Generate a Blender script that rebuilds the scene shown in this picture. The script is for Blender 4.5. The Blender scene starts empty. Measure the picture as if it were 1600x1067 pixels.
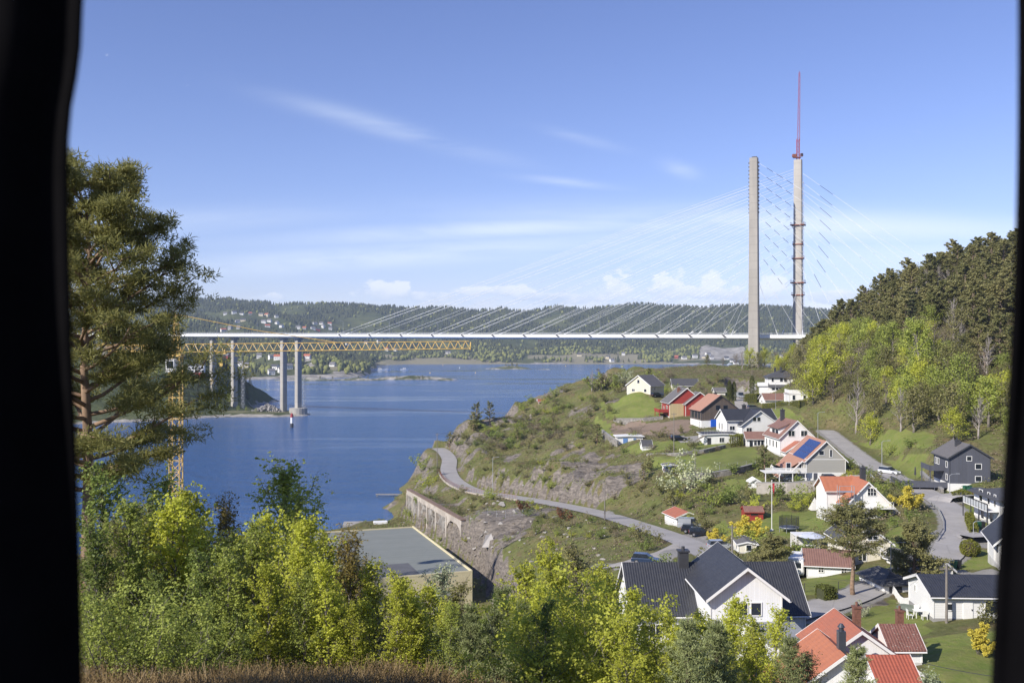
import bpy, math, random
import numpy as np
from mathutils import Vector, Matrix
from math import radians as R, sin, cos, pi

S = bpy.context.scene
COL = S.collection
F = 1555.6; CU = 800.0; CV = 533.5; EYE = 57.0

# ------------------------------------------------------------ camera
cam_d = bpy.data.cameras.new("camera"); cam = bpy.data.objects.new("camera", cam_d); COL.objects.link(cam)
cam.location = (0, 0, EYE); cam.rotation_euler = (R(90), 0, 0)
cam_d.lens = 35.0; cam_d.sensor_width = 36.0
cam_d.clip_start = 0.05; cam_d.clip_end = 30000
cam_d.dof.use_dof = True; cam_d.dof.focus_distance = 120; cam_d.dof.aperture_fstop = 7.1
S.camera = cam

# ------------------------------------------------------------ sun
SUN = Vector((-0.68, -0.56, 0.58)).normalized()
sd = bpy.data.lights.new("sun", 'SUN'); sd.energy = 4.1; sd.angle = R(0.5); sd.color = (1.0, 0.94, 0.85)
so = bpy.data.objects.new("sun", sd); COL.objects.link(so)
so.rotation_euler = SUN.to_track_quat('Z', 'Y').to_euler()
so.location = (-20, -10, 90)

# ------------------------------------------------------------ world
W = bpy.data.worlds.new("World"); S.world = W; W.use_nodes = True
nt = W.node_tree; nt.nodes.clear()
def N(nt, typ, **kw):
    n = nt.nodes.new(typ)
    for k, v in kw.items():
        if k.startswith('i_'):
            n.inputs[int(k[2:])].default_value = v
        else:
            setattr(n, k, v)
    return n
def M(nt, op, a, b=None, c=None, clamp=False):
    n = nt.nodes.new('ShaderNodeMath'); n.operation = op; n.use_clamp = clamp
    for i, x in enumerate((a, b, c)):
        if x is None: continue
        if hasattr(x, 'links') or hasattr(x, 'is_linked'): nt.links.new(x, n.inputs[i])
        else: n.inputs[i].default_value = x
    return n.outputs[0]
def mixc(nt, f, a, b):
    n = nt.nodes.new('ShaderNodeMix'); n.data_type = 'RGBA'
    for s, x in ((n.inputs[0], f), (n.inputs[6], a), (n.inputs[7], b)):
        if hasattr(x, 'is_linked'): nt.links.new(x, s)
        elif isinstance(x, (int, float)): s.default_value = x
        else: s.default_value = (x[0], x[1], x[2], 1)
    return n.outputs[2]
def ramp(nt, f, stops):
    n = nt.nodes.new('ShaderNodeValToRGB'); nt.links.new(f, n.inputs[0])
    els = n.color_ramp.elements
    els[0].position, els[1].position = stops[0][0], stops[-1][0]
    def c4(c): return (c, c, c, 1) if isinstance(c, (int, float)) else (c[0], c[1], c[2], 1)
    els[0].color = c4(stops[0][1]); els[1].color = c4(stops[-1][1])
    for p, c in stops[1:-1]:
        e = els.new(p); e.color = c4(c)
    return n.outputs[0]
sky = N(nt, 'ShaderNodeTexSky', sky_type='NISHITA')
sky.sun_disc = False
sky.sun_elevation = math.asin(SUN.z)
sky.sun_rotation = math.atan2(SUN.x, SUN.y)
sky.air_density = 0.9; sky.dust_density = 0.0; sky.ozone_density = 3.0
tc = N(nt, 'ShaderNodeTexCoord')
sx = N(nt, 'ShaderNodeSeparateXYZ'); nt.links.new(tc.outputs['Generated'], sx.inputs[0])
yy = M(nt, 'MAXIMUM', sx.outputs[1], 0.05)
px = M(nt, 'DIVIDE', sx.outputs[0], yy); pz = M(nt, 'DIVIDE', sx.outputs[2], yy)
front = M(nt, 'GREATER_THAN', sx.outputs[1], 0.06)
def xyz(nt, x, y, z=0.0):
    n = nt.nodes.new('ShaderNodeCombineXYZ')
    for i, v in enumerate((x, y, z)):
        if hasattr(v, 'is_linked'): nt.links.new(v, n.inputs[i])
        else: n.inputs[i].default_value = v
    return n.outputs[0]
def noise(nt, vec, scale, detail=4, rough=0.55, dist=0.0, out=0):
    n = nt.nodes.new('ShaderNodeTexNoise'); nt.links.new(vec, n.inputs['Vector'])
    n.inputs['Scale'].default_value = scale; n.inputs['Detail'].default_value = detail
    n.inputs['Roughness'].default_value = rough; n.inputs['Distortion'].default_value = dist
    return n.outputs[out]
def smooth(nt, x, lo, hi):
    n = nt.nodes.new('ShaderNodeMapRange'); n.interpolation_type = 'SMOOTHSTEP'
    nt.links.new(x, n.inputs[0]); n.inputs[1].default_value = lo; n.inputs[2].default_value = hi
    return n.outputs[0]
# streaks of cirrus: centre, length, width, tilt, strength (as directions in the sky)
wisp = xyz(nt, M(nt, 'MULTIPLY', px, 1.5), M(nt, 'MULTIPLY', pz, 10.0))
wn = noise(nt, wisp, 2.6, 7, 0.62, 0.4)
total = None
STREAKS = [(-0.125, 0.215, 0.10, 0.009, -0.26, 0.30), (-0.005, 0.113, 0.20, 0.009, 0.05, 0.55), (0.30, 0.116, 0.28, 0.016, -0.03, 0.6),
           (-0.12, 0.086, 0.28, 0.012, 0.07, 0.5), (0.168, 0.173, 0.018, 0.007, -0.3, 0.3), (0.055, 0.160, 0.045, 0.004, -0.1, 0.32),
           (0.065, 0.205, 0.04, 0.005, -0.25, 0.2), (0.45, 0.085, 0.2, 0.02, 0.0, 0.4), (-0.35, 0.12, 0.2, 0.012, 0.05, 0.2),
           (0.15, 0.095, 0.2, 0.014, 0.04, 0.3)]
for (cx, cz, L, Wd, tl, st) in STREAKS:
    ax = M(nt, 'SUBTRACT', px, cx); az = M(nt, 'SUBTRACT', pz, cz)
    al = M(nt, 'ADD', M(nt, 'MULTIPLY', ax, cos(tl)), M(nt, 'MULTIPLY', az, sin(tl)))
    ac = M(nt, 'ADD', M(nt, 'MULTIPLY', ax, -sin(tl)), M(nt, 'MULTIPLY', az, cos(tl)))
    q = M(nt, 'ADD', M(nt, 'POWER', M(nt, 'ABSOLUTE', M(nt, 'DIVIDE', al, L)), 2.0), M(nt, 'POWER', M(nt, 'ABSOLUTE', M(nt, 'DIVIDE', ac, Wd)), 2.0))
    g = M(nt, 'MULTIPLY', M(nt, 'EXPONENT', M(nt, 'MULTIPLY', q, -1.0)), st)
    total = g if total is None else M(nt, 'MAXIMUM', total, g)
cir = M(nt, 'MULTIPLY', total, smooth(nt, wn, 0.22, 0.62))
# low cumulus bank over the hills: the noise is carved by a few mounds
cn = noise(nt, xyz(nt, M(nt, 'MULTIPLY', px, 1.0), M(nt, 'MULTIPLY', pz, 1.7), 3.0), 26.0, 8, 0.62)
cum = None
MOUNDS = [(-0.13, 0.050, 0.034, 0.013), (-0.09, 0.045, 0.05, 0.007), (0.105, 0.056, 0.022, 0.020), (0.155, 0.056, 0.024, 0.020), (0.17, 0.050, 0.09, 0.009), (0.262, 0.058, 0.018, 0.014),
          (0.22, 0.046, 0.08, 0.008), (-0.24, 0.043, 0.03, 0.007), (0.04, 0.043, 0.06, 0.007), (0.33, 0.044, 0.06, 0.008), (-0.02, 0.05, 0.05, 0.008), (0.20, 0.06, 0.02, 0.010)]
for (cx, cz, a, b) in MOUNDS:
    q = M(nt, 'ADD', M(nt, 'POWER', M(nt, 'ABSOLUTE', M(nt, 'DIVIDE', M(nt, 'SUBTRACT', px, cx), a)), 2.0), M(nt, 'POWER', M(nt, 'ABSOLUTE', M(nt, 'DIVIDE', M(nt, 'SUBTRACT', pz, cz), b)), 2.0))
    g = M(nt, 'EXPONENT', M(nt, 'MULTIPLY', q, -0.8))
    cum = g if cum is None else M(nt, 'MAXIMUM', cum, g)
cden = M(nt, 'ADD', M(nt, 'MULTIPLY', cum, 0.62), M(nt, 'MULTIPLY', M(nt, 'SUBTRACT', cn, 0.5), 1.7))
cmask = smooth(nt, cden, 0.34, 0.50)
cn2 = noise(nt, xyz(nt, px, M(nt, 'MULTIPLY', pz, 3.0), 1.3), 17.0, 5, 0.6)
bank = M(nt, 'MULTIPLY', M(nt, 'EXPONENT', M(nt, 'MULTIPLY', M(nt, 'POWER', M(nt, 'ABSOLUTE', M(nt, 'DIVIDE', M(nt, 'SUBTRACT', pz, 0.040), 0.010)), 2.0), -1.0)), smooth(nt, cn2, 0.42, 0.6))
# cloud colours: sunlit tops, grey-blue bases
topn = smooth(nt, M(nt, 'ADD', M(nt, 'MULTIPLY', M(nt, 'SUBTRACT', pz, 0.048), 30.0), M(nt, 'MULTIPLY', cn, 1.3)), 0.35, 0.95)
ccol = mixc(nt, topn, (5.3, 6.3, 8.2), (9.0, 9.2, 9.6))
warm = M(nt, 'MULTIPLY', front, 1.0)
hs = N(nt, 'ShaderNodeHueSaturation'); nt.links.new(sky.outputs[0], hs.inputs['Color']); hs.inputs['Saturation'].default_value = 1.0
tint = nt.nodes.new('ShaderNodeMix'); tint.data_type = 'RGBA'; tint.blend_type = 'MULTIPLY'; tint.inputs[0].default_value = 1.0; nt.links.new(hs.outputs[0], tint.inputs[6]); tint.inputs[7].default_value = (1.04, 0.945, 1.21, 1)
c1 = mixc(nt, M(nt, 'MULTIPLY', M(nt, 'MULTIPLY', cir, front), 1.0), tint.outputs[2], (8.2, 8.9, 9.8))
c2 = mixc(nt, M(nt, 'MULTIPLY', M(nt, 'MULTIPLY', bank, front), 0.55), c1, (5.8, 6.9, 8.8))
c3 = mixc(nt, M(nt, 'MULTIPLY', M(nt, 'MULTIPLY', cmask, front), 0.6), c2, ccol)
bg = N(nt, 'ShaderNodeBackground'); bg.inputs[1].default_value = 0.084
nt.links.new(c3, bg.inputs[0])
wo = N(nt, 'ShaderNodeOutputWorld'); nt.links.new(bg.outputs[0], wo.inputs[0])

# ------------------------------------------------------------ exposure and render
S.view_settings.view_transform = 'Standard'; S.view_settings.look = 'None'
S.view_settings.exposure = 0.6; S.view_settings.gamma = 1.0
S.render.engine = 'CYCLES'
S.cycles.use_denoising = True
S.cycles.max_bounces = 5; S.cycles.diffuse_bounces = 2; S.cycles.glossy_bounces = 2
S.cycles.transmission_bounces = 3; S.cycles.transparent_max_bounces = 6; S.cycles.volume_bounces = 0
S.cycles.caustics_reflective = False; S.cycles.caustics_refractive = False
S.cycles.sample_clamp_indirect = 4

# ------------------------------------------------------------ small helpers
def P(u, v, Y): return Vector(((u - CU) / F * Y, Y, EYE - (v - CV) / F * Y))
def Yz(v, z): return (EYE - z) * F / (v - CV)

def empty(name, loc, rz=0.0):
    o = bpy.data.objects.new(name, None); COL.objects.link(o); o.location = loc
    o.rotation_euler = (0, 0, rz); o.empty_display_size = 0.5; o['kind'] = 'thing'
    return o
def tag(o, label, cat, group=None, kind=None):
    if label: o['label'] = label
    if cat: o['category'] = cat
    if group: o['group'] = group
    if kind: o['kind'] = kind
    elif cat: o['kind'] = 'thing'
    return o
def thing(name, label, cat, loc, rz=0.0, group=None):
    return tag(empty(name, loc, rz), label, cat, group)
def link(name, me, parent=None, label=None):
    o = bpy.data.objects.new(name, me); COL.objects.link(o)
    if parent is not None: o.parent = parent
    if label: o['label'] = label
    return o

class MB:
    """collects simple solids and builds them as one mesh object"""
    def __init__(s): s.v = []; s.f = []; s.m = []; s.mi = 0
    def add(s, vs, fs):
        b = len(s.v); s.v += [tuple(p) for p in vs]
        s.f += [tuple(i + b for i in f) for f in fs]; s.m += [s.mi] * len(fs)
        return s
    def box(s, c, d, rz=0.0, rx=0.0, ry=0.0):
        h = [x / 2 for x in d]; vs = []
        Mx = Matrix.Rotation(rz, 3, 'Z') @ Matrix.Rotation(ry, 3, 'Y') @ Matrix.Rotation(rx, 3, 'X')
        for x in (-1, 1):
            for y in (-1, 1):
                for z in (-1, 1):
                    vs.append(Vector(c) + Mx @ Vector((x * h[0], y * h[1], z * h[2])))
        return s.add(vs, [(0, 1, 3, 2), (4, 6, 7, 5), (0, 4, 5, 1), (2, 3, 7, 6), (0, 2, 6, 4), (1, 5, 7, 3)])
    def bx(s, x0, x1, y0, y1, z0, z1):
        return s.box(((x0 + x1) / 2, (y0 + y1) / 2, (z0 + z1) / 2), (abs(x1 - x0), abs(y1 - y0), abs(z1 - z0)))
    def tube(s, p0, p1, r0, r1=None, n=6, cap=True):
        r1 = r0 if r1 is None else r1
        p0 = Vector(p0); p1 = Vector(p1); d = (p1 - p0)
        if d.length < 1e-6: return s
        d.normalize(); a = d.orthogonal().normalized(); b = d.cross(a)
        vs = []
        for p, r in ((p0, r0), (p1, r1)):
            for k in range(n):
                t = 2 * pi * k / n; vs.append(p + a * (r * cos(t)) + b * (r * sin(t)))
        fs = [(k, (k + 1) % n, n + (k + 1) % n, n + k) for k in range(n)]
        if cap: fs += [tuple(range(n))[::-1], tuple(range(n, 2 * n))]
        return s.add(vs, fs)
    def path(s, pts, rs, n=6):
        """one continuous tapered tube along pts"""
        pts = [Vector(p) for p in pts]
        if not hasattr(rs, '__len__'): rs = [rs] * len(pts)
        vs = []; fs = []; a = None
        for i, p in enumerate(pts):
            d = (pts[min(i + 1, len(pts) - 1)] - pts[max(i - 1, 0)])
            d = d.normalized() if d.length > 1e-9 else Vector((0, 0, 1))
            a = d.orthogonal().normalized() if a is None else (a - d * a.dot(d)).normalized()
            b = d.cross(a)
            for k in range(n):
                t = 2 * pi * k / n; vs.append(p + a * (rs[i] * cos(t)) + b * (rs[i] * sin(t)))
        for i in range(len(pts) - 1):
            for k in range(n):
                fs.append((i * n + k, i * n + (k + 1) % n, (i + 1) * n + (k + 1) % n, (i + 1) * n + k))
        fs.append(tuple(range(n))[::-1]); fs.append(tuple((len(pts) - 1) * n + k for k in range(n)))
        return s.add(vs, fs)
    def prism(s, poly, d):
        """closed polygon (list of 3d points) pushed along vector d"""
        n = len(poly); poly = [Vector(p) for p in poly]; d = Vector(d)
        vs = poly + [p + d for p in poly]
        fs = [tuple(range(n))[::-1], tuple(range(n, 2 * n))] + [(k, (k + 1) % n, n + (k + 1) % n, n + k) for k in range(n)]
        return s.add(vs, fs)
    def lathe(s, prof, c=(0, 0, 0), n=12):
        vs = []; fs = []
        for (r, z) in prof:
            for k in range(n):
                t = 2 * pi * k / n; vs.append((c[0] + r * cos(t), c[1] + r * sin(t), c[2] + z))
        for i in range(len(prof) - 1):
            for k in range(n):
                fs.append((i * n + k, i * n + (k + 1) % n, (i + 1) * n + (k + 1) % n, (i + 1) * n + k))
        fs.append(tuple(range(n))[::-1]); fs.append(tuple((len(prof) - 1) * n + k for k in range(n)))
        return s.add(vs, fs)
    def quad(s, a, b, c, d): return s.add([a, b, c, d], [(0, 1, 2, 3)])
    def mesh(s, name, mat, smooth=False, recalc=True):
        me = bpy.data.meshes.new(name); me.from_pydata(s.v, [], s.f)
        mats = mat if isinstance(mat, (list, tuple)) else [mat]
        for m in mats: me.materials.append(m)
        if len(mats) > 1: me.polygons.foreach_set('material_index', s.m)
        if recalc:
            import bmesh
            bm = bmesh.new(); bm.from_mesh(me); bmesh.ops.recalc_face_normals(bm, faces=bm.faces); bm.to_mesh(me); bm.free()
        if smooth: me.polygons.foreach_set('use_smooth', [True] * len(me.polygons))
        me.update()
        return me
    def build(s, name, mat, parent=None, smooth=False, label=None, bevel=0.0):
        o = link(name, s.mesh(name, mat, smooth), parent, label)
        if bevel:
            b = o.modifiers.new('bevel', 'BEVEL'); b.width = bevel; b.segments = 2; b.limit_method = 'ANGLE'
        return o
def quads_mesh(name, V, mat, mi=None):
    """V: (n,4,3) array of loose quads"""
    n = len(V); me = bpy.data.meshes.new(name)
    me.vertices.add(n * 4); me.vertices.foreach_set('co', V.reshape(-1).astype(np.float32))
    me.loops.add(n * 4); me.loops.foreach_set('vertex_index', np.arange(n * 4, dtype=np.int32))
    me.polygons.add(n); me.polygons.foreach_set('loop_start', np.arange(0, n * 4, 4, dtype=np.int32))
    for m in (mat if isinstance(mat, (list, tuple)) else [mat]): me.materials.append(m)
    if mi is not None: me.polygons.foreach_set('material_index', mi.astype(np.int32))
    me.update(calc_edges=True)
    return me

# ------------------------------------------------------------ materials
MATS = {}
def newmat(name):
    m = bpy.data.materials.new(name); m.use_nodes = True
    nt = m.node_tree; nt.nodes.clear()
    o = nt.nodes.new('ShaderNodeOutputMaterial'); b = nt.nodes.new('ShaderNodeBsdfPrincipled')
    nt.links.new(b.outputs[0], o.inputs[0])
    MATS[name] = m
    return m, nt, b, o
def objco(nt):
    t = nt.nodes.new('ShaderNodeTexCoord'); return t.outputs['Object']
def geoco(nt):
    t = nt.nodes.new('ShaderNodeNewGeometry'); return t.outputs['Position']
def bump(nt, b, h, strength=0.3, dist=0.05):
    n = nt.nodes.new('ShaderNodeBump'); nt.links.new(h, n.inputs['Height'])
    n.inputs['Strength'].default_value = strength; n.inputs['Distance'].default_value = dist
    nt.links.new(n.outputs[0], b.inputs['Normal'])
def plain(name, col, rough=0.6, var=0.12, scale=3.0, metal=0.0, bmp=0.0, spec=0.5, dirt=None):
    """paint / render / metal with a little mottling"""
    if name in MATS: return MATS[name]
    m, nt, b, o = newmat(name)
    co = objco(nt); n = noise(nt, co, scale, 5, 0.6)
    c = mixc(nt, ramp(nt, n, [(0.3, 0.0), (0.7, 1.0)]), [x * (1 - var) for x in col], [min(1, x * (1 + var * .6)) for x in col])
    if dirt:
        n2 = noise(nt, co, scale * 0.35, 6, 0.7)
        c = mixc(nt, M(nt, 'MULTIPLY', ramp(nt, n2, [(0.45, 0.0), (0.75, 1.0)]), 0.5), c, dirt)
    nt.links.new(c, b.inputs['Base Color'])
    b.inputs['Roughness'].default_value = rough; b.inputs['Metallic'].default_value = metal
    b.inputs['Specular IOR Level'].default_value = spec
    if bmp: bump(nt, b, n, 0.4, bmp)
    return m
def boards(name, col, pitch=0.16, horizontal=False, var=0.1, depth=0.012, rough=0.6, gap=0.55):
    """timber cladding: vertical or horizontal boards in object space"""
    if name in MATS: return MATS[name]
    m, nt, b, o = newmat(name)
    co = objco(nt); s = nt.nodes.new('ShaderNodeSeparateXYZ'); nt.links.new(co, s.inputs[0])
    t = s.outputs[2] if horizontal else M(nt, 'ADD', s.outputs[0], s.outputs[1])
    t = M(nt, 'DIVIDE', t, pitch); fr = M(nt, 'FRACT', t); fl = M(nt, 'FLOOR', t)
    wn_ = nt.nodes.new('ShaderNodeTexWhiteNoise'); wn_.noise_dimensions = '1D'; nt.links.new(fl, wn_.inputs['W'])
    n = noise(nt, co, 4.0, 5, 0.65)
    k = M(nt, 'ADD', M(nt, 'MULTIPLY', wn_.outputs[0], var), M(nt, 'MULTIPLY', n, var * 1.2))
    k = M(nt, 'SUBTRACT', 1.0 + var * .8, k)
    edge = M(nt, 'MULTIPLY', M(nt, 'ADD', smooth(nt, fr, 0.0, 0.10), 0.0), 1.0)
    k2 = M(nt, 'MULTIPLY', k, M(nt, 'ADD', M(nt, 'MULTIPLY', edge, 1 - gap), gap))
    c = mixc(nt, k2, (0, 0, 0), col)
    mu = nt.nodes.new('ShaderNodeVectorMath'); mu.operation = 'SCALE'
    mu.inputs[0].default_value = col; nt.links.new(k2, mu.inputs['Scale'])
    nt.links.new(mu.outputs[0], b.inputs['Base Color'])
    b.inputs['Roughness'].default_value = rough
    bump(nt, b, edge, 0.7, depth)
    return m
def tiles(name, col, col2=None, pitch=0.30, row=0.36, rough=0.55, var=0.25, depth=0.03, lichen=0.0):
    """roof tiles in object space: ribs run down the slope (x), courses across (z)"""
    if name in MATS: return MATS[name]
    m, nt, b, o = newmat(name)
    col2 = col2 or [x * 0.7 for x in col]
    co = objco(nt); s = nt.nodes.new('ShaderNodeSeparateXYZ'); nt.links.new(co, s.inputs[0])
    ty = M(nt, 'DIVIDE', s.outputs[1], pitch); tz = M(nt, 'DIVIDE', s.outputs[2], row * 0.5)
    wave = M(nt, 'ADD', M(nt, 'MULTIPLY', M(nt, 'SINE', M(nt, 'MULTIPLY', ty, 2 * pi)), 0.5), 0.5)
    course = M(nt, 'FRACT', tz)
    wn_ = nt.nodes.new('ShaderNodeTexWhiteNoise'); wn_.noise_dimensions = '2D'
    nt.links.new(xyz(nt, M(nt, 'FLOOR', ty), M(nt, 'FLOOR', tz)), wn_.inputs['Vector'])
    n = noise(nt, co, 1.3, 6, 0.7)
    f = M(nt, 'ADD', M(nt, 'MULTIPLY', wn_.outputs[0], var), M(nt, 'MULTIPLY', ramp(nt, n, [(0.35, 0.0), (0.7, 1.0)]), 0.6), clamp=True)
    c = mixc(nt, f, col, col2)
    if lichen:
        n3 = noise(nt, co, 7.0, 3, 0.7)
        c = mixc(nt, M(nt, 'MULTIPLY', ramp(nt, n3, [(0.60, 0.0), (0.68, 1.0)]), lichen), c, (0.42, 0.40, 0.34))
    nt.links.new(c, b.inputs['Base Color']); b.inputs['Roughness'].default_value = rough
    h = M(nt, 'ADD', wave, M(nt, 'MULTIPLY', course, 0.5))
    bump(nt, b, h, 1.0, depth)
    return m
def concrete(name, col, scale=0.25, streak=True, joints=0.0):
    if name in MATS: return MATS[name]
    m, nt, b, o = newmat(name)
    co = geoco(nt)
    mp = nt.nodes.new('ShaderNodeMapping'); nt.links.new(co, mp.inputs[0]); mp.inputs['Scale'].default_value = (1, 1, 0.15 if streak else 1)
    n = noise(nt, mp.outputs[0], scale, 7, 0.7); n2 = noise(nt, co, scale * 6, 5, 0.6)
    c = mixc(nt, ramp(nt, n, [(0.3, 0.0), (0.7, 1.0)]), [x * 0.72 for x in col], [x * 1.12 for x in col])
    c = mixc(nt, M(nt, 'MULTIPLY', n2, 0.35), c, [x * 0.6 for x in col])
    if joints:
        s = nt.nodes.new('ShaderNodeSeparateXYZ'); nt.links.new(co, s.inputs[0])
        fr = M(nt, 'FRACT', M(nt, 'DIVIDE', s.outputs[2], joints))
        wj = nt.nodes.new('ShaderNodeTexWhiteNoise'); wj.noise_dimensions = '1D'; nt.links.new(M(nt, 'FLOOR', M(nt, 'DIVIDE', s.outputs[2], joints)), wj.inputs['W'])
        c = mixc(nt, M(nt, 'MULTIPLY', wj.outputs[0], 0.16), c, [x * 0.6 for x in col])
        c = mixc(nt, M(nt, 'MULTIPLY', M(nt, 'LESS_THAN', fr, 0.07), 0.35), c, [x * 0.5 for x in col])
    nt.links.new(c, b.inputs['Base Color']); b.inputs['Roughness'].default_value = 0.85
    bump(nt, b, n2, 0.3, 0.03)
    return m
def glass(name='window_glass', col=(0.015, 0.02, 0.028), rough=0.06):
    if name in MATS: return MATS[name]
    m, nt, b, o = newmat(name)
    n = noise(nt, objco(nt), 2.5, 2, 0.5)
    c = mixc(nt, n, [x * .5 for x in col], [x * 1.8 for x in col]); nt.links.new(c, b.inputs['Base Color'])
    b.inputs['Roughness'].default_value = rough; b.inputs['Specular IOR Level'].default_value = 0.7
    return m
def foliage(name, c1, c2, c3=None, trans=0.35, scale=1.2, rough=0.55):
    """leaves: tone drifts through the crown and from tree to tree"""
    if name in MATS: return MATS[name]
    m, nt, b, o = newmat(name)
    oi = nt.nodes.new('ShaderNodeObjectInfo'); co = objco(nt)
    n = noise(nt, co, scale, 4, 0.6)
    gi = nt.nodes.new('ShaderNodeNewGeometry')
    k = M(nt, 'ADD', M(nt, 'MULTIPLY', gi.outputs['Random Per Island'], 0.45), M(nt, 'MULTIPLY', M(nt, 'SUBTRACT', n, 0.25), 1.1), clamp=True)
    c = mixc(nt, k, c1, c2)
    if c3: c = mixc(nt, M(nt, 'MULTIPLY', oi.outputs['Random'], 0.65), c, c3)
    hsv = nt.nodes.new('ShaderNodeHueSaturation'); nt.links.new(c, hsv.inputs['Color'])
    nt.links.new(M(nt, 'ADD', M(nt, 'MULTIPLY', oi.outputs['Random'], 0.35), 0.82), hsv.inputs['Value'])
    nt.links.new(hsv.outputs[0], b.inputs['Base Color']); b.inputs['Roughness'].default_value = rough
    b.inputs['Specular IOR Level'].default_value = 0.25
    if trans:
        t = nt.nodes.new('ShaderNodeBsdfTranslucent'); nt.links.new(hsv.outputs[0], t.inputs[0])
        mx = nt.nodes.new('ShaderNodeMixShader'); mx.inputs[0].default_value = trans
        nt.links.new(b.outputs[0], mx.inputs[1]); nt.links.new(t.outputs[0], mx.inputs[2]); nt.links.new(mx.outputs[0], o.inputs[0])
    return m

# ------------------------------------------------------------ numpy noise
def vnoise(x, y, seed=0):
    xi = np.floor(x).astype(np.int64); yi = np.floor(y).astype(np.int64); fx = x - xi; fy = y - yi
    fx = fx * fx * (3 - 2 * fx); fy = fy * fy * (3 - 2 * fy)
    def h(a, b):
        n = (a * 374761393 + b * 668265263 + seed * 1442695041) & 0x7fffffff
        n = ((n ^ (n >> 13)) * 1274126177) & 0x7fffffff
        return ((n ^ (n >> 16)) & 0xffff) / 65535.0
    return (h(xi, yi) * (1 - fx) + h(xi + 1, yi) * fx) * (1 - fy) + (h(xi, yi + 1) * (1 - fx) + h(xi + 1, yi + 1) * fx) * fy
def fbm(x, y, oct=4, seed=0):
    t = 0; a = 0.5
    for k in range(oct):
        t = t + a * (vnoise(x, y, seed + k) - 0.5); x = x * 2.03 + 7.1; y = y * 2.03 + 3.7; a *= 0.5
    return t
def sstep(x, a, b):
    t = np.clip((x - a) / (b - a), 0, 1); return t * t * (3 - 2 * t)
# ============================================================ THE GROUND
CP = []   # control points (x, y, z)
def cz(u, v, z, raise_=0.0):
    Y = Yz(v, z); CP.append(((u - CU) / F * Y, Y, z + raise_))
def cy(u, v, Y): CP.append(tuple(P(u, v, Y)))
def cw(x, y, z): CP.append((x, y, z))
# the lower road along the shore, then the upper road
ROAD1 = [(684, 700, 14.6), (694, 706, 14.2), (702, 718, 13.8), (701, 735, 13.2), (711, 751, 13.0), (740, 766, 13.4), (790, 774.5, 14.5), (850, 784, 16), (930, 800, 18), (1000, 821, 20.2), (1060, 842, 22), (1110, 866, 24), (1150, 892, 25.5), (1215, 925, 27)]
ROAD2 = [(1290, 672, 32.5), (1322, 697, 31.2), (1350, 718, 30.4), (1388, 740, 29.9), (1434, 762, 29.8), (1468, 782, 29.6), (1491, 802, 29.4), (1498, 825, 29.2), (1487, 850, 28.9), (1472, 872, 28.6), (1420, 892, 28.0), (1370, 914, 27.4), (1320, 936, 27.2), (1230, 962, 27.2)]
for u, v, z in ROAD1[:-1]: cz(u, v, z)
for u, v, z in ROAD2: cz(u, v, z)
for p in [(1100, 652, 33.5), (1060, 655, 33), (1000, 660, 31), (1000, 617, 38), (1075, 608, 38.5), (1200, 612, 38), (1240, 634, 36), (1175, 632, 35.5), (1170, 690, 30.2), (1210, 700, 30),
          (1270, 752, 27.6), (1210, 745, 27.4), (1120, 668, 32.2), (1140, 682, 31),
          (1270, 690, 31.5), (1350, 800, 27.5), (1300, 790, 26.2), (1360, 850, 27.2), (1290, 905, 26.2), (1220, 818, 25), (1180, 812, 24.6), (1240, 800, 25.4), (1090, 832, 22.4), (1070, 820, 22.6), (1180, 785, 26),
          (1130, 745, 27), (1100, 735, 27.4), (1050, 728, 27.2), (1040, 700, 28.5), (985, 696, 28.3), (1110, 700, 29), (1165, 720, 28.6), (1060, 755, 25.2), (1000, 770, 22.8), (960, 745, 23.5), (930, 720, 24.5), (880, 750, 20.5), (950, 700, 27), (990, 785, 21.5),
          (900, 670, 28), (920, 640, 31), (850, 665, 24.5), (860, 710, 21.5), (800, 700, 19.5), (800, 740, 17.3), (770, 745, 15.2), (745, 740, 15.0), (740, 700, 18.5), (735, 680, 18.5), (790, 668, 21), (720, 715, 16.4),
          (1000, 880, 23), (1060, 885, 24.5), (960, 876, 21.5), (870, 850, 17), (870, 810, 16.8), (800, 830, 13.5), (780, 800, 13.2), (830, 800, 15), (760, 790, 12.6), (740, 820, 12.2), (765, 850, 11.8), (790, 880, 12), (900, 880, 18), (760, 900, 9),
          (1400, 900, 27.6), (1480, 965, 29), (1430, 960, 28.8), (1550, 975, 29.6), (1540, 895, 29.4), (1560, 850, 30), (1560, 810, 30.5), (1500, 768, 30.6), (1545, 768, 31), (1470, 745, 31.5), (1540, 1000, 29.8), (1400, 950, 28.2), (1300, 925, 27.4), (1500, 1050, 30.2),
          (1460, 700, 35), (1400, 700, 33.5), (1350, 690, 33), (1440, 725, 32.5), (1580, 738, 31.5), (1300, 650, 37.5), (1280, 625, 40),
          (960, 600, 37), (930, 615, 33), (1010, 595, 41), (1100, 592, 42.5), (1150, 590, 43)]:
    cz(*p)
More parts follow.
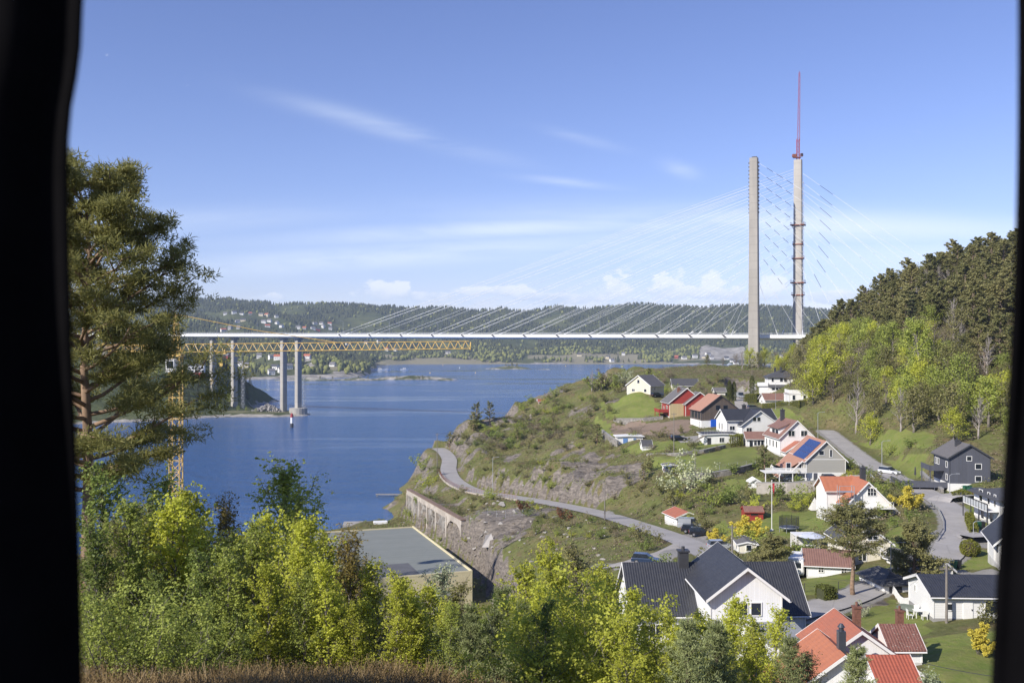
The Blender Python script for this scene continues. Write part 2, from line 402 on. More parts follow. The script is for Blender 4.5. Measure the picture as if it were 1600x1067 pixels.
for u, v, Y in [(950, 583, 480), (1000, 580, 470), (1060, 577, 460), (1100, 570, 450), (1160, 574, 455), (1210, 575, 470), (900, 600, 450), (855, 621, 440), (800, 640, 420), (762, 660, 400), (725, 684, 388), (700, 694, 388),
                (1450, 605, 250), (1450, 520, 285), (1450, 470, 330), (1450, 440, 360), (1390, 465, 370), (1350, 490, 378), (1320, 508, 380), (1560, 600, 235), (1570, 500, 270), (1570, 435, 325), (1580, 412, 350), (1350, 640, 262), (1350, 560, 305), (1350, 515, 350),
                (1300, 600, 300), (1300, 562, 345), (1300, 525, 380), (1270, 590, 330), (1268, 562, 390), (1240, 585, 400), (1660, 600, 225), (1700, 500, 265), (1720, 385, 345), (1800, 350, 350), (1750, 700, 190), (1500, 425, 360), (1700, 850, 140)]:
    cy(u, v, Y)
# behind the crest the hill and the headland fall away again
for x, y, z in [(170, 440, 62), (240, 460, 80), (120, 450, 44), (130, 520, 36), (150, 570, 36), (180, 600, 36), (240, 560, 60), (260, 620, 50), (200, 520, 58), (60, 540, 22), (100, 560, 26), (110, 640, 12), (200, 660, 16), (60, 600, -4), (20, 560, -5), (0, 500, -5), (-30, 450, -5), (30, 500, 10), (140, 620, 34),
                (-44, 400, -4), (-50, 372, -4), (-46, 350, -3), (-36, 380, 6), (-36, 420, -4), (-20, 430, 2), (8, 470, 6), (-46, 330, -2), (-38, 318, 0.5), (-34, 345, 7.5), (-60, 320, -4), (-70, 300, -3), (-90, 290, -2), (-130, 280, -2), (-200, 270, -1), (-60, 340, -5), (-120, 340, -6), (-200, 340, -6), (-60, 500, -6), (-100, 450, -6), (-200, 450, -6), (-40, 600, -7), (-200, 600, -8),
                (-50, 255, 2), (-30, 270, 4), (-100, 250, 2), (-36, 290, 6), (-44, 300, 1), (-20, 210, 3.2), (-12, 205, 4), (-45, 200, 3), (-80, 200, 3), (-150, 220, 3), (-60, 170, 3.5), (-20, 170, 6), (-100, 160, 6), (0, 165, 10), (-10, 190, 4), (-200, 180, 6),
                (0, 0, 53), (-25, 5, 51.5), (-60, 8, 51), (-120, 10, 50), (20, 6, 51), (60, 5, 50), (120, 10, 48), (200, 20, 46), (-11, 13, 52.1), (-5, 13, 52.0), (0, 13, 51.9), (-14, 18, 51.2), (-10, 18, 51.1), (-6, 18.5, 50.85), (-2, 18.5, 50.85), (1, 18, 50.4), (-12, 23.5, 48.6), (-5, 23.5, 48.5), (-20, 24, 48.9), (-28, 22, 49.5), (4, 25, 48.0), (9, 24, 47), (15, 24, 45.5), (30, 26, 44), (50, 28, 43), (80, 30, 42),
                (-15, 34, 44.5), (0, 34, 44), (-30, 38, 43), (-60, 40, 42), (-120, 40, 42), (14, 36, 41), (-10, 50, 38), (10, 50, 36), (-30, 60, 33), (25, 45, 37), (45, 50, 36), (80, 55, 36), (140, 60, 38), (-20, 80, 26), (0, 80, 27), (-60, 80, 26), (-120, 80, 28), (-200, 80, 30), (15, 75, 29.5), (28, 80, 29.2), (40, 70, 30), (50, 85, 29), (12, 100, 26.5), (30, 100, 26.8), (20, 120, 25.2), (35, 130, 26),
                (-20, 115, 16), (0, 120, 17), (-60, 120, 13), (-120, 120, 15), (150, 100, 42), (200, 200, 60), (220, 300, 80), (270, 350, 86), (160, 170, 42)]:
    cw(x, y, z)
CPa = np.array(CP)
def rbf_fit(P_, lam=1.5):
    n = len(P_); d = np.hypot(P_[:, None, 0] - P_[None, :, 0], P_[:, None, 1] - P_[None, :, 1])
    A = np.zeros((n + 3, n + 3)); A[:n, :n] = -d + lam * np.eye(n) * -1
    A[:n, n] = 1; A[:n, n + 1:] = P_[:, :2]; A[n, :n] = 1; A[n + 1:, :n] = P_[:, :2].T
    b = np.zeros(n + 3); b[:n] = P_[:, 2]
    return np.linalg.solve(A, b)
def rbf_eval(P_, w, x, y):
    out = np.empty(x.size); xf = x.ravel(); yf = y.ravel(); n = len(P_)
    for i in range(0, x.size, 20000):
        d = np.hypot(xf[i:i + 20000, None] - P_[None, :, 0], yf[i:i + 20000, None] - P_[None, :, 1])
        out[i:i + 20000] = -d @ w[:n] + w[n] + w[n + 1] * xf[i:i + 20000] + w[n + 2] * yf[i:i + 20000]
    return out.reshape(x.shape)
wts = rbf_fit(CPa)
GX0, GX1, GY0, GY1, GS = -220.0, 290.0, -14.0, 690.0, 1.25
gx = np.arange(GX0, GX1 + .1, GS); gy = np.arange(GY0, GY1 + .1, GS)
XX, YY = np.meshgrid(gx, gy)
# the base is smooth: evaluate coarsely, then refine
cgx = gx[::3]; cgy = gy[::3]
def bilin(Z, x0, y0, s, x, y):
    fx = np.clip((x - x0) / s, 0, Z.shape[1] - 1.001); fy = np.clip((y - y0) / s, 0, Z.shape[0] - 1.001)
    i = fx.astype(int); j = fy.astype(int); a = fx - i; b = fy - j
    return (Z[j, i] * (1 - a) + Z[j, i + 1] * a) * (1 - b) + (Z[j + 1, i] * (1 - a) + Z[j + 1, i + 1] * a) * b
CX, CY = np.meshgrid(cgx, cgy)
ZC = rbf_eval(CPa, wts, CX, CY)
ZZ = bilin(ZC, cgx[0], cgy[0], GS * 3, XX, YY)

def road_line(R_, step=1.5):
    pts = [Vector(((u - CU) / F * Yz(v, z), Yz(v, z), z)) for u, v, z in R_]
    out = []
    for i in range(len(pts) - 1):
        p0 = pts[max(i - 1, 0)]; p1 = pts[i]; p2 = pts[i + 1]; p3 = pts[min(i + 2, len(pts) - 1)]
        n = max(2, int((p2 - p1).length / step))
        for k in range(n):
            t = k / n
            out.append(0.5 * ((2 * p1) + (p2 - p0) * t + (2 * p0 - 5 * p1 + 4 * p2 - p3) * t * t + (3 * p1 - p0 - 3 * p2 + p3) * t ** 3))
    out.append(pts[-1]); return out
R1 = road_line(ROAD1); R2 = road_line(ROAD2)
# side roads and yards as further lines: (points, width)
DRIVE = road_line([(1466, 783, 29.6), (1475, 776, 30.2), (1500, 772, 30.6), (1530, 771, 30.8)])
YARDR = road_line([(1488, 835, 29.1), (1515, 832, 29.5), (1550, 838, 29.8)])
ROAD3 = road_line([(1078, 852, 22.8), (1050, 866, 23.2), (1020, 874, 23.2), (985, 878, 22.6), (950, 884, 21.5)])
DRV2 = road_line([(1138, 668, 31.4), (1160, 655, 33.2), (1160, 640, 34.9), (1157, 625, 36.2), (1156, 612, 37.5)])
def dist_line(L, x, y):
    best = np.full(x.shape, 1e9); zz = np.zeros(x.shape); sd_ = np.zeros(x.shape)
    for a, b in zip(L[:-1], L[1:]):
        dx, dy = b.x - a.x, b.y - a.y; l2 = dx * dx + dy * dy
        t = np.clip(((x - a.x) * dx + (y - a.y) * dy) / l2, 0, 1)
        d = np.hypot(x - a.x - t * dx, y - a.y - t * dy); m = d < best
        best = np.where(m, d, best); zz = np.where(m, a.z + t * (b.z - a.z), zz)
        sd_ = np.where(m, np.sign((x - a.x) * dy - (y - a.y) * dx), sd_)
    return best, zz, sd_
fl = XX.ravel(), YY.ravel()
roadmask = np.zeros(XX.shape)
# rough ground: rock knolls and ledges, quieter in the gardens
dR = np.full(XX.shape, 1e9)
head = sstep(-(XX - 40) + (YY - 200) * 0.12, -10, 30) * sstep(YY, 175, 215)
rough = 0.35 + 1.5 * head + 1.3 * sstep(YY, 400, 450) + 1.0 * sstep(XX - 60 - 0.1 * YY, 40, 90) * sstep(YY, 200, 240)
ZZ = ZZ + fbm(XX / 22, YY / 22, 4, 3) * 2.6 * rough + fbm(XX / 6, YY / 6, 3, 9) * 1.1 * rough
# ledges
led = fbm(XX / 15, YY / 9, 4, 21)
ZZ = ZZ + head * 1.4 * (sstep(led, 0.02, 0.06) - 0.5)
for L, wd, sl in ((DRIVE, 3.2, 4), (YARDR, 4.5, 4), (ROAD3, 3.6, 4), (DRV2, 2.6, 3), (R1, 3.3, 6.0), (R2, 3.8, 5.0)):
    xs = [p.x for p in L]; ys = [p.y for p in L]
    sel = (XX > min(xs) - 14) & (XX < max(xs) + 14) & (YY > min(ys) - 14) & (YY < max(ys) + 14)
    d, rz_, _ = dist_line(L, XX[sel], YY[sel])
    w = 1 - sstep(d, wd + 0.6, wd + 0.6 + sl)
    ZZ[sel] = ZZ[sel] * (1 - w) + (rz_ - 0.16) * w
    dR[sel] = np.minimum(dR[sel], d - wd)
# rock cutting above the shore road, and the steep bank under it
d1, z1, s1 = dist_line(R1[:int(len(R1) * .62)], XX, YY)
cut = (s1 < 0) & (d1 > 4.0)
below = (s1 > 0) & (d1 > 4.4)
CLIFF = [(-46, 322), (-36, 312), (-31, 302), (-22, 277), (-12.5, 251), (-6, 228), (-2, 202), (2, 180)]
cl = [Vector((a, b, 0)) for a, b in CLIFF]
dc, _, sc_ = dist_line(cl, XX, YY)
side = sc_ * dc          # >0 : left (seaward) of the cliff line
inr = (YY > 176) & (YY < 326) & (dc < 60)
wc = sstep(side, -0.8, 1.6) * inr * (1 - sstep(dc, 25, 60)) * sstep(YY, 176, 190) * (1 - sstep(YY, 312, 326))
low = np.minimum(ZZ, 3.2 + fbm(XX / 5, YY / 5, 3, 5) * 2.2)
ZZ = ZZ * (1 - wc) + low * wc
wu = (1 - sstep(-side, 2, 16)) * (side < 0.2) * inr * sstep(YY, 212, 236) * (1 - sstep(YY, 300, 312)) * sstep(dR, 0, 4)
top = np.maximum(ZZ, 11.2 + fbm(XX / 4, YY / 4, 3, 15) * 1.6)
ZZ = ZZ * (1 - wu) + top * wu
# blasted rock face above the shore road
wq = sstep(d1, 4.2, 5.0) * (1 - sstep(d1, 9, 20)) * (s1 < 0) * sstep(YY, 215, 250)
ZZ = ZZ + wq * (2.6 + fbm(XX / 3.0, YY / 3.0, 3, 31) * 4.0)

def H(x, y):
    fx = min(max((x - GX0) / GS, 0), XX.shape[1] - 1.001); fy = min(max((y - GY0) / GS, 0), XX.shape[0] - 1.001)
    i = int(fx); j = int(fy); a = fx - i; b = fy - j
    return float((ZZ[j, i] * (1 - a) + ZZ[j, i + 1] * a) * (1 - b) + (ZZ[j + 1, i] * (1 - a) + ZZ[j + 1, i + 1] * a) * b)
def G(u, v, y0=6.0, y1=660.0):
    """the point of the ground seen at a pixel"""
    kx = (u - CU) / F; kz = (v - CV) / F; y = y0; p = y
    while y < y1:
        if EYE - kz * y < H(kx * y, y):
            lo, hi = p, y
            for _ in range(14):
                m = (lo + hi) / 2
                if EYE - kz * m < H(kx * m, m): hi = m
                else: lo = m
            return Vector((kx * hi, hi, H(kx * hi, hi)))
        p = y; y += 0.6
    return None
def GY(u, Y): return Vector(((u - CU) / F * Y, Y, H((u - CU) / F * Y, Y)))

def pip(poly, x, y):
    ins = np.zeros(x.shape, bool); n = len(poly)
    for i in range(n):
        (x0, y0), (x1, y1) = poly[i], poly[(i + 1) % n]
        if y0 == y1: continue
        c = ((y0 > y) != (y1 > y)) & (x < (x1 - x0) * (y - y0) / (y1 - y0) + x0)
        ins ^= c
    return ins
def region(pix):
    w = [G(u, v) for u, v in pix]; w = [(p.x, p.y) for p in w if p is not None]
    jx = XX + fbm(XX / 3, YY / 3, 3, 41) * 3; jy = YY + fbm(XX / 3, YY / 3, 3, 42) * 3
    return pip(w, jx, jy)
LAWNS = [[(940, 628), (1032, 631), (1036, 650), (950, 656), (925, 640)], [(975, 699), (1010, 691), (1130, 691), (1136, 702), (1010, 709), (985, 708)],
         [(1132, 700), (1180, 698), (1182, 722), (1150, 738), (1050, 742), (1008, 735), (1014, 714), (1090, 713)], [(1130, 752), (1200, 745), (1190, 765), (1130, 772)],
         [(1118, 815), (1170, 820), (1200, 800), (1305, 793), (1300, 830), (1240, 840), (1180, 846), (1120, 832)], [(1376, 813), (1425, 822), (1420, 862), (1385, 856)],
         [(1255, 902), (1350, 900), (1402, 883), (1390, 905), (1320, 928), (1256, 928)], [(1335, 965), (1400, 937), (1455, 985), (1440, 1004), (1342, 990)],
         [(1440, 1004), (1500, 990), (1570, 985), (1600, 1040), (1600, 1100), (1430, 1100)], [(1488, 886), (1545, 858), (1562, 880), (1500, 892)],
         [(1330, 688), (1460, 678), (1462, 700), (1400, 708)], [(1388, 716), (1450, 712), (1440, 748), (1410, 748)], [(1478, 790), (1530, 788), (1530, 800), (1490, 802)], [(930, 655), (950, 659), (960, 690), (930, 680)],
         [(1480, 812), (1520, 810), (1540, 822), (1525, 830)], [(1040, 850), (1120, 838), (1150, 850), (1125, 858)], [(1150, 630), (1230, 640), (1260, 660), (1190, 660)]]
DIRT = [[(955, 662), (1076, 656), (1080, 672), (1060, 682), (958, 681)]]
GRAV = [[(1045, 836), (1080, 832), (1128, 846), (1100, 858), (1062, 848)], [(1060, 682), (1115, 680), (1112, 690), (1060, 690)], [(970, 874), (1040, 868), (1060, 880), (1000, 892), (960, 888)],
        [(1150, 600), (1180, 600), (1180, 625), (1148, 628)], [(1330, 930), (1420, 905), (1400, 928), (1330, 944)], [(1500, 893), (1560, 888), (1565, 905), (1500, 905)]]
lawn = np.zeros(XX.shape); dirt = np.zeros(XX.shape); grav = np.zeros(XX.shape)
for p in LAWNS: lawn[region(p)] = 1
for p in DIRT: dirt[region(p)] = 1
for p in GRAV: grav[region(p)] = 1
# mown lawns lie smoother than the rest
gzy, gzx = np.gradient(ZZ, GS); slope = np.hypot(gzx, gzy)
rk = fbm(XX / 16, YY / 7, 5, 51) + 0.4 * fbm(XX / 3, YY / 3, 3, 52)
rock = np.clip(sstep(slope, 0.95, 1.5) * 0.85 + head * sstep(rk, 0.10, 0.18) * 0.75, 0, 1)
bare = np.zeros(XX.shape)
for p in [[(870, 745), (900, 715), (960, 705), (1010, 712), (1015, 745), (985, 770), (930, 765)], [(735, 800), (775, 795), (830, 815), (800, 860), (750, 860)], [(1320, 948), (1400, 935), (1415, 950), (1330, 962)], [(1440, 1012), (1500, 1002), (1500, 1020), (1450, 1020)]]: bare[region(p)] = 1
rock = np.clip(rock + bare * sstep(rk, -0.09, -0.02) * 0.9, 0, 1) * (1 - lawn)
rock = np.clip(rock * (1 - dirt) * (1 - grav), 0, 1)
hillm = sstep(XX - 45 - 0.22 * YY, 0, 30) * sstep(YY, 180, 225)
rock *= 1 - .9 * sstep(XX - 10 - 0.22 * YY, 0, 20) * sstep(YY, 180, 225)
grav = np.maximum(grav, (1 - sstep(dR, -1.7, .1)) * .8)

def ground_material():
    m, nt, b, o = newmat('ground_cover')
    co = geoco(nt); a = nt.nodes.new('ShaderNodeAttribute'); a.attribute_name = 'cover'
    s = nt.nodes.new('ShaderNodeSeparateColor'); nt.links.new(a.outputs['Color'], s.inputs[0])
    a2 = nt.nodes.new('ShaderNodeAttribute'); a2.attribute_name = 'cover2'
    s2 = nt.nodes.new('ShaderNodeSeparateColor'); nt.links.new(a2.outputs['Color'], s2.inputs[0])
    n1 = noise(nt, co, 0.12, 6, 0.65); n2 = noise(nt, co, 0.9, 6, 0.7); n3 = noise(nt, co, 6.0, 4, 0.7); n4 = noise(nt, co, 0.35, 4, 0.6)
    heath = mixc(nt, ramp(nt, n1, [(0.40, 0.0), (0.68, 1.0)]), (0.135, 0.15, 0.047), (0.20, 0.155, 0.085))
    heath = mixc(nt, ramp(nt, n2, [(0.40, 0.0), (0.68, 1.0)]), heath, (0.085, 0.090, 0.030))
    heath = mixc(nt, ramp(nt, n4, [(0.56, 0.0), (0.70, 0.7)]), heath, (0.13, 0.085, 0.055))
    grass = mixc(nt, ramp(nt, n4, [(0.3, 0.0), (0.7, 1.0)]), (0.135, 0.185, 0.035), (0.20, 0.225, 0.058))
    grass = mixc(nt, ramp(nt, n2, [(0.42, 0.0), (0.72, 0.75)]), grass, (0.235, 0.215, 0.085))
    grass = mixc(nt, ramp(nt, n1, [(0.5, 0.0), (0.64, 0.6)]), grass, (0.13, 0.14, 0.045))
    mp = nt.nodes.new('ShaderNodeMapping'); nt.links.new(co, mp.inputs[0]); mp.inputs['Scale'].default_value = (0.5, 1.2, 2.5); mp.inputs['Rotation'].default_value = (0.3, 0.2, 0.5)
    nr = noise(nt, mp.outputs[0], 0.7, 8, 0.75, 0.3)
    stone = mixc(nt, ramp(nt, nr, [(0.36, 0.0), (0.62, 1.0)]), (0.085, 0.075, 0.066), (0.29, 0.25, 0.21))
    vo = nt.nodes.new('ShaderNodeTexVoronoi'); vo.feature = 'DISTANCE_TO_EDGE'; nt.links.new(co, vo.inputs['Vector']); vo.inputs['Scale'].default_value = 0.35
    stone = mixc(nt, ramp(nt, vo.outputs['Distance'], [(0.0, 0.30), (0.05, 0.0)]), stone, (0.05, 0.048, 0.045))
    soil = mixc(nt, n2, (0.17, 0.12, 0.085), (0.30, 0.235, 0.18))
    gravel = mixc(nt, n3, (0.20, 0.19, 0.175), (0.36, 0.345, 0.32))
    floor_ = mixc(nt, n2, (0.05, 0.045, 0.02), (0.11, 0.085, 0.045))
    edge = M(nt, 'MULTIPLY', M(nt, 'SUBTRACT', n2, 0.5), 0.9)
    def mask(x): return smooth(nt, M(nt, 'ADD', x, edge), 0.35, 0.60)
    c = mixc(nt, mask(s2.outputs[1]), heath, floor_)
    c = mixc(nt, mask(s.outputs[1]), c, stone)
    c = mixc(nt, mask(s.outputs[0]), c, grass)
    c = mixc(nt, mask(s.outputs[2]), c, soil)
    c = mixc(nt, mask(s2.outputs[0]), c, gravel)
    nt.links.new(c, b.inputs['Base Color']); b.inputs['Roughness'].default_value = 0.9; b.inputs['Specular IOR Level'].default_value = 0.15
    hgt = M(nt, 'ADD', M(nt, 'MULTIPLY', n2, 0.6), M(nt, 'ADD', M(nt, 'MULTIPLY', n3, 0.15), M(nt, 'MULTIPLY', M(nt, 'MULTIPLY', nr, s.outputs[1]), 1.2)))
    bump(nt, b, hgt, 0.8, 0.5)
    return m
def grid_mesh(name, X, Y, Z, mat, attrs=None, zmin=-6.0):
    ny, nx = X.shape
    V = np.stack([X, Y, Z], -1).reshape(-1, 3)
    idx = np.arange(nx * ny).reshape(ny, nx)
    Fq = np.stack([idx[:-1, :-1], idx[:-1, 1:], idx[1:, 1:], idx[1:, :-1]], -1).reshape(-1, 4)
    zf = Z.reshape(-1)[Fq].max(1); Fq = Fq[zf > zmin]
    me = bpy.data.meshes.new(name); me.vertices.add(len(V)); me.vertices.foreach_set('co', V.reshape(-1).astype(np.float32))
    me.loops.add(len(Fq) * 4); me.loops.foreach_set('vertex_index', Fq.reshape(-1).astype(np.int32))
    me.polygons.add(len(Fq)); me.polygons.foreach_set('loop_start', np.arange(0, len(Fq) * 4, 4, dtype=np.int32))
    me.polygons.foreach_set('use_smooth', np.ones(len(Fq), bool))
    me.materials.append(mat); me.update(calc_edges=True)
    for k, arrs in (attrs or {}).items():
        at = me.color_attributes.new(k, 'FLOAT_COLOR', 'POINT')
        c = np.ones((len(V), 4), np.float32)
        for i, a in enumerate(arrs): c[:, i] = a.reshape(-1)
        at.data.foreach_set('color', c.reshape(-1))
    return me
GM = ground_material()
zero = np.zeros(XX.shape)
g = link('ground', grid_mesh('ground', XX, YY, ZZ, GM, {'cover': (lawn, rock, dirt), 'cover2': (grav, hillm, zero)}))
tag(g, None, None, kind='structure')

# ---------------- water
def water_material():
    m, nt, b, o = newmat('fjord_water')
    co = geoco(nt)
    n0 = noise(nt, co, 0.004, 3, 0.5, 0.5)
    mp = nt.nodes.new('ShaderNodeMapping'); nt.links.new(co, mp.inputs[0]); mp.inputs['Rotation'].default_value = (0, 0, 0.45); mp.inputs['Scale'].default_value = (0.16, 1.0, 1.0)
    streak = noise(nt, mp.outputs[0], 0.012, 5, 0.6, 0.6)
    b.inputs['Base Color'].default_value = (0.028, 0.10, 0.27, 1)
    calm = ramp(nt, streak, [(0.53, 0.0), (0.60, 1.0)])
    b.inputs['IOR'].default_value = 1.33
    nt.links.new(M(nt, 'ADD', 0.13, M(nt, 'MULTIPLY', calm, -0.05)), b.inputs['Roughness'])
    w1 = noise(nt, co, 0.55, 5, 0.68); w2 = noise(nt, co, 0.09, 3, 0.6)
    h = M(nt, 'ADD', M(nt, 'MULTIPLY', w1, 1.0), M(nt, 'MULTIPLY', w2, 2.2))
    bn = nt.nodes.new('ShaderNodeBump'); nt.links.new(h, bn.inputs['Height']); bn.inputs['Distance'].default_value = 1.0
    sy_ = nt.nodes.new('ShaderNodeSeparateXYZ'); nt.links.new(co, sy_.inputs[0])
    shelter = smooth(nt, M(nt, 'ADD', sy_.outputs[1], M(nt, 'MULTIPLY', n0, 300.0)), 350.0, 1500.0)   # sheltered, smoother water farther in
    nt.links.new(M(nt, 'SUBTRACT', M(nt, 'SUBTRACT', 0.98, M(nt, 'MULTIPLY', shelter, 0.42)), M(nt, 'MULTIPLY', calm, 0.55)), bn.inputs['Strength']); nt.links.new(bn.outputs[0], b.inputs['Normal'])
    return m
mb = MB()
for i in range(12):
    for j in range(12):
        x0 = -7200 + 1200 * i; y0 = -200 + 800 * j
        mb.quad((x0, y0, 0), (x0 + 1200, y0, 0), (x0 + 1200, y0 + 800, 0), (x0, y0 + 800, 0))
wm = mb.mesh('water', water_material(), recalc=False)
tag(link('water', wm), None, None, kind='structure')

# ---------------- roads
def asphalt(name, col):
    m, nt, b, o = newmat(name); co = geoco(nt)
    n1 = noise(nt, co, 0.25, 6, 0.65); n2 = noise(nt, co, 5, 4, 0.7)
    c = mixc(nt, ramp(nt, n1, [(0.3, 0.0), (0.7, 1.0)]), [x * 0.82 for x in col], [x * 1.12 for x in col])
    c = mixc(nt, M(nt, 'MULTIPLY', n2, 0.25), c, [x * 0.6 for x in col])
    vo = nt.nodes.new('ShaderNodeTexVoronoi'); vo.feature = 'DISTANCE_TO_EDGE'; nt.links.new(co, vo.inputs['Vector']); vo.inputs['Scale'].default_value = 0.12
    c = mixc(nt, ramp(nt, vo.outputs['Distance'], [(0.0, 0.35), (0.012, 0.0)]), c, [x * 0.45 for x in col])
    nt.links.new(c, b.inputs['Base Color']); b.inputs['Roughness'].default_value = 0.85; bump(nt, b, n2, 0.3, 0.01)
    return m
ASPH = asphalt('worn_asphalt', (0.37, 0.35, 0.33)); GRAVEL = asphalt('gravel_track', (0.40, 0.37, 0.33))
def strip(name, L, wd, mat, dz=0.0, taper=0):
    V = []; Fs = []
    for i, p in enumerate(L):
        d = (L[min(i + 1, len(L) - 1)] - L[max(i - 1, 0)]); d.z = 0; d.normalize(); n = Vector((-d.y, d.x, 0))
        w = wd
        for k in (-1, -0.5, 0, 0.5, 1):
            q = p + n * (w * k); V.append((q.x, q.y, p.z + dz - 0.03 * abs(k)))
    for i in range(len(L) - 1):
        for k in range(4): Fs.append((i * 5 + k, i * 5 + k + 1, i * 5 + 6 + k, i * 5 + 5 + k))
    me = bpy.data.meshes.new(name); me.from_pydata(V, [], Fs); me.materials.append(mat); me.update()
    o = link(name, me); tag(o, None, None, kind='structure'); return o
strip('road', R1, 2.75, ASPH, 0.05); strip('road', R2, 2.15, ASPH, 0.055)
strip('road', DRIVE, 2.0, ASPH, 0.035); strip('road', YARDR, 3.0, ASPH, 0.03); strip('path', ROAD3, 3.0, GRAVEL, 0.03); strip('path', DRV2, 2.2, GRAVEL, 0.03)

# ---------------- the land across the water
def far_mat():
    m, nt, b, o = newmat('far_ground'); co = geoco(nt)
    n1 = noise(nt, co, 0.006, 6, 0.65); n2 = noise(nt, co, 0.05, 5, 0.7)
    a = nt.nodes.new('ShaderNodeAttribute'); a.attribute_name = 'cover'
    s = nt.nodes.new('ShaderNodeSeparateColor'); nt.links.new(a.outputs['Color'], s.inputs[0])
    c = mixc(nt, ramp(nt, n1, [(0.35, 0.0), (0.6, 1.0)]), (0.05, 0.065, 0.028), (0.10, 0.11, 0.042))
    c = mixc(nt, ramp(nt, n2, [(0.5, 0.0), (0.7, 1.0)]), c, (0.13, 0.13, 0.06))
    st = mixc(nt, ramp(nt, n2, [(0.35, 0.0), (0.65, 1.0)]), (0.18, 0.165, 0.14), (0.45, 0.42, 0.37))
    c = mixc(nt, smooth(nt, M(nt, 'ADD', s.outputs[1], M(nt, 'MULTIPLY', M(nt, 'SUBTRACT', n2, 0.5), 1.2)), 0.35, 0.65), c, st)
    c = mixc(nt, smooth(nt, M(nt, 'ADD', s.outputs[0], M(nt, 'MULTIPLY', M(nt, 'SUBTRACT', n2, 0.5), 0.8)), 0.35, 0.65), c, (0.26, 0.235, 0.15))
    nt.links.new(c, b.inputs['Base Color']); b.inputs['Roughness'].default_value = 0.95; b.inputs['Specular IOR Level'].default_value = 0.1
    bump(nt, b, n2, 0.8, 4.0)
    return m
FM = far_mat()
fu = np.concatenate([np.linspace(-500, 2100, 330)]); fy = np.concatenate([np.linspace(1250, 2400, 90)[:-1], np.linspace(2400, 4600, 120)])
FU, FY = np.meshgrid(fu, fy); FX = (FU - CU) / F * FY
SKYL = [(-500, 470), (120, 462), (304, 467), (345, 469), (367, 469), (390, 471), (417, 473), (435, 478), (457, 476), (491, 475), (525, 475), (547, 477), (592, 482), (620, 483), (675, 481), (731, 486), (787, 483), (825, 488), (870, 480), (915, 483), (960, 478), (990, 473), (1024, 478), (1075, 481), (1125, 480), (1160, 479), (1240, 483), (1290, 486), (1450, 484), (2100, 470)]
YR = 3700.0
def far_z(u, Y):
    sk = np.interp(u, [a for a, b in SKYL], [b for a, b in SKYL])
    zr = EYE + (CV - sk) / F * YR
    ys = np.interp(u, [-500, 300, 400, 470, 530, 566, 577, 590, 640, 800, 1000, 1060, 1200, 2100], [1400, 1440, 1500, 1540, 1570, 1620, 1700, 2380, 2480, 2500, 2520, 2480, 2420, 2400])
    left = 1 - sstep(u, 440, 572)
    t = (Y - ys)
    zl = np.interp(Y, [1480, 1620, 1800, 2300, 2900, 3700], [0, 9, 20, 66, 116, 200]); zl = np.where(Y < 3700, zl * np.where(Y > 2300, zr / 200 * 1.0, 1), zr)
    t2 = np.where(u < 600, np.maximum(Y - 2400, -60), t)
    zn = np.interp(t2, [-60, 0, 40, 250, 480, 850, 1200], [-6, 0.2, 4, 20, 42, 105, 180]); zn = zn * np.where(t > 300, zr / 180, 1)
    zn = np.where((t2 < 0) & (t > 0), np.interp(t, [0, 40, 200, 500, 900], [.3, 4, 13, 8, 3]), zn)
    z = zl * left + zn * (1 - left)
    z = np.where(Y > YR, zr - (Y - YR) * 0.12, np.minimum(z, zr))
    hn = fbm(u / 40 + Y / 300, Y / 350, 4, 61) * np.clip(t / 500, 0, 1) * 50 * (1 - .72 * sstep(Y, 3300, 3700))
    hn2 = fbm((u - 800) * Y / 1556 / 60, Y / 60, 4, 66) * 8 * np.clip(t / 60, 0, 1)
    coast = np.clip(t / 22, -1, 1) * 5
    zz = np.where(t < 0, coast, np.minimum(z, t * 0.16 + 1.0 + 0 * z) + 0)
    zz = np.where(t < 0, coast, np.minimum(z, np.maximum(t * 0.35, 0.1))) + hn + hn2 * (t > 0)
    return np.where(t > 30, np.maximum(zz, 1.0), zz), t
FZ, FT = far_z(FU, FY)
frock = (FT < 26) * 0.7 + 0.9 * (((FU > 650) & (FU < 745) & (FT < 150)) | ((FU > 1095) & (FU < 1165) & (FT > 120) & (FT < 420))) + sstep(fbm(FX / 90, FY / 90, 3, 71), 0.1, 0.2) * (FT < 300) * 0.8
ffield = ((FU > 575) & (FU < 650) & (FT < 70)) * 0.9 + sstep(fbm(FX / 200, FY / 200, 3, 77), 0.08, 0.13) * (FT < 400) * 0.8 + ((FU > 820) & (FU < 1000) & (FT < 260) & (FT > 110)) * 0.8
hl = link('hills', grid_mesh('hills', FX, FY, FZ, FM, {'cover': (np.clip(ffield, 0, 1), np.clip(frock, 0, 1), FZ * 0)}))
tag(hl, None, None, kind='structure')
def FH(u, Y): return float(far_z(np.array([float(u)]), np.array([float(Y)]))[0][0])
def far_G(u, v, y0=1400):
    Y = y0
    while Y < 3700:
        if EYE - (v - CV) / F * Y <= FH(u, Y): break
        Y += 8
    return Vector(((u - CU) / F * Y, Y, FH(u, Y)))

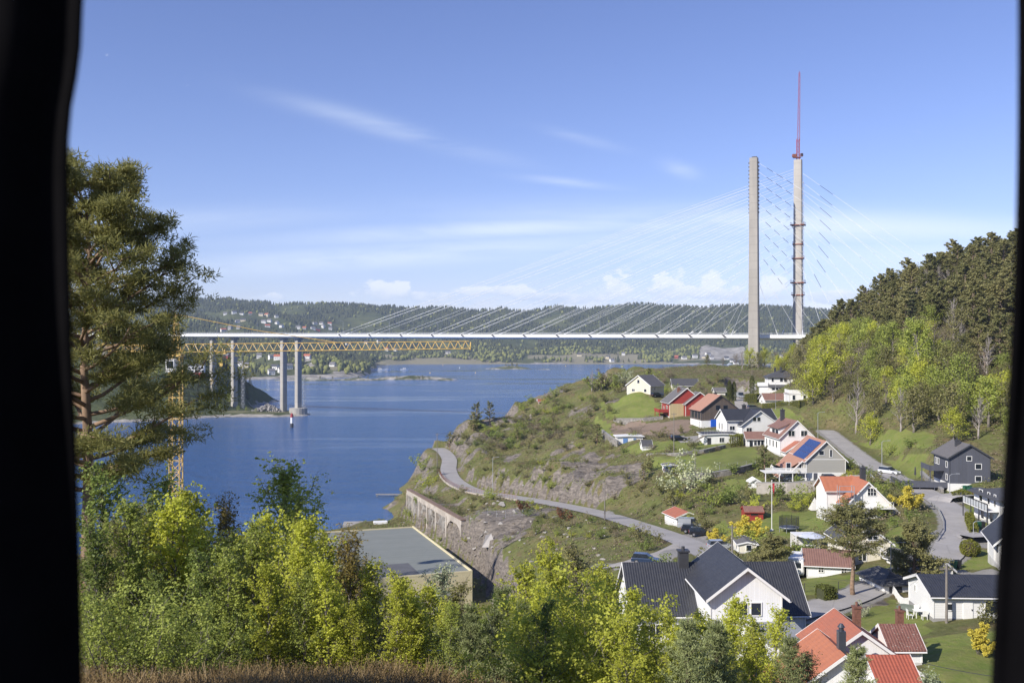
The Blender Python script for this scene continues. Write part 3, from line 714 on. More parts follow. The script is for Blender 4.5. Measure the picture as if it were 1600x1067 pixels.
# ---------------- the near point under the viaduct (left)
mgx = np.arange(-640, -150, 4.0); mgy = np.arange(640, 1120, 4.0); MX, MY = np.meshgrid(mgx, mgy); MU = CU + MX / MY * F
MP = []
def mp_(u, Y, z): MP.append(((u - CU) / F * Y, Y, z))
for u, Y, z in [(330, 742, -1), (400, 752, 0), (440, 758, 1.2), (470, 772, 1.5), (484, 785, 0), (500, 790, -3), (480, 740, -4), (400, 730, -4), (300, 720, -2), (200, 700, -1), (100, 680, -1), (0, 660, 0),
                (330, 765, 2.5), (380, 770, 2.6), (420, 775, 2.4), (450, 785, 2.2), (470, 800, 1), (440, 815, 0), (410, 830, -1), (480, 830, -4), (430, 860, -5), (400, 900, -5), (396, 850, -2), (390, 830, 2), (380, 840, 10), (368, 850, 26), (350, 850, 34), (330, 850, 38), (300, 830, 38), (270, 800, 33), (200, 780, 30), (330, 800, 12), (350, 790, 5), (290, 780, 14), (100, 760, 30),
                (388, 900, 0), (378, 900, 16), (350, 920, 40), (300, 900, 46), (200, 900, 50), (0, 900, 52), (380, 1000, 0), (365, 1000, 18), (300, 1000, 44), (420, 1000, -5), (340, 1100, 2), (380, 1100, -5), (200, 1100, 30), (0, 1100, 40), (-100, 800, 40), (600, 900, -8), (550, 700, -8), (640, 1100, -8), (560, 1100, -8)]: mp_(u, Y, z)
MPa = np.array(MP); mw = rbf_fit(MPa, 1.0)
MZ = rbf_eval(MPa, mw, MX, MY); MZ = MZ + fbm(MX / 20, MY / 20, 4, 81) * np.where(MZ > 4, 8, 1.2)
ms = np.hypot(*np.gradient(MZ, 4.0))
pt = link('ground', grid_mesh('ground_point', MX, MY, MZ, FM, {'cover': (MZ * 0 + (MZ < 4) * (MZ > 1.2) * 0.4, np.clip((MZ < 1.4) * 0.8 + sstep(ms, 1.0, 1.6) * 0.35, 0, 1), MZ * 0)}))
tag(pt, None, None, kind='structure')
def MH(x, y):
    return float(bilin(MZ, mgx[0], mgy[0], 4.0, np.array([x]), np.array([y]))[0])

# islets
def islet(cx, cy_, rx, ry, h, seed):
    a = np.linspace(0, 2 * pi, 64, endpoint=False); r = np.linspace(0, 1, 12)
    V = []; Fs = []
    for i, rr in enumerate(r):
        for k, t in enumerate(a):
            w = 1 + 1.3 * float(fbm(np.array([cos(t) * 1.6 + 9 + seed]), np.array([sin(t) * 1.6 + 5]), 4, seed)[0])
            x = cx + cos(t) * rx * rr * w; y = cy_ + sin(t) * ry * rr * w
            z = h * (1 - rr ** 1.5) + 3.2 * float(fbm(np.array([x / 14]), np.array([y / 14]), 3, seed + 2)[0]) * (1 - rr) - 0.5
            V.append((x, y, z))
    for i in range(11):
        for k in range(64): Fs.append((i * 64 + k, i * 64 + (k + 1) % 64, (i + 1) * 64 + (k + 1) % 64, (i + 1) * 64 + k))
    me = bpy.data.meshes.new('islet'); me.from_pydata(V, [], Fs); me.materials.append(FM); me.polygons.foreach_set('use_smooth', [True] * len(me.polygons))
    at = me.color_attributes.new('cover', 'FLOAT_COLOR', 'POINT'); at.data.foreach_set('color', [0.0, 0.5, 0, 1] * len(V)); me.update()
    o = link('islet', me); tag(o, None, None, kind='structure'); return o
for (u, v, rx, ry, h, sd_i) in [(640, 592.5, 58, 22, 6.0, 5), (560, 594, 44, 18, 4.0, 8), (490, 594, 56, 16, 3.6, 12), (698, 594.5, 22, 7, 2.0, 15), (800, 576.5, 48, 26, 7.5, 22), (850, 577.5, 18, 6, 1.5, 25), (770, 576, 26, 10, 2.0, 28)]:
    Y = EYE * F / (v - CV); islet((u - CU) / F * Y, Y, rx, ry, h, sd_i)
# ============================================================ BRIDGE
CON = concrete('bridge_concrete', (0.40, 0.37, 0.325), 0.12, joints=5.0)
CON2 = concrete('new_bridge_concrete', (0.50, 0.47, 0.42), 0.12, joints=4.0)
CONP = concrete('pier_concrete', (0.42, 0.395, 0.35), 0.2, joints=5.0)
WHITE = plain('white_paint', (0.80, 0.79, 0.76), 0.5, 0.05, 0.5)
GIRD = plain('girder_paint', (0.82, 0.82, 0.80), 0.5, 0.07, 0.08)
DARK = plain('dark_steel', (0.05, 0.05, 0.055), 0.5, 0.2, 1.0)
CABLE = plain('cable_sheath', (0.72, 0.73, 0.74), 0.45, 0.05, 0.2)
GALV = plain('galvanised_steel', (0.42, 0.43, 0.44), 0.45, 0.12, 1.0, metal=0.3)
RUST = plain('rusty_steel', (0.26, 0.09, 0.055), 0.7, 0.3, 1.0)
REDC = plain('red_crane_paint', (0.36, 0.055, 0.06), 0.5, 0.15, 0.5)
YEL = plain('yellow_crane_paint', (0.74, 0.50, 0.16), 0.45, 0.12, 0.3)
ASPD = plain('deck_asphalt', (0.12, 0.12, 0.12), 0.85, 0.15, 0.2)

O = Vector((153, 614, 0)); D = Vector((-0.897, 0.445, 0)).normalized(); Nn = Vector((0.445, 0.897, 0)).normalized()
def bp(t, s, z): return O + D * t + Nn * s + Vector((0, 0, z))
def ztop(t): return 61.0 + max(0, t) * 0.0048 + min(0, t) * 0.004
T0, T1 = -190, 820
bridge = thing('cable_stayed_bridge', 'long white cable-stayed road bridge crossing the fjord behind the yellow crane jib', 'bridge', bp(0, 0, 0))
inv = -bridge.location
def bl(t, s, z): return bp(t, s, z) + inv
gd = MB(); HW = 6.8
prof = [(-HW, 0.0), (-HW, -1.9), (-HW + 0.9, -2.6), (-3.6, -3.0), (3.6, -3.0), (HW - 0.9, -2.6), (HW, -1.9), (HW, 0.0)]
ts = np.linspace(T0, T1, 70)
for a, b in zip(ts[:-1], ts[1:]):
    A = [bl(a, s, ztop(a) + z) for s, z in prof]; B = [bl(b, s, ztop(b) + z) for s, z in prof]
    for k in range(8): gd.quad(A[k], A[(k + 1) % 8], B[(k + 1) % 8], B[k])
gd.build('girder', GIRD, bridge)
rd = MB()
for a, b in zip(ts[:-1], ts[1:]):
    rd.quad(bl(a, -HW + .6, ztop(a) + .03), bl(a, HW - .6, ztop(a) + .03), bl(b, HW - .6, ztop(b) + .03), bl(b, -HW + .6, ztop(b) + .03))
rd.build('roadway', ASPD, bridge)
for sgn in (-1, 1):
    r = MB()
    for a, b in zip(ts[:-1], ts[1:]):
        for hz in (0.45, 0.8, 1.15): r.tube(bl(a, sgn * (HW - .1), ztop(a) + hz), bl(b, sgn * (HW - .1), ztop(b) + hz), 0.05, n=4, cap=False)
    t = T0
    while t < T1:
        r.tube(bl(t, sgn * (HW - .1), ztop(t)), bl(t, sgn * (HW - .1), ztop(t) + 1.2), 0.07, n=4); t += 3.0
    r.build('railing', GALV, bridge)
# cable anchor housings and cables
def tower_pt(X, Y, v): return Vector((X, Y, EYE - (v - CV) / F * Y))
TN = Vector((145.8, 600, 0)); TF = Vector((179.0, 623, 0))
anchors = [528, 575, 624, 673, 720, 768, 817, 869, 920, 972, 1025, 1077, 1130]
def t_of_u(u, s=0.0):
    k = (u - CU) / F
    # x = k*y on the line O + D t + N s
    ax = O.x + Nn.x * s; ay = O.y + Nn.y * s
    return (k * ay - ax) / (D.x - k * D.y)
n = len(anchors)
for pl, (T, v_hi, v_lo, s) in enumerate(((TN, 292, 440, -HW), (TF, 263, 430, HW))):
    for i, ua in enumerate(anchors):
        f = i / (n - 1)
        for dd in (0, 1):
            ta = t_of_u(ua + dd * 13, s)
            vt = v_hi + (v_lo - v_hi) * f ** 1.25 + dd * 4.5
            zt = EYE - (vt - CV) / F * T.y
            p0 = bl(ta, s, ztop(ta) + 0.2); p1 = Vector((T.x, T.y, zt)) + inv + D * 1.0 + Nn * (1.2 * (1 if pl == 0 else -1)) * 0
            m = MB(); m.mi = 0; m.tube(p0, p1, 0.072, n=5, cap=False)
            m.mi = 1; dv = (p1 - p0); m.tube(p0 - dv.normalized() * 0.5, p0 + dv.normalized() * 3.2, 0.2, n=6)
            pass
            m.build('stay_cable', [CABLE, GIRD, DARK], bridge)
# backstays to the right bank
for pl, (T, s) in enumerate(((TN, -HW), (TF, HW))):
    for i in range(11):
        f = i / 10
        ta = -(150 - 138 * f ** 0.9); vt = (252 if pl == 0 else 268) + 175 * f ** 1.1
        zt = EYE - (vt - CV) / F * T.y
        p0 = bl(ta, s, ztop(ta) + 0.2); p1 = Vector((T.x, T.y, zt)) + inv - D * 1.0
        m = MB(); m.tube(p0, p1, 0.085, n=5, cap=False)
        dv = p0 - p1; L_ = dv.length; dn = dv.normalized()
        a_ = 6 + (4 if pl else 2); m.mi = 2
        if pl == 1 and i < 8: m.tube(p1 + dn * (16 + i * .6), p1 + dn * (26 + i * .6), 0.14, n=5)
        if pl == 0 and i < 9:
            for q_ in (8, 15, 22): m.tube(p1 + dn * q_, p1 + dn * (q_ + 4.5), 0.13, n=5)
        m.mi = 1; m.tube(p0 + dn * .5, p0 - dn * 3, 0.26, n=6)
        m.build('stay_cable', [CABLE, GIRD, DARK], bridge)
# girder cross ribs under the anchors (dark brackets)
for i, ua in enumerate(anchors):
    t = t_of_u(ua + 6, -HW); m = MB()
    c = bl(t, -HW - .15, ztop(t) - 1.4)
    m.prism([c + D * 0.2, c + D * 1.9, c + D * 3.4 + Vector((0, 0, 1.5)), c + D * 2.2 + Vector((0, 0, 1.5))], -Nn * 0.35)
    m.build('anchor_bracket', DARK, bridge)
# near pylon leg (finished) : tapering, slightly dished shaft
def shaft(T, zb, zt, wx0, wx1, wy0, wy1, rot, mat, name, par, off):
    m = MB(); NS = 14; prev = None
    for i in range(NS + 1):
        f = i / NS; z = zb + (zt - zb) * f; wx = wx0 + (wx1 - wx0) * f ** 0.8; wy = wy0 + (wy1 - wy0) * f ** 0.8; ch = min(wx, wy) * 0.10
        pts = [(-wx / 2 + ch, -wy / 2), (wx / 2 - ch, -wy / 2), (wx / 2, -wy / 2 + ch), (wx / 2, wy / 2 - ch), (wx / 2 - ch, wy / 2), (-wx / 2 + ch, wy / 2), (-wx / 2, wy / 2 - ch), (-wx / 2, -wy / 2 + ch)]
        ring = [Vector((T.x + x * cos(rot) - y * sin(rot), T.y + x * sin(rot) + y * cos(rot), z)) + off for x, y in pts]
        if prev:
            for k in range(8): m.quad(prev[k], prev[(k + 1) % 8], ring[(k + 1) % 8], ring[k])
        else: m.add(ring, [tuple(range(8))[::-1]])
        prev = ring
    m.add(prev, [tuple(range(8))])
    return m.build(name, mat, par)
rotT = math.atan2(D.y, D.x) + pi
zt_n = EYE - (247 - CV) / F * 600
pl1 = shaft(TN, 20, zt_n, 6.8, 4.8, 4.4, 3.4, rotT, CON, 'pylon', bridge, inv)
for i in range(14):
    z = zt_n - 3 - i * 2.3
    for sg in (-1, 1): fit = MB(); fit.box(TN + inv + D * (sg * 2.75) + Vector((0, 0, z)), (0.9, 0.8, 0.9), rotT); fit.build('anchor_fitting', DARK, pl1)
fit = MB()
fit.tube(TN + inv + Vector((0, 0, zt_n - 0.2)) - D * 1.8, TN + inv + Vector((0, 0, zt_n + 0.9)) - D * 1.8, 0.12); fit.box(TN + inv + Vector((0, 0, zt_n + 0.5)) - D * .2, (2.6, 1.4, 0.5), rotT)
fit.build('top_fitting', DARK, pl1)
zt_f = EYE - (250 - CV) / F * 623
pl2 = shaft(TF, 20, zt_f, 6.4, 4.8, 4.4, 3.4, rotT, CON2, 'pylon', bridge, inv)
pl2['label'] = 'pale unfinished pylon leg ringed with rusty platforms under the red crane'
for v, w in ((352, 8.2), (404, 6.6), (442, 8.2), (461, 7.0), (382, 5.9)):
    z = EYE - (v - CV) / F * 623; m = MB(); c = TF + inv + Vector((0, 0, z))
    for sg in (-1, 1):
        m.box(c + D * sg * (w * .38), (w * .28, w * .9, .5), rotT); m.box(c + Nn * sg * (w * .32), (w, 1.0, .5), rotT)
        for k in (-1, 0, 1): m.tube(c + D * sg * w * .5 + Nn * k * w * .4, c + D * sg * w * .5 + Nn * k * w * .4 + Vector((0, 0, 1.7)), .1, n=4)
        m.tube(c + D * sg * w * .5 - Nn * w * .45 + Vector((0, 0, 1.6)), c + D * sg * w * .5 + Nn * w * .45 + Vector((0, 0, 1.6)), .09, n=4)
        m.tube(c + D * sg * w * .48 - Nn * 1, c + D * sg * 2.6 + Vector((0, 0, -2.4)) - Nn, .14, n=4)
    m.build('work_platform', RUST, pl2)
hm = MB()
for k in range(26):
    z = 66 + k * 3.6; hm.box(TF + inv + D * -3.2 + Nn * -1.2 + Vector((0, 0, z)), (1.3, 1.0, 0.25), rotT)
hm.tube(TF + inv + D * -3.8 + Nn * -1.2 + Vector((0, 0, 62)), TF + inv + D * -3.4 + Nn * -1.2 + Vector((0, 0, 160)), .12, n=4)
hm.build('hoist_mast', GALV, pl2)

# lattice mast helper
def lattice(m, p0, p1, w, r, seg, up=None, tri=False, diag=True, w1=None):
    p0 = Vector(p0); p1 = Vector(p1); d = (p1 - p0); L_ = d.length; d.normalize()
    w1 = w if w1 is None else w1
    a = (up if up is not None else Vector((1, 0, 0))); a = (a - d * a.dot(d)).normalized(); b = d.cross(a)
    cs = [(-.5, -.5), (.5, -.5), (.5, .5), (-.5, .5)] if not tri else [(-.5, -.5), (-.5, .5), (.5, 0)]
    n = max(2, int(L_ / seg)); rings = []
    for i in range(n + 1):
        f = i / n; ww = w + (w1 - w) * f
        rings.append([p0 + d * (L_ * f) + a * (x * ww) + b * (y * ww) for x, y in cs])
    k = len(cs)
    for j in range(k): m.tube(rings[0][j], rings[-1][j], r, n=5)
    for i in range(n):
        for j in range(k):
            j2 = (j + 1) % k
            if diag:
                if tri: # warren zigzag
                    if j == 0: continue
                    mid = (rings[i][2] + rings[i + 1][2]) / 2; e = (1 if j == 1 else 0)
                    m.tube(rings[i][e], mid, r * .6, n=4, cap=False); m.tube(mid, rings[i + 1][e], r * .6, n=4, cap=False)
                else:
                    A, B = (rings[i][j], rings[i + 1][j2]) if (i + j) % 2 else (rings[i][j2], rings[i + 1][j]); m.tube(A, B, r * .6, n=4, cap=False)
            if not tri or j == 0: m.tube(rings[i][j], rings[i][j2], r * .6, n=4, cap=False)
    return m
# red luffing crane standing on the new pylon
rc = thing('tower_crane', 'red lattice crane with its boom raised upright on top of the new pylon', 'crane', (TF.x, TF.y, zt_f))
m = MB(); lattice(m, (0, 0, 0), (0, 0, 13), 1.6, .14, 1.6, w1=1.5); m.build('mast', REDC, rc)
m = MB(); lattice(m, (0.3, 0, 12), (0.9, 0, 54.5), 1.35, .07, 1.9, w1=.7); m.tube((0.9, 0, 54), (0.9, 0, 55.5), .12); m.build('boom', REDC, rc)
m = MB(); m.box((-2.4, 0, 2.6), (2.2, 2.2, 1.8)); m.box((-.6, 0, 1.4), (4.6, 2.4, .5)); m.box((2.2, -.4, 3.0), (1.5, 1.5, 1.9)); m.build('machinery_deck', RUST, rc, bevel=.08)
m = MB(); m.box((2.2, -1.2, 3.1), (1.3, .1, 1.3)); m.build('cab_window', glass(), rc)
# viaduct piers: four tall box piers
def pier(u, Y, w, vb, lab, step=None):
    x = (u - CU) / F * Y; zb = max(EYE - (vb - CV) / F * Y, -1)
    o = thing('bridge_pier', lab, 'pier', (x, Y, zb), 0, 'tall concrete piers of the approach viaduct')
    t = t_of_u(u); h = ztop(t) - 2.95 - zb
    m = MB(); ro = rotT; hw = w / 2
    for i in range(8):
        pass
    Tz = Vector((0, 0, 0))
    sh = shaft(Tz, -4, h, w, w * .94, w * 1.15, w * 1.1, rotT - 0.25, CONP, 'shaft', o, Vector((0, 0, 0)))
    c = MB(); c.box((0, 0, h - .75), (w * 1.25, w * 1.6, 1.5), rotT); c.build('pier_cap', CONP, o, bevel=.15)
    return o
def t_of_uY(u, Y): return None
piers = [(333, 829, 4.0, 641, 'leftmost concrete pier of the viaduct with yellow stripes halfway up'), (366, 812, 3.8, 643, 'second concrete pier from the left with a scaffold stair behind it'),
         (443, 785, 3.9, 646, 'third concrete pier from the left rising at the shingle bank'), (466, 775, 3.9, 642, 'rightmost viaduct pier standing in a round footing at the water edge')]
for u, Y, w, vb, lab in piers:
    # put the pier under the deck line
    t = t_of_u(u); p = bp(t, 0, 0)
    o = pier(u, p.y, w, vb, lab)
    if u == 333:
        m = MB()
        for k in range(3): m.box((-.2, -2.55, 22 + k * 1.5), (2.6, .25, .7), ry=-.5)
        m.build('hazard_stripes', YEL, o)
    if u == 466:
        m = MB(); m.lathe([(7, -3), (7, 2.2), (6.4, 2.5), (3, 2.5)], n=20); m.build('footing', CONP, o)
# scaffold stairs beside two piers
for u, Y0, lab in ((377, 2, 'scaffold stair tower behind the second viaduct pier'), (476, -1, 'slender scaffold tower beside the pier at the water edge')):
    p = bp(t_of_u(u), Y0, 0); zb = 0.5
    o = thing('scaffold_tower', lab, 'scaffold', (p.x, p.y, zb), rotT)
    m = MB(); lattice(m, (0, 0, 0), (0, 0, 38 if u == 377 else 30), 2.0, .09, 2.2)
    m.build('frame', GALV, o)
    for k in range(15 if u == 377 else 12): m = MB(); m.box((0, 0, 1.2 + k * 2.4), (1.8, .7, .12), ry=.5 * (1 if k % 2 else -1)); m.build('stair_flight', GALV, o)
# rubble heap, beacon, quay of the pier works
def rubble(x, y, z, rx, ry, h, n, seed, size=1.0):
    rg = random.Random(seed); m = MB()
    for k in range(n):
        a = rg.random() * 2 * pi; r = rg.random() ** .6
        c = Vector((rx * r * cos(a), ry * r * sin(a), h * (1 - r) + .1)); s = size * rg.uniform(.5, 1.4)
        vs = []
        for i in range(6):
            d = Vector([(1, 0, 0), (-1, 0, 0), (0, 1, 0), (0, -1, 0), (0, 0, 1), (0, 0, -1)][i]) * s * rg.uniform(.5, 1.1)
            d.rotate(Matrix.Rotation(rg.random() * 3, 3, (rg.random(), rg.random(), 1))); vs.append(c + d)
        m.add(vs, [(0, 2, 4), (2, 1, 4), (1, 3, 4), (3, 0, 4), (2, 0, 5), (1, 2, 5), (3, 1, 5), (0, 3, 5)])
    return m
STONE = plain('grey_rock', (0.33, 0.31, 0.285), 0.9, 0.35, 0.6, bmp=0.1)
p = P(418, 642, 778)
o = rubble(0, 0, 0, 15, 7, 7, 420, 4, 1.1).build('rubble_heap', STONE); o.location = (p.x, p.y, 1.0)
tag(o, 'grey heap of blasted stone on the flat point between the viaduct piers', 'rubble', kind='stuff')
bx_ = P(456, 668, EYE * F / (668 - CV))
o = thing('beacon', 'small red and white navigation beacon standing in the water before the piers', 'beacon', (bx_.x, bx_.y, 0))
m = MB(); m.lathe([(1.15, -1), (1.15, 2.6), (1.0, 2.9)], n=12); m.build('base', DARK, o)
m = MB(); m.lathe([(0.9, 2.9), (0.9, 6.9)], n=12); m.build('tower', WHITE, o)
m = MB(); m.lathe([(1.1, 6.9), (1.1, 7.9), (.8, 8.1), (.8, 9.0), (.15, 9.6), (.1, 10.2)], n=12); m.build('lantern', REDC, o)
# lamp posts along the bridge
lampm = None
for k, t in enumerate(np.arange(-60, 700, 42.0)):
    p = bp(t, HW - .6, ztop(t))
    o = thing('street_lamp', 'thin grey lamp post standing on the bridge deck', 'street lamp', p, rotT, 'lamp posts along the bridge deck')
    if lampm is None:
        m = MB(); m.path([(0, 0, 0), (0, 0, 9.5), (0, -.6, 10.2), (0, -2.4, 10.4)], [.11, .08, .06, .06], 5); a_ = m.build('pole', GALV, o)
        m = MB(); m.box((0, -2.7, 10.4), (.35, .9, .16)); b_ = m.build('lamp_head', GALV, o); lampm = (a_, b_)
    else:
        for q in lampm:
            c = q.copy(); COL.objects.link(c); c.parent = o

# ---------------- yellow tower crane
YC = 170.0
cx = (275 - CU) / F * YC
yc = thing('tower_crane', 'yellow tower crane reaching its long lattice jib across the fjord in front of the bridge', 'crane', (cx, YC, 2.5))
zj = EYE - 0.9 - 2.5      # jib foot height above the base
m = MB(); lattice(m, (0, 0, 0), (0, 0, zj - 1.5), 1.75, .10, 1.75); m.build('mast', YEL, yc)
p0 = Vector((1.0, 0, zj - .6)); pe = P(733, 542, 181); p1 = Vector((pe.x - cx, pe.y - YC, pe.z - 2.5)) ; 
jd = (p1 - p0)
m = MB(); lattice(m, p0 + Vector((0, 0, .35)), p1 + Vector((0, 0, .35)), 1.35, .075, 1.35, up=Vector((0, 0, 1)), tri=True)
for k in range(9):
    q = p0 + jd * ((k + .5) / 9); 
m.tube(p1 + Vector((.2, 0, -.5)), p1 + Vector((.3, 0, .9)), .12); m.build('jib', YEL, yc)
top = Vector((0, 0, EYE - (491 - CV) / F * YC - 2.5))
m = MB(); lattice(m, (0, 0, zj - 1.5), top, 1.5, .10, 1.3, w1=.35); m.box((0, 0, zj - 1.4), (2.3, 2.3, .5)); m.build('tower_head', YEL, yc)
tie = MB(); q = p0 + jd * .53 + Vector((0, 0, 1.0)); tie.path([top, (top + q) / 2 + Vector((0, 0, -.35)), q], .065, 5)
tie.build('tie_bar', YEL, yc)
m = MB(); lattice(m, (-1.0, 0, zj - .4), (-13, -2, zj - .2), 1.1, .09, 1.4); m.build('counter_jib', YEL, yc)
m = MB(); m.path([top, (-12, -1.8, zj + .4)], .06, 5); m.build('tie_bar', YEL, yc)
m = MB(); m.box((-12, -1.8, zj - 1.3), (2.2, 1.6, 2.6), .16); m.build('counterweight', CONP, yc, bevel=.08)
m = MB(); m.box((-.2, -1.6, zj - 3.2), (1.5, 1.7, 2.3)); cab_ = m.build('cab', WHITE, yc, bevel=.1)
m = MB(); m.box((-.2, -2.46, zj - 3.0), (1.1, .06, 1.2)); m.build('cab_window', glass(), cab_)
m = MB(); q = p0 + jd * .13 - Vector((0, 0, .55)); m.box(q, (1.7, 1.0, .35)); m.tube(q, q - Vector((0, 0, 1.7)), .04, n=4); m.box(q - Vector((0, 0, 2.0)), (.5, .3, .6)); m.build('trolley', YEL, yc)
# ============================================================ HOUSES
WBOARD = boards('white_boards', (0.82, 0.82, 0.81), 0.22, False, 0.06, 0.02, gap=.72)
WLAP = boards('white_lap_siding', (0.80, 0.79, 0.76), 0.18, True, 0.05, 0.02, gap=.75)
WREND = plain('white_render', (0.78, 0.77, 0.74), 0.8, 0.06, 0.8, dirt=(0.6, 0.58, 0.52))
CREAM = boards('cream_boards', (0.74, 0.66, 0.49), 0.2, False, 0.07, 0.02, gap=.75)
CREAM2 = boards('pale_cream_boards', (0.76, 0.71, 0.58), 0.2, False, 0.06, 0.02, gap=.75)
REDB = boards('red_boards', (0.34, 0.045, 0.032), 0.2, True, 0.14, 0.02)
BROWNB = boards('brown_stained_boards', (0.135, 0.105, 0.085), 0.2, False, 0.3, 0.02)
GREYB = boards('blue_grey_boards', (0.088, 0.092, 0.112), 0.75, False, 0.1, 0.05, gap=.6)
BEIGEB = boards('grey_beige_siding', (0.38, 0.365, 0.325), 0.2, True, 0.05, 0.02, gap=.78)
TIMBER = boards('bare_timber', (0.50, 0.40, 0.22), 0.2, False, 0.14, 0.02)
RBLK = tiles('black_roof_tiles', (0.032, 0.034, 0.042), (0.055, 0.056, 0.062), 0.25, 0.36, rough=.5)
RBLK2 = tiles('dark_grey_roof_tiles', (0.062, 0.062, 0.066), (0.10, 0.098, 0.098), 0.3, 0.36, rough=.6)
RGRY = tiles('grey_roof_tiles', (0.125, 0.118, 0.115), (0.18, 0.165, 0.155), 0.3, 0.36, rough=.7)
RBRN = tiles('brown_roof_tiles', (0.20, 0.105, 0.08), (0.29, 0.165, 0.125), 0.3, 0.36, rough=.7)
RSAL = tiles('salmon_roof_tiles', (0.38, 0.195, 0.13), (0.45, 0.25, 0.17), 0.3, 0.36, rough=.7)
RORG = tiles('orange_roof_tiles', (0.46, 0.17, 0.085), (0.37, 0.135, 0.075), 0.9, 0.36, rough=.6, depth=.02)
RORW = tiles('weathered_orange_tiles', (0.42, 0.135, 0.075), (0.30, 0.125, 0.085), 0.26, 0.36, rough=.7)
RRED = tiles('red_clay_tiles', (0.40, 0.105, 0.06), (0.28, 0.08, 0.05), 0.26, 0.36, rough=.6)
RDOT = tiles('lichened_brown_tiles', (0.16, 0.065, 0.048), (0.24, 0.11, 0.085), 0.24, 0.30, rough=.75, lichen=.9)
FND = plain('foundation_render', (0.62, 0.61, 0.58), 0.85, 0.12, 0.8, dirt=(0.4, 0.38, 0.34))
FNDG = plain('grey_foundation', (0.30, 0.29, 0.275), 0.9, 0.15, 0.8)
TRIM = WHITE
TRIMD = plain('dark_trim', (0.06, 0.062, 0.07), 0.5, 0.1, 1.0)
GL = glass()
BRICK = plain('brick_chimney', (0.20, 0.09, 0.06), 0.85, 0.4, 5.0)
DECKW = boards('deck_boards', (0.30, 0.27, 0.23), 0.14, False, 0.2)

def solve_a(p0, L, uB):
    k = (uB - CU) / F; best = None
    for d in range(-80, 86):
        a = R(d); e = abs((p0.x - L * sin(a)) - k * (p0.y + L * cos(a)))
        if best is None or e < best[0]: best = (e, a)
    return best[1]
def anchor(u, v, Y=None):
    if Y is not None: return P(u, v, Y)
    p = G(u, v)
    return p
def width_to(p0, a, uR):
    k = (uR - CU) / F; return (k * p0.y - p0.x) / (cos(a) - k * sin(a))

def fpt(face, axis, W, Ln, s):
    if axis == 'y':
        if face == 'F': return (s, 0), (0, -1)
        if face == 'L': return (0, Ln - s), (-1, 0)
        if face == 'R': return (W, s), (1, 0)
    else:
        if face == 'F': return (W, s), (1, 0)
        if face == 'L': return (s, 0), (0, -1)
        if face == 'R': return (W - s, Ln), (0, 1)
def window(root, loc, rot, pt, nrm, z, w, h, frame, cols=1, rows=1, name='window', depth=.07):
    fr = MB(); t = .09; nx, ny = nrm; tx, ty = -ny, nx
    def bar(s0, s1, z0, z1, o0, o1):
        a = [pt[0] + tx * (s0 + s1) / 2 + nx * (o0 + o1) / 2, pt[1] + ty * (s0 + s1) / 2 + ny * (o0 + o1) / 2, (z0 + z1) / 2]
        ds = abs(s1 - s0); dn = abs(o1 - o0)
        fr.box(a, (abs(tx) * ds + abs(nx) * dn, abs(ty) * ds + abs(ny) * dn, z1 - z0))
    bar(-w / 2 - t, -w / 2, z - t, z + h + t, -.01, depth); bar(w / 2, w / 2 + t, z - t, z + h + t, -.01, depth)
    bar(-w / 2, w / 2, z - t, z, -.01, depth + .03); bar(-w / 2, w / 2, z + h, z + h + t, -.01, depth)
    for c in range(1, cols): x = -w / 2 + w * c / cols; bar(x - .035, x + .035, z, z + h, 0.0, depth - .02)
    for c in range(1, rows): zz = z + h * c / rows; bar(-w / 2, w / 2, zz - .02, zz + .02, 0.0, depth - .03)
    o = fr.build(name, frame, root); o.location = loc; o.rotation_euler = (0, 0, rot)
    fr2 = MB(); sv = fr; fr = fr2
    def bar2(s0, s1, z0, z1, o0, o1):
        a = [pt[0] + tx * (s0 + s1) / 2 + nx * (o0 + o1) / 2, pt[1] + ty * (s0 + s1) / 2 + ny * (o0 + o1) / 2, (z0 + z1) / 2]
        ds = abs(s1 - s0); dn = abs(o1 - o0)
        fr2.box(a, (abs(tx) * ds + abs(nx) * dn, abs(ty) * ds + abs(ny) * dn, z1 - z0))
    bar2(-w / 2, w / 2, z, z + h, -.02, .025)
    g_ = fr2.build('pane', GL, o)
    return o
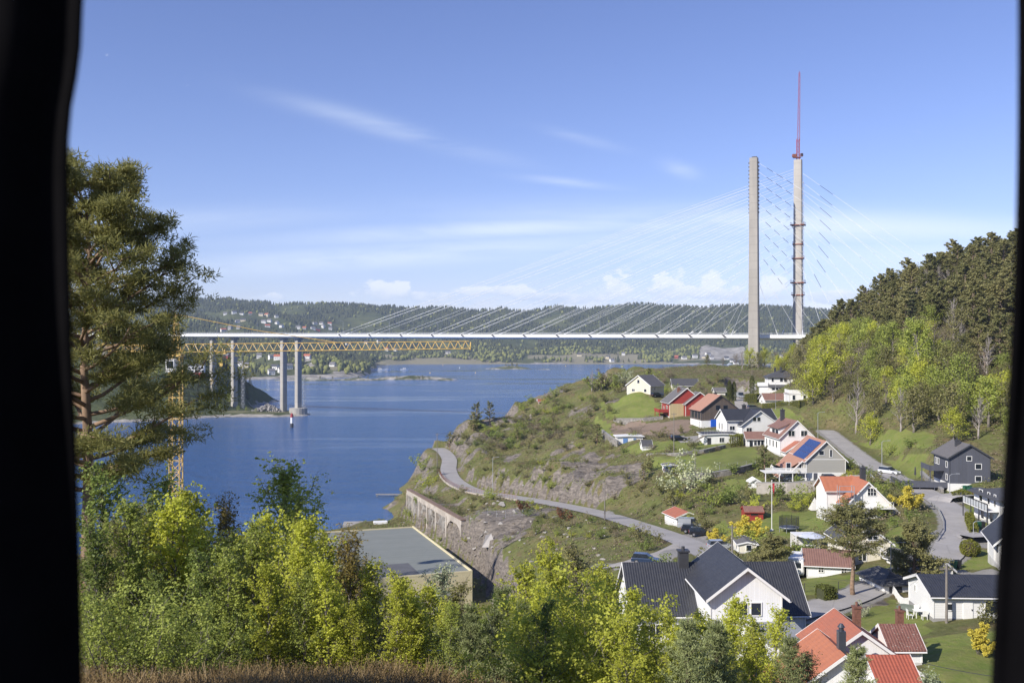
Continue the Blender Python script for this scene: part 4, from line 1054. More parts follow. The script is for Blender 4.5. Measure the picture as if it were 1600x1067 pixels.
def volume(root, p0, a, W_, L_, tops, axis='y', wall=WBOARD, roof=RBLK, trim=TRIM, fnd=FND, fh=0.3, oe=.45, og=.45, th=.2, wins=(), doors=(), chims=(), name='wall', hip=False, band=None):
    """W_: front width, L_: depth. tops: [(fraction across the gable, height)...] of the roof underside"""
    off = Vector(p0) - root.location
    if axis == 'y': W, Ln, rot, loc = W_, L_, a, off
    else:
        W, Ln, rot = L_, W_, a - pi / 2; loc = off + Vector((-L_ * sin(a), L_ * cos(a), 0))
    def put(o): o.location = loc; o.rotation_euler = (0, 0, rot); return o
    T = [(W * f, z) for f, z in tops]
    if axis == 'x': T = [(W - x, z) for x, z in T][::-1]   # fractions count from the front
    m = MB()
    if hip:
        zz = T[0][1]; m.bx(0, W, 0, Ln, fh, zz)
    else:
        m.prism([(0, 0, fh)] + [(x, 0, z) for x, z in T] + [(W, 0, fh)], (0, Ln, 0))
    wo = put(m.build(name, wall, root))
    m = MB(); m.bx(-.03, W + .03, -.03, Ln + .03, -3.5, fh); put(m.build('foundation', fnd, root))
    # roof
    if hip:
        zz = T[0][1]; rz = T[1][1]; m = MB(); e = oe; hl = min(W, Ln) / 2
        b = [(-e, -e, zz), (W + e, -e, zz), (W + e, Ln + e, zz), (-e, Ln + e, zz)]; b2 = [(x, y, z + .14) for x, y, z in b]
        if W < Ln: r0, r1 = (W / 2, hl, rz), (W / 2, Ln - hl, rz); fs = [(4, 5, 8), (5, 6, 9, 8), (6, 7, 9), (7, 4, 8, 9)]
        else: r0, r1 = (hl, Ln / 2, rz), (W - hl, Ln / 2, rz); fs = [(4, 5, 9, 8), (5, 6, 9), (6, 7, 8, 9), (7, 4, 8)]
        m.add(b + b2 + [r0, r1], fs + [(3, 2, 1, 0), (0, 1, 5, 4), (1, 2, 6, 5), (2, 3, 7, 6), (3, 0, 4, 7)])
        ro = put(m.build('roof', roof, root))
    else:
        E = list(T)
        d0 = (E[1][1] - E[0][1]) / (E[1][0] - E[0][0]); d1 = (E[-1][1] - E[-2][1]) / (E[-1][0] - E[-2][0])
        E[0] = (E[0][0] - oe, E[0][1] - d0 * oe); E[-1] = (E[-1][0] + oe, E[-1][1] + d1 * oe)
        lo = [(x, -og, z + .004) for x, z in E]; up = [(x, -og, z + th) for x, z in E]
        m = MB(); m.prism(lo + up[::-1], (0, Ln + 2 * og, 0)); ro = put(m.build('roof', roof, root))
        m = MB()
        for yy in (-og - .04, Ln + og):
            m = MB(); m.prism([(x, yy, z + th + .03) for x, z in E] + [(x, yy, z - .06) for x, z in E][::-1], (0, .04, 0)); put(m.build('bargeboard', trim, root))
        for x, z in (E[0], E[-1]):
            sg = -1 if x < W / 2 else 1; m = MB()
            m.tube((x + sg * .08, -og, z + .02), (x + sg * .08, Ln + og, z + .02), .07, n=6); put(m.build('gutter', trim, root))
    for (face, s, z, w, h, *r) in wins:
        pt_, nr = fpt(face, axis, W, Ln, s)
        c = r[0] if r else (2 if w > 1.1 else 1); rr = r[1] if len(r) > 1 else 1
        window(root, loc, rot, pt_, nr, z, w, h, trim if wall is not GREYB else TRIM, c, rr)
    for (face, s, z, w, h, mat) in doors:
        (x, y), (nx, ny) = fpt(face, axis, W, Ln, s); m = MB()
        m.box((x + nx * .03, y + ny * .03, z + h / 2), (abs(ny) * w + abs(nx) * .1, abs(nx) * w + abs(ny) * .1, h)); d = put(m.build('door', mat, root, bevel=.01))
        m = MB(); q = w * .38; m.box((x + nx * .11 - ny * q, y + ny * .11 + nx * q, z + h * .48), (.07, .07, .16)); m.build('handle', DARK, d)
    for (fx, fy_, zt, s, mat) in chims:
        x = W * fx; y = Ln * fy_; m = MB()
        zb = np.interp(x, [q[0] for q in T], [q[1] for q in T]) - .3
        m.bx(x - s / 2, x + s / 2, y - s / 2, y + s / 2, zb, zt); m.bx(x - s * .62, x + s * .62, y - s * .62, y + s * .62, zt, zt + .14); m.tube((x, y, zt + .1), (x, y, zt + .5), s * .18, n=8)
        m.build('chimney', mat, ro)
    if band:
        m = MB(); z = band
        m.bx(-.035, W + .035, -.035, Ln + .035, z, z + .12); put(m.build('trim_band', trim, root))
    # corner boards
    m = MB()
    for x in (0, W):
        for y in (0, Ln):
            zt = T[0][1] if x == 0 else T[-1][1]
            m.bx(x - .06, x + .06, y - .06, y + .06, fh, zt - .05)
    put(m.build('corner_boards', trim, root))
    root['_v'] = 1; del root['_v']
    return dict(W=W, Ln=Ln, rot=rot, loc=loc, roof=ro, wall=wo)
def vz(p0, v0, v): return (v0 - v) / F * p0.y
def house(name, label, cat, u0, v0, uR, vE, vR, L=9.0, uB=None, a=None, Y=None, axis='y', vE2=None, rx=.5, group=None, **kw):
    p0 = anchor(u0, v0, Y)
    a = solve_a(p0, L, uB) if a is None else R(a)
    w = width_to(p0, a, uR)
    r = thing(name, label, cat, p0, 0, group)
    ze = vz(p0, v0, vE); zr = vz(p0, v0, vR)
    if axis == 'x':   # the ridge stands L/2 behind the front wall
        ym = p0.y + L / 2 * cos(a); zr = EYE - (vR - CV) / F * ym - p0.z
    else:
        ym = p0.y + w / 2 * sin(a); zr = EYE - (vR - CV) / F * ym - p0.z
    z2 = ze if vE2 is None else EYE - (vE2 - CV) / F * (p0.y + w * sin(a)) - p0.z
    zr = max(zr, max(ze, z2) + .06)
    tops = [(0, ze), (rx, zr), (1, z2)]
    o = volume(r, p0, a, w, L, tops, axis=axis, **kw)
    o.update(dict(root=r, p0=p0, a=a, w=w, L=L, ze=ze, zr=zr))
    print('HOUSE %-60s Y=%.0f w=%.1f L=%.1f ze=%.1f zr=%.1f a=%.0f' % (label[:60], p0.y, w, L, ze, zr, math.degrees(a)))
    return o
def local(h, s, d, z):
    """point: s along the front (left to right), d behind it"""
    a = h['a']; return Vector((s * cos(a) - d * sin(a), s * sin(a) + d * cos(a), z))
def wpt(h, s, d, z): return h['p0'] + local(h, s, d, z)

# --- upper group
house('house', 'cream gabled house with a dark roof, farthest left, alone at the edge of the headland', 'house', 1016, 617, 1037, 602.5, 587, L=9.5, uB=980, axis='x', wall=CREAM, roof=RGRY, wins=[('L', 4.7, 4.0, .9, 1.2), ('L', 2.6, 1.1, 1.2, .8), ('F', 3.0, 1.5, 1.2, 1.2), ('L', 7.5, 1.0, 1.0, 1.0)])
house('house', 'small cream house with a dark grey roof behind the red house', 'house', 1051, 611, 1090, 602, 592, L=7, a=-4, axis='x', wall=CREAM2, roof=RBLK2, wins=[('F', 3.5, .9, 1.1, .7), ('F', 6.6, .9, 1.1, .7)])
h = house('house', 'red house with white windows, grey roof and a bare timber panel in its front', 'house', 1046, 653, 1100, 629, 607, L=11, uB=1034, wall=REDB, roof=RGRY, trim=TRIM, fh=.5, wins=[('L', 7.4, 1.8, 1.8, 1.9, 2), ('L', 3.0, 2.0, 1.0, 1.2)], chims=[(.35, .35, 9.4, .9, BRICK)])
q0 = wpt(h, h['w'] * .42, -2.2, 0)
volume(h['root'], q0, h['a'], h['w'] * .82, 5, [(0, h['ze'] - .2), (.5, h['zr'] - 1.2), (1, h['ze'])], wall=REDB, roof=RGRY, fh=.4, wins=[('F', 2.5, 3.2, .9, .9), ('F', 3.9, 3.2, .9, .9), ('F', 5.3, 3.2, .9, .9), ('F', 2.3, 1.2, .9, .8)])
m = MB(); m.bx(0.02, h['w'] * .41, -.12, -.05, .1, 4.6); o = m.build('timber_panel', TIMBER, h['root']); o.rotation_euler = (0, 0, h['a'])
m = MB(); m.bx(-3.2, -.1, 1.0, 8.0, 1.7, 1.9)
for y in (1.1, 7.9): m.bx(-3.1, -2.9, y - .1, y + .1, -2, 1.7)
m.bx(-3.25, -3.15, 1, 8, 1.9, 2.8); m.bx(-3.2, -.1, .95, 1.05, 1.9, 2.8); o = m.build('balcony', REDB, h['root']); o.rotation_euler = (0, 0, h['a'])
h = house('house', 'dark brown timber house with a salmon tiled roof and white basement', 'house', 1096, 669, 1155, 641, 618, L=9.5, uB=1079, wall=BROWNB, roof=RSAL, trim=TRIMD, fnd=WREND, fh=2.2, wins=[('F', 5.0, 5.3, 1.2, 1.2, 1), ('F', 7.3, 5.3, 1.2, 1.2, 1), ('L', 2.2, 2.7, 1.8, 2.2, 2), ('L', 5.0, 2.7, 1.6, 2.2, 2), ('L', 7.6, 2.7, 1.2, 2.2, 1), ('L', 8.0, .4, .7, 1.2)], chims=[(.55, .6, 9.8, .8, DARK)])
m = MB(); m.bx(h['w'] * .24, h['w'] * .46, -.4, -.1, -.5, 2.5); o = m.build('tarpaulin', plain('blue_tarpaulin', (0.02, 0.12, 0.62), .4, .2, 1.5), h['root']); o.rotation_euler = (0, 0, h['a'])
h = house('house', 'white house with black roof and projecting front gable above the flat-roofed garage', 'house', 1136, 680, 1212, 656, 640, L=8, uB=1120, axis='x', wall=WREND, roof=RBLK, wins=[('L', 2.2, 1.4, .7, 1.6), ('L', 4.4, 1.4, .7, 1.6), ('F', 1.5, 1.4, 1.4, 1.1, 2), ('F', 12.6, 1.4, 1.2, 1.1, 2)], chims=[(.42, .48, 7.9, .9, DARK)])
q0 = wpt(h, h['w'] * .235, -2.6, -.3)
volume(h['root'], q0, h['a'], h['w'] * .70, 7.5, [(0, h['ze'] - .9), (.52, h['zr'] + .25), (1, h['ze'] - .5)], wall=WREND, roof=RBLK, wins=[('F', 3.6, 4.3, .9, 1.1), ('F', 4.8, 4.3, .9, 1.1), ('F', 2.0, 1.3, 1.5, 1.2, 2)])
h = house('garage', 'low flat-roofed white garage with a railed terrace on top, below the white house', 'garage', 1101, 695, 1154, 679, 678, L=7, a=2, wall=WREND, roof=DARK, th=.12, wins=[('F', 4.6, .7, 1.2, 1.2)], doors=[('F', 1.2, 0, 1.0, 1.9, DARK)])
m = MB(); zt = h['zr'] + .2
for k in range(13):
    s = h['w'] * k / 12; m.tube(local(h, s, .1, zt - .4), local(h, s, .1, zt + .9), .03, n=4)
m.tube(local(h, 0, .1, zt + .9), local(h, h['w'], .1, zt + .9), .04, n=4); m.tube(local(h, 0, .1, zt + .45), local(h, h['w'], .1, zt + .45), .025, n=4); m.build('terrace_railing', GALV, h['root'])
m = MB()
for k in range(9): m.box(local(h, -4.3 + k * .5, -.6, .3 + k * .28), (.5, 1.2, .08), h['a'])
for sg in (-.6, .6): m.prism([local(h, -4.5, -.6 + sg, 0), local(h, -4.5, -.6 + sg, .3), local(h, 0, -.6 + sg, 2.8), local(h, 0, -.6 + sg, 2.5)], (0, .08, 0))
m.build('stairs', DECKW, h['root'])
h = house('sun_lounge', 'low brown-roofed white sun room with tall windows beside the yellow-green clipped hedge', 'annex', 1167, 698, 1196, 685, 675, L=5, uB=1161, axis='x', wall=WBOARD, roof=RBRN, wins=[('F', 2.2, .4, .7, 1.5), ('F', 3.1, .4, .7, 1.5), ('F', 4.0, .4, .7, 1.5)], doors=[('F', 1.1, 0, .8, 1.8, GL)])
h = house('house', 'white house with brown roof and a long shed dormer', 'house', 1219, 713, 1272, 683.5, 658, L=12, uB=1195, wall=WREND, roof=RBRN, fh=.5,
          wins=[('F', 2.8, 4.9, 1.5, 1.3, 2), ('F', 5.9, 4.9, 1.5, 1.3, 2)] + [('L', 1.6 + k * 2.6, 1.9, .9, 1.5) for k in range(4)], chims=[(.42, .75, 10.6, .9, DARK)])
W_ = h['W']; zt = h['zr']; m = MB()
xr = W_ * .42; sl = (h['zr'] - h['ze']) / (W_ / 2)
m.prism([(W_ * .06, 2.2, h['ze'] + sl * W_ * .06), (W_ * .06, 2.2, h['ze'] + sl * W_ * .06 + 1.5), (xr, 2.2, h['ze'] + sl * xr + .1)], (0, 7.5, 0))
d = m.build('dormer', WREND, h['root']); d.location = h['loc']; d.rotation_euler = (0, 0, h['rot'])
m = MB(); m.prism([(W_ * .06 - .5, 1.8, h['ze'] + sl * W_ * .06 + 1.42), (W_ * .06 - .5, 1.8, h['ze'] + sl * W_ * .06 + 1.6), (xr + .5, 1.8, h['ze'] + sl * xr + .42), (xr + .5, 1.8, h['ze'] + sl * xr + .22)], (0, 8.3, 0)); m.build('dormer_roof', RBRN, d)
m = MB(); m.mi = 0
m.bx(W_ * .06 - .06, W_ * .06 - .02, 3.0, 5.0, h['ze'] + .7, h['ze'] + 1.6); m.bx(W_ * .06 - .06, W_ * .06 - .02, 5.6, 7.6, h['ze'] + .7, h['ze'] + 1.6); m.build('dormer_window', GL, d)
volume(h['root'], wpt(h, .6, -3.2, 0), h['a'], 6.0, 3.2, [(0, 1.6), (.5, 3.6), (1, 3.6 - .1)], axis='y', wall=WREND, roof=RORW)
# the house with solar panels
h = house('house', 'grey-beige house with solar panels on its salmon roof', 'house', 1260, 752, 1321, 719, 690, L=13, a=0, wall=BEIGEB, roof=RSAL, fnd=WREND, fh=1.9, band=4.6,
          wins=[('F', 3.2, 5.6, 1.0, .9, 1), ('F', 5.2, 5.2, .45, 1.5, 1), ('F', 2.9, .2, .6, 1.0, 1), ('F', 6.3, .4, .8, .9, 1)], doors=[('F', 1.9, -.1, .8, 1.9, GREYB)])
ze, zr = h['ze'], h['zr']; sl = (zr - ze) / (h['w'] / 2); xl = 4.2
volume(h['root'], wpt(h, -xl, 1.8, 0), h['a'], xl, 11.2, [(0, ze - sl * xl), (1, ze - .02)], wall=BEIGEB, roof=RSAL, fnd=WREND, fh=1.9, wins=[('F', 3.4, 2.5, .45, 1.3), ('F', .9, 2.1, .9, 1.6)])
sp = MB(); ang = math.atan(sl)
for r_ in range(3):
    for c in range(8):
        x = h['w'] / 2 - .6 - (r_ + .5) * 1.74 * cos(ang); y = 1.3 + c * 1.04 + .5
        z = ze + sl * x + .33
        q = h['loc'] - Vector((0, 0, 0)); 
        o = MB(); o.box((0, 0, 0), (1.68, 1.0, .05)); 
        pm = o.build('solar_panel', None or MATS.get('solar_cell') or plain('solar_cell', (0.025, 0.05, 0.17), .12, .3, 3.0), h['root'])
        a_ = h['rot']; pm.location = Vector((x * cos(a_) - y * sin(a_), x * sin(a_) + y * cos(a_), z)); pm.rotation_euler = (0, -ang, a_)
m = MB(); zd = 2.0   # white terrace with railing, front left
m.bx(-9.0, -.3, -1.2, 3.4, zd - .15, zd); 
for x in (-8.9, -6, -3.2, -.5): m.bx(x - .08, x + .08, -1.1, -.95, -2.5, zd)
m.build('terrace', WHITE, h['root'])
m = MB()
for k in range(44): m.bx(-9.0 + k * .2, -8.88 + k * .2, -1.25, -1.19, zd - .1, zd + .95)
m.bx(-9.05, -.2, -1.28, -1.18, zd + .95, zd + 1.03); m.build('terrace_railing', WHITE, h['root'])
SOL = h
# two-storey white house with a hip roof, terrace and garage
h = house('house', 'two-storey white villa with a dark hipped roof and glazed porch at the forest edge', 'house', 1200, 613, 1249, 590, 579, L=9, a=-8, wall=WREND, roof=RBLK2, hip=True, oe=.8, wins=[('F', 1.6, 3.8, .7, 1.2), ('F', 4.6, 3.8, 1.0, 1.2), ('F', 6.0, 3.8, 1.0, 1.2), ('F', 11.3, 3.8, 1.5, 1.2, 2)], chims=[(.45, .35, 8.4, .8, DARK), (.3, .75, 8.2, .8, DARK)])
m = MB(); m.prism([(0, 0, 2.6), (11.5, 0, 2.6), (11.5, -2.6, 1.7), (0, -2.6, 1.7)], (0, 0, .15)); o = m.build('porch_roof', RBLK2, h['root']); o.rotation_euler = (0, 0, h['a'])
m = MB(); m.bx(1, 10.5, -2.2, 0, -1, 1.75); o = m.build('porch', GL, h['root']); o.rotation_euler = (0, 0, h['a'])
m = MB()
for k in range(9): m.bx(.95 + k * 1.2, 1.1 + k * 1.2, -2.3, -2.2, -1, 1.75)
m.bx(-3.2, 11, -2.9, -2.8, -.2, .9); m.bx(-3.4, 0, -.5, 3, 2.2, 3.4); m.bx(-2.8, 0, 0, 3, -2, 2.2); o = m.build('balcony', WHITE, h['root']); o.rotation_euler = (0, 0, h['a'])
house('garage', 'white garage with a brown roof in front of the hip-roofed villa', 'garage', 1196, 635, 1232, 624.5, 615, L=7, uB=1187, axis='x', wall=WREND, roof=RBRN, doors=[('F', 5.5, 0, 2.4, 2.0, GL)], wins=[('L', 3, 1.3, 1.4, .5)])
h = house('annex', 'white annex with a walled roof terrace beside the brown-roofed garage', 'annex', 1233, 633, 1262, 616, 615.3, L=8, a=-5, wall=WREND, roof=RBRN, th=.1, oe=.1, og=.1, wins=[('F', 1.4, 1.6, .8, 1.4), ('F', 4.6, 1.6, .8, 1.4)])
m = MB(); m.bx(0, h['w'], .05, .15, h['zr'] + .1, h['zr'] + 1.2); m.bx(0, .1, .15, 7.5, h['zr'] + .1, h['zr'] + 1.2); o = m.build('parapet', WREND, h['root']); o.rotation_euler = (0, 0, h['a'])
house('shed', 'small pale shed with a grey roof between the cream house and the cypresses', 'shed', 1117, 617, 1133, 611, 606, L=4, a=0, axis='x', wall=CREAM2, roof=RGRY)
house('shed', 'low flat-roofed white shed with two blue doors on the lawn terrace', 'shed', 965, 696, 1004, 682, 681, L=4, a=4, wall=WREND, roof=TRIM, th=.12, doors=[('F', 2.2, .1, 1.3, 1.9, plain('blue_door', (0.13, 0.25, 0.50), .5, .1, 1)), ('F', 4.9, .1, .8, 1.9, MATS['blue_door'])])
house('hut', 'tiny white hut with a steep dark roof beside the shed with blue doors', 'hut', 1004, 704.5, 1019, 697, 688, L=3.2, a=3, axis='x', wall=WREND, roof=RBLK2, oe=.2, og=.2)
house('hut', 'tiny white kiosk with a flat pale roof among the bushes below the lawn', 'hut', 1037, 738, 1057, 727, 725.5, L=2.6, a=-3, wall=WREND, roof=RGRY, th=.15, oe=.3, og=.3, wins=[('F', 1.3, .8, .8, .5)])
house('hut', 'small red hut on the crest of the headland against the water', 'hut', 842, 631, 851, 627, 624, L=3, a=10, axis='x', wall=REDB, roof=RRED)
# --- middle group
h = house('carport', 'white carport with an orange gable roof and dark opening, cars parked before it', 'carport', 1058, 822, 1091, 808, 800.5, L=6, a=14, wall=WREND, roof=RORW, doors=[('F', 1.9, 0, 2.4, 1.4, DARK)])  # the dark door panel stands in for the shade inside the open front
m = MB(); zc = h['ze']
m.bx(h['w'] + .3, h['w'] + 3.0, -.2, 4.5, zc, zc + .14)
for y in (-.1, 4.3): m.bx(h['w'] + 2.8, h['w'] + 2.95, y, y + .14, -2, zc)
m.bx(h['w'] + .3, h['w'] + 2.9, 4.3, 4.4, -1, zc); o = m.build('lean_to', plain('faded_green_paint', (0.22, 0.26, 0.23), .7, .2, 1), h['root']); o.rotation_euler = (0, 0, h['a'])
h = house('shed', 'bright red garden shed with a brown roof on the lawn', 'shed', 1164, 815, 1192, 799.5, 791.5, L=3.2, a=-3, axis='x', wall=REDB, roof=RBRN, fnd=REDB, oe=.25, og=.2, trim=REDB, wins=[('F', 1.7, 1.15, 1.3, .35, 1)])
house('playhouse', 'white open playhouse with a pale gable roof above the shrubs', 'playhouse', 1173, 763, 1188, 753, 748.5, L=2.6, a=0, wall=WREND, roof=WREND, oe=.25, og=.2, doors=[('F', 1.0, .2, .9, .9, WREND)])
house('cabin', 'small cream cabin with a flat grey roof beside the forsythia', 'cabin', 1154, 865, 1182, 850, 847, L=5, uB=1146, wall=CREAM2, roof=RGRY, th=.12, oe=.25, og=.25, wins=[('F', 1.6, .5, .8, .9), ('L', 3.4, .4, 1.2, 1.1, 1)])
house('house', 'long low white house with a worn brown roof behind the tall pine', 'house', 1261, 903, 1330, 882, 858, L=7, uB=1256, axis='x', wall=WBOARD, roof=RBRN, oe=.35, fh=.3, wins=[('F', 1.75, .9, .6, .6, 2, 2), ('F', 4.6, .9, .6, .6, 2, 2)])
h = house('house', 'white house with bright orange roof tiles and a scaffolded front, yellow broom behind', 'house', 1323, 817, 1402, 788, 754, L=8, a=0, rx=.42, vE2=799, wall=WREND, roof=RORG, wins=[('F', 4.2, 4.6, 1.4, 1.2, 3, 2), ('F', 6.6, 1.0, 1.0, 1.1, 2), ('F', 2.0, 1.2, .9, 1.0, 2)], chims=[(.5, .55, 8.6, .8, DARK)])
volume(h['root'], wpt(h, -2.0, 4.2, .2), h['a'], h['w'] * .82, 5.6, [(0, h['zr'] - 2.0), (.5, h['zr'] - .25), (1, h['zr'] - 2.0)], axis='x', wall=WREND, roof=RORG)
m = MB(); r0 = h
for s in (-.4, 2.0): 
    for d in (-1.6, -.4): m.tube(local(h, s - 1.3, d, -1.5), local(h, s - 1.3, d, 6.4), .05, n=5)
for zz in (1.4, 3.4, 5.4): m.box(local(h, -.5, -1.0, zz), (2.6, 1.3, .07), h['a']); m.tube(local(h, -1.7, -1.6, zz + 1), local(h, .7, -1.6, zz + 1), .04, n=5)
m.build('scaffold', GALV, h['root'])
m = MB()
for k in range(9): m.box(local(h, h['w'] * (.4 + .055 * k) , -1.9, 3.2), (.06, .06, 1.0), h['a'])
m.box(local(h, h['w'] * .62, -1.0, 2.7), (h['w'] * .5, 2.0, .12), h['a']); m.box(local(h, h['w'] * .62, -1.9, 3.75), (h['w'] * .5, .07, .07), h['a']); m.build('balcony', WHITE, h['root'])
h = house('house', 'cream-white gabled house half hidden behind the tall pine, white stair at its corner', 'house', 1324, 885, 1391, 848, 823, L=8, a=0, wall=CREAM2, roof=RBLK2, wins=[('F', 3.4, 3.6, 1.3, 1.0, 2, 2), ('F', 2.0, .8, 1.0, 1.1, 2)], doors=[('F', 4.9, 0, .9, 1.9, DARK)])
m = MB()
for k in range(10): m.box(local(h, 4.0 + k * .26 - 0.2, -1.2, 2.0 - k * .22), (.28, 1.0, .06), h['a'])
for d in (-1.7, -.7):
    m.prism([local(h, 3.7, d, 1.9), local(h, 3.7, d, 2.15), local(h, 6.6, d, -.25), local(h, 6.6, d, -.5)], (0, .06, 0)); m.prism([local(h, 3.7, d, 2.9), local(h, 3.7, d, 3.0), local(h, 6.6, d, .6), local(h, 6.6, d, .5)], (0, .06, 0))
    for k in range(8): m.tube(local(h, 3.8 + k * .4, d, 1.9 - k * .33), local(h, 3.8 + k * .4, d, 2.9 - k * .33), .025, n=4)
m.build('stairs', WHITE, h['root'])
h = house('house', 'tall blue-grey timber house with white windows and white basement, above the bend of the road', 'house', 1484, 768, 1547, 714, 695.5, L=9, uB=1460, wall=GREYB, roof=RGRY, trim=TRIMD, fnd=WREND, fh=1.5,
          wins=[('F', 3.4, 5.7, .8, .75, 1), ('F', 5.0, 4.2, 1.0, .9, 1), ('F', 5.0, 1.95, 1.0, .9, 1), ('L', 7.3, 4.3, .8, 1.0, 1), ('L', 7.3, 2.0, .8, 1.0, 1), ('L', 1.2, 4.3, .8, 1.1, 1), ('L', 2.6, 4.3, .8, 1.1, 1)], doors=[('F', 3.9, -.3, 1.0, 1.6, WHITE)], chims=[(.36, .42, 9.0, .7, DARK)])
m = MB(); L_ = h['Ln']
m.bx(-2.6, 0, 3, 8.5, 3.4, 3.55); m.bx(-2.6, -2.52, 3, 8.5, 3.55, 4.4); m.bx(-2.6, 0, 3, 3.08, 3.55, 4.4); m.bx(-2.55, -2.4, 3.1, 3.25, -2, 3.4); m.bx(-2.55, -2.4, 8.2, 8.35, -2, 3.4)
m.bx(-8, 0, 1, 9, .55, .7); m.bx(-8, -7.92, 1, 9, .7, 1.6); m.bx(-8, 0, 1, 1.08, .7, 1.6)
for x in (-7.8, -5, -2.4): m.bx(x, x + .15, 1.1, 1.25, -3, .55)
o = m.build('balcony', GREYB, h['root']); o.rotation_euler = (0, 0, h['a'])
h = house('house', 'white modern house with a low dark roof and glass-railed balcony at the right edge', 'house', 1562, 824, 1640, 782, 770, L=9.5, uB=1522, hip=True, wall=WREND, roof=RBLK2, oe=.9, wins=[('L', 2.6, 2.9, 1.2, 1.7, 1), ('L', 5.6, 2.9, .8, 1.7, 1), ('L', 7.9, 2.9, .6, 1.7, 1), ('L', 3.2, .2, 1.2, 1.8, 1), ('L', 6.6, .2, 1.2, 1.8, 1)])
m = MB(); m.bx(-1.8, 0, 0, h['Ln'], 2.25, 2.42); o = m.build('balcony', WHITE, h['root']); o.rotation_euler = (0, 0, h['rot'])
m = MB()
for k in range(9): m.bx(-1.8, -1.72, k * h['Ln'] / 9 + .06, (k + 1) * h['Ln'] / 9 - .06, 2.5, 3.3)
o2 = m.build('balustrade_panel', plain('frosted_panel', (0.55, 0.57, 0.58), .25, .08, 1), o); o2['kind'] = 'thing'; del o2['kind']
m = MB()
for k in range(10): m.bx(-1.84, -1.70, k * h['Ln'] / 9 - .05, k * h['Ln'] / 9 + .05, -2.4 if k % 3 == 0 else 2.4, 3.42)
m.bx(-1.84, -1.68, 0, h['Ln'], 3.36, 3.46); m.build('railing', DARK, o)
house('house', 'white house with curved dark roof and bay windows, lowest at the right edge', 'house', 1561, 890, 1660, 845, 806, L=9, uB=1543, wall=WREND, roof=RBLK, oe=.7, wins=[('L', 7.2, .6, .6, 2.0, 1), ('L', 8.1, .6, .6, 2.0, 1), ('F', 1.2, .6, .9, 1.8, 1), ('L', 5.6, .6, .6, 2.0, 1)])
# --- near group
BIG = house('house', 'large white house with black roof and big front gable, nearest in the middle', 'house', 989, 1010, 1258, 957, 881, Y=96, L=9.6, a=1.5, axis='x', wall=WBOARD, roof=RBLK, fh=.4, oe=.5, og=.4,
            wins=[('F', 2.2, .9, 1.2, 1.2, 2), ('F', 5.0, .9, 1.5, 1.2, 2), ('F', 15.4, 1.0, .9, 1.1, 1), ('L', 2.0, .9, .9, 1.2, 1), ('L', 6.4, .9, .9, 1.2, 1), ('L', 4.4, 3.9, .9, 1.0, 1)], chims=[(.52, .345, 8.2, .95, DARK)])
b0 = P(1110, 960, 91.0); zf = b0.z; BIG['fz'] = zf
pk = EYE - (888 - CV) / F * 91 - BIG['p0'].z; le = EYE - (931 - CV) / F * 91 - BIG['p0'].z
w_ = (1222 - 1110) / F * 91
volume(BIG['root'], Vector((b0.x, 91.0, BIG['p0'].z)), R(1.5), w_, 10.5, [(0, le), (.5, pk), (1, le)], wall=WBOARD, roof=RBLK, oe=.55, og=.7, fh=.4, wins=[('F', 2.9, 4.4, 1.0, 1.1, 1), ('F', 4.2, 4.4, .9, 1.1, 1)])
m = MB(); c0 = Vector((22.0, 84.8, 0)) - Vector((BIG['p0'].x, BIG['p0'].y, 0)); zt = 31.2 - BIG['p0'].z
m.bx(c0.x, c0.x + 3.6, c0.y, c0.y + 6.3, -3, zt); m.build('garage_wall', WBOARD, BIG['root'])
m = MB(); m.bx(c0.x - .25, c0.x + 3.85, c0.y - .25, c0.y + 6.3, zt, zt + .18); m.build('garage_roof', plain('grey_felt', (0.27, 0.28, 0.29), .8, .1, 1), BIG['root'])
# houses at the bottom edge with orange roofs
def house2(name, label, cat, pr, u_l, u_r, L, zl, zr_, Y, zb, a=0, **kw):
    pass
def gable_at(label, ridge_u, ridge_v, Y, wl, wr, pitch, L, zb, name='house', cat='house', a=0, **kw):
    pk = P(ridge_u, ridge_v, Y); W = wl + wr
    p0 = Vector((pk.x - wl * cos(R(a)), Y - wl * sin(R(a)), zb)); r = thing(name, label, cat, p0)
    zr = pk.z - zb - .2; tops = [(0, zr - wl * pitch), (wl / W, zr), (1, zr - wr * pitch)]
    o = volume(r, p0, R(a), W, L, tops, **kw); o.update(dict(root=r, p0=p0, a=R(a), w=W, L=L, ze=tops[0][1], zr=zr)); return o
h = gable_at('house with a weathered orange tiled roof and tall brick chimney, behind the bright orange one', 1344, 983, 80.5, 4.4, 4.6, .70, 6.0, 26.8, wall=WBOARD, roof=RORW, og=.5, wins=[('F', 5.6, 3.6, .8, 1.0, 2), ('F', 3.4, 3.4, .8, 1.0, 2)], chims=[(.63, .75, 7.5, .58, BRICK)])
h = gable_at('house with a bright orange roof, black metal chimney and snow ladder, at the bottom edge', 1318, 1020, 76.0, 5.2, 2.6, .72, 6.0, 26.5, wall=WBOARD, roof=RORG, og=.5, wins=[('F', 4.2, 2.0, 1.0, 1.2, 2)])
m = MB(); sx_ = h['W'] * .66; m.bx(5.15, 5.7, .9, 1.5, 5.6, 8.1); m.lathe([(.2, 8.1), (.2, 8.35), (.3, 8.4), (.12, 8.65)], (5.42, 1.2, 0), 10); m.build('chimney', plain('black_metal_cladding', (0.05, 0.055, 0.07), .35, .1, 1), h['roof'])
m = MB(); zz = h['zr']
for k in range(9):
    y = .8 + k * .35; x = 2.9 + k * .12; z = zz - (5.2 - x) * .72 + .22; m.tube((x, y, z), (x, y, z + .16), .02, n=4)
m.tube((2.9, .8, zz - 2.3 * .72 + .38), (3.86, 3.6, zz - 1.34 * .72 + .38), .025, n=4); m.build('snow_guard', DARK, h['roof'])
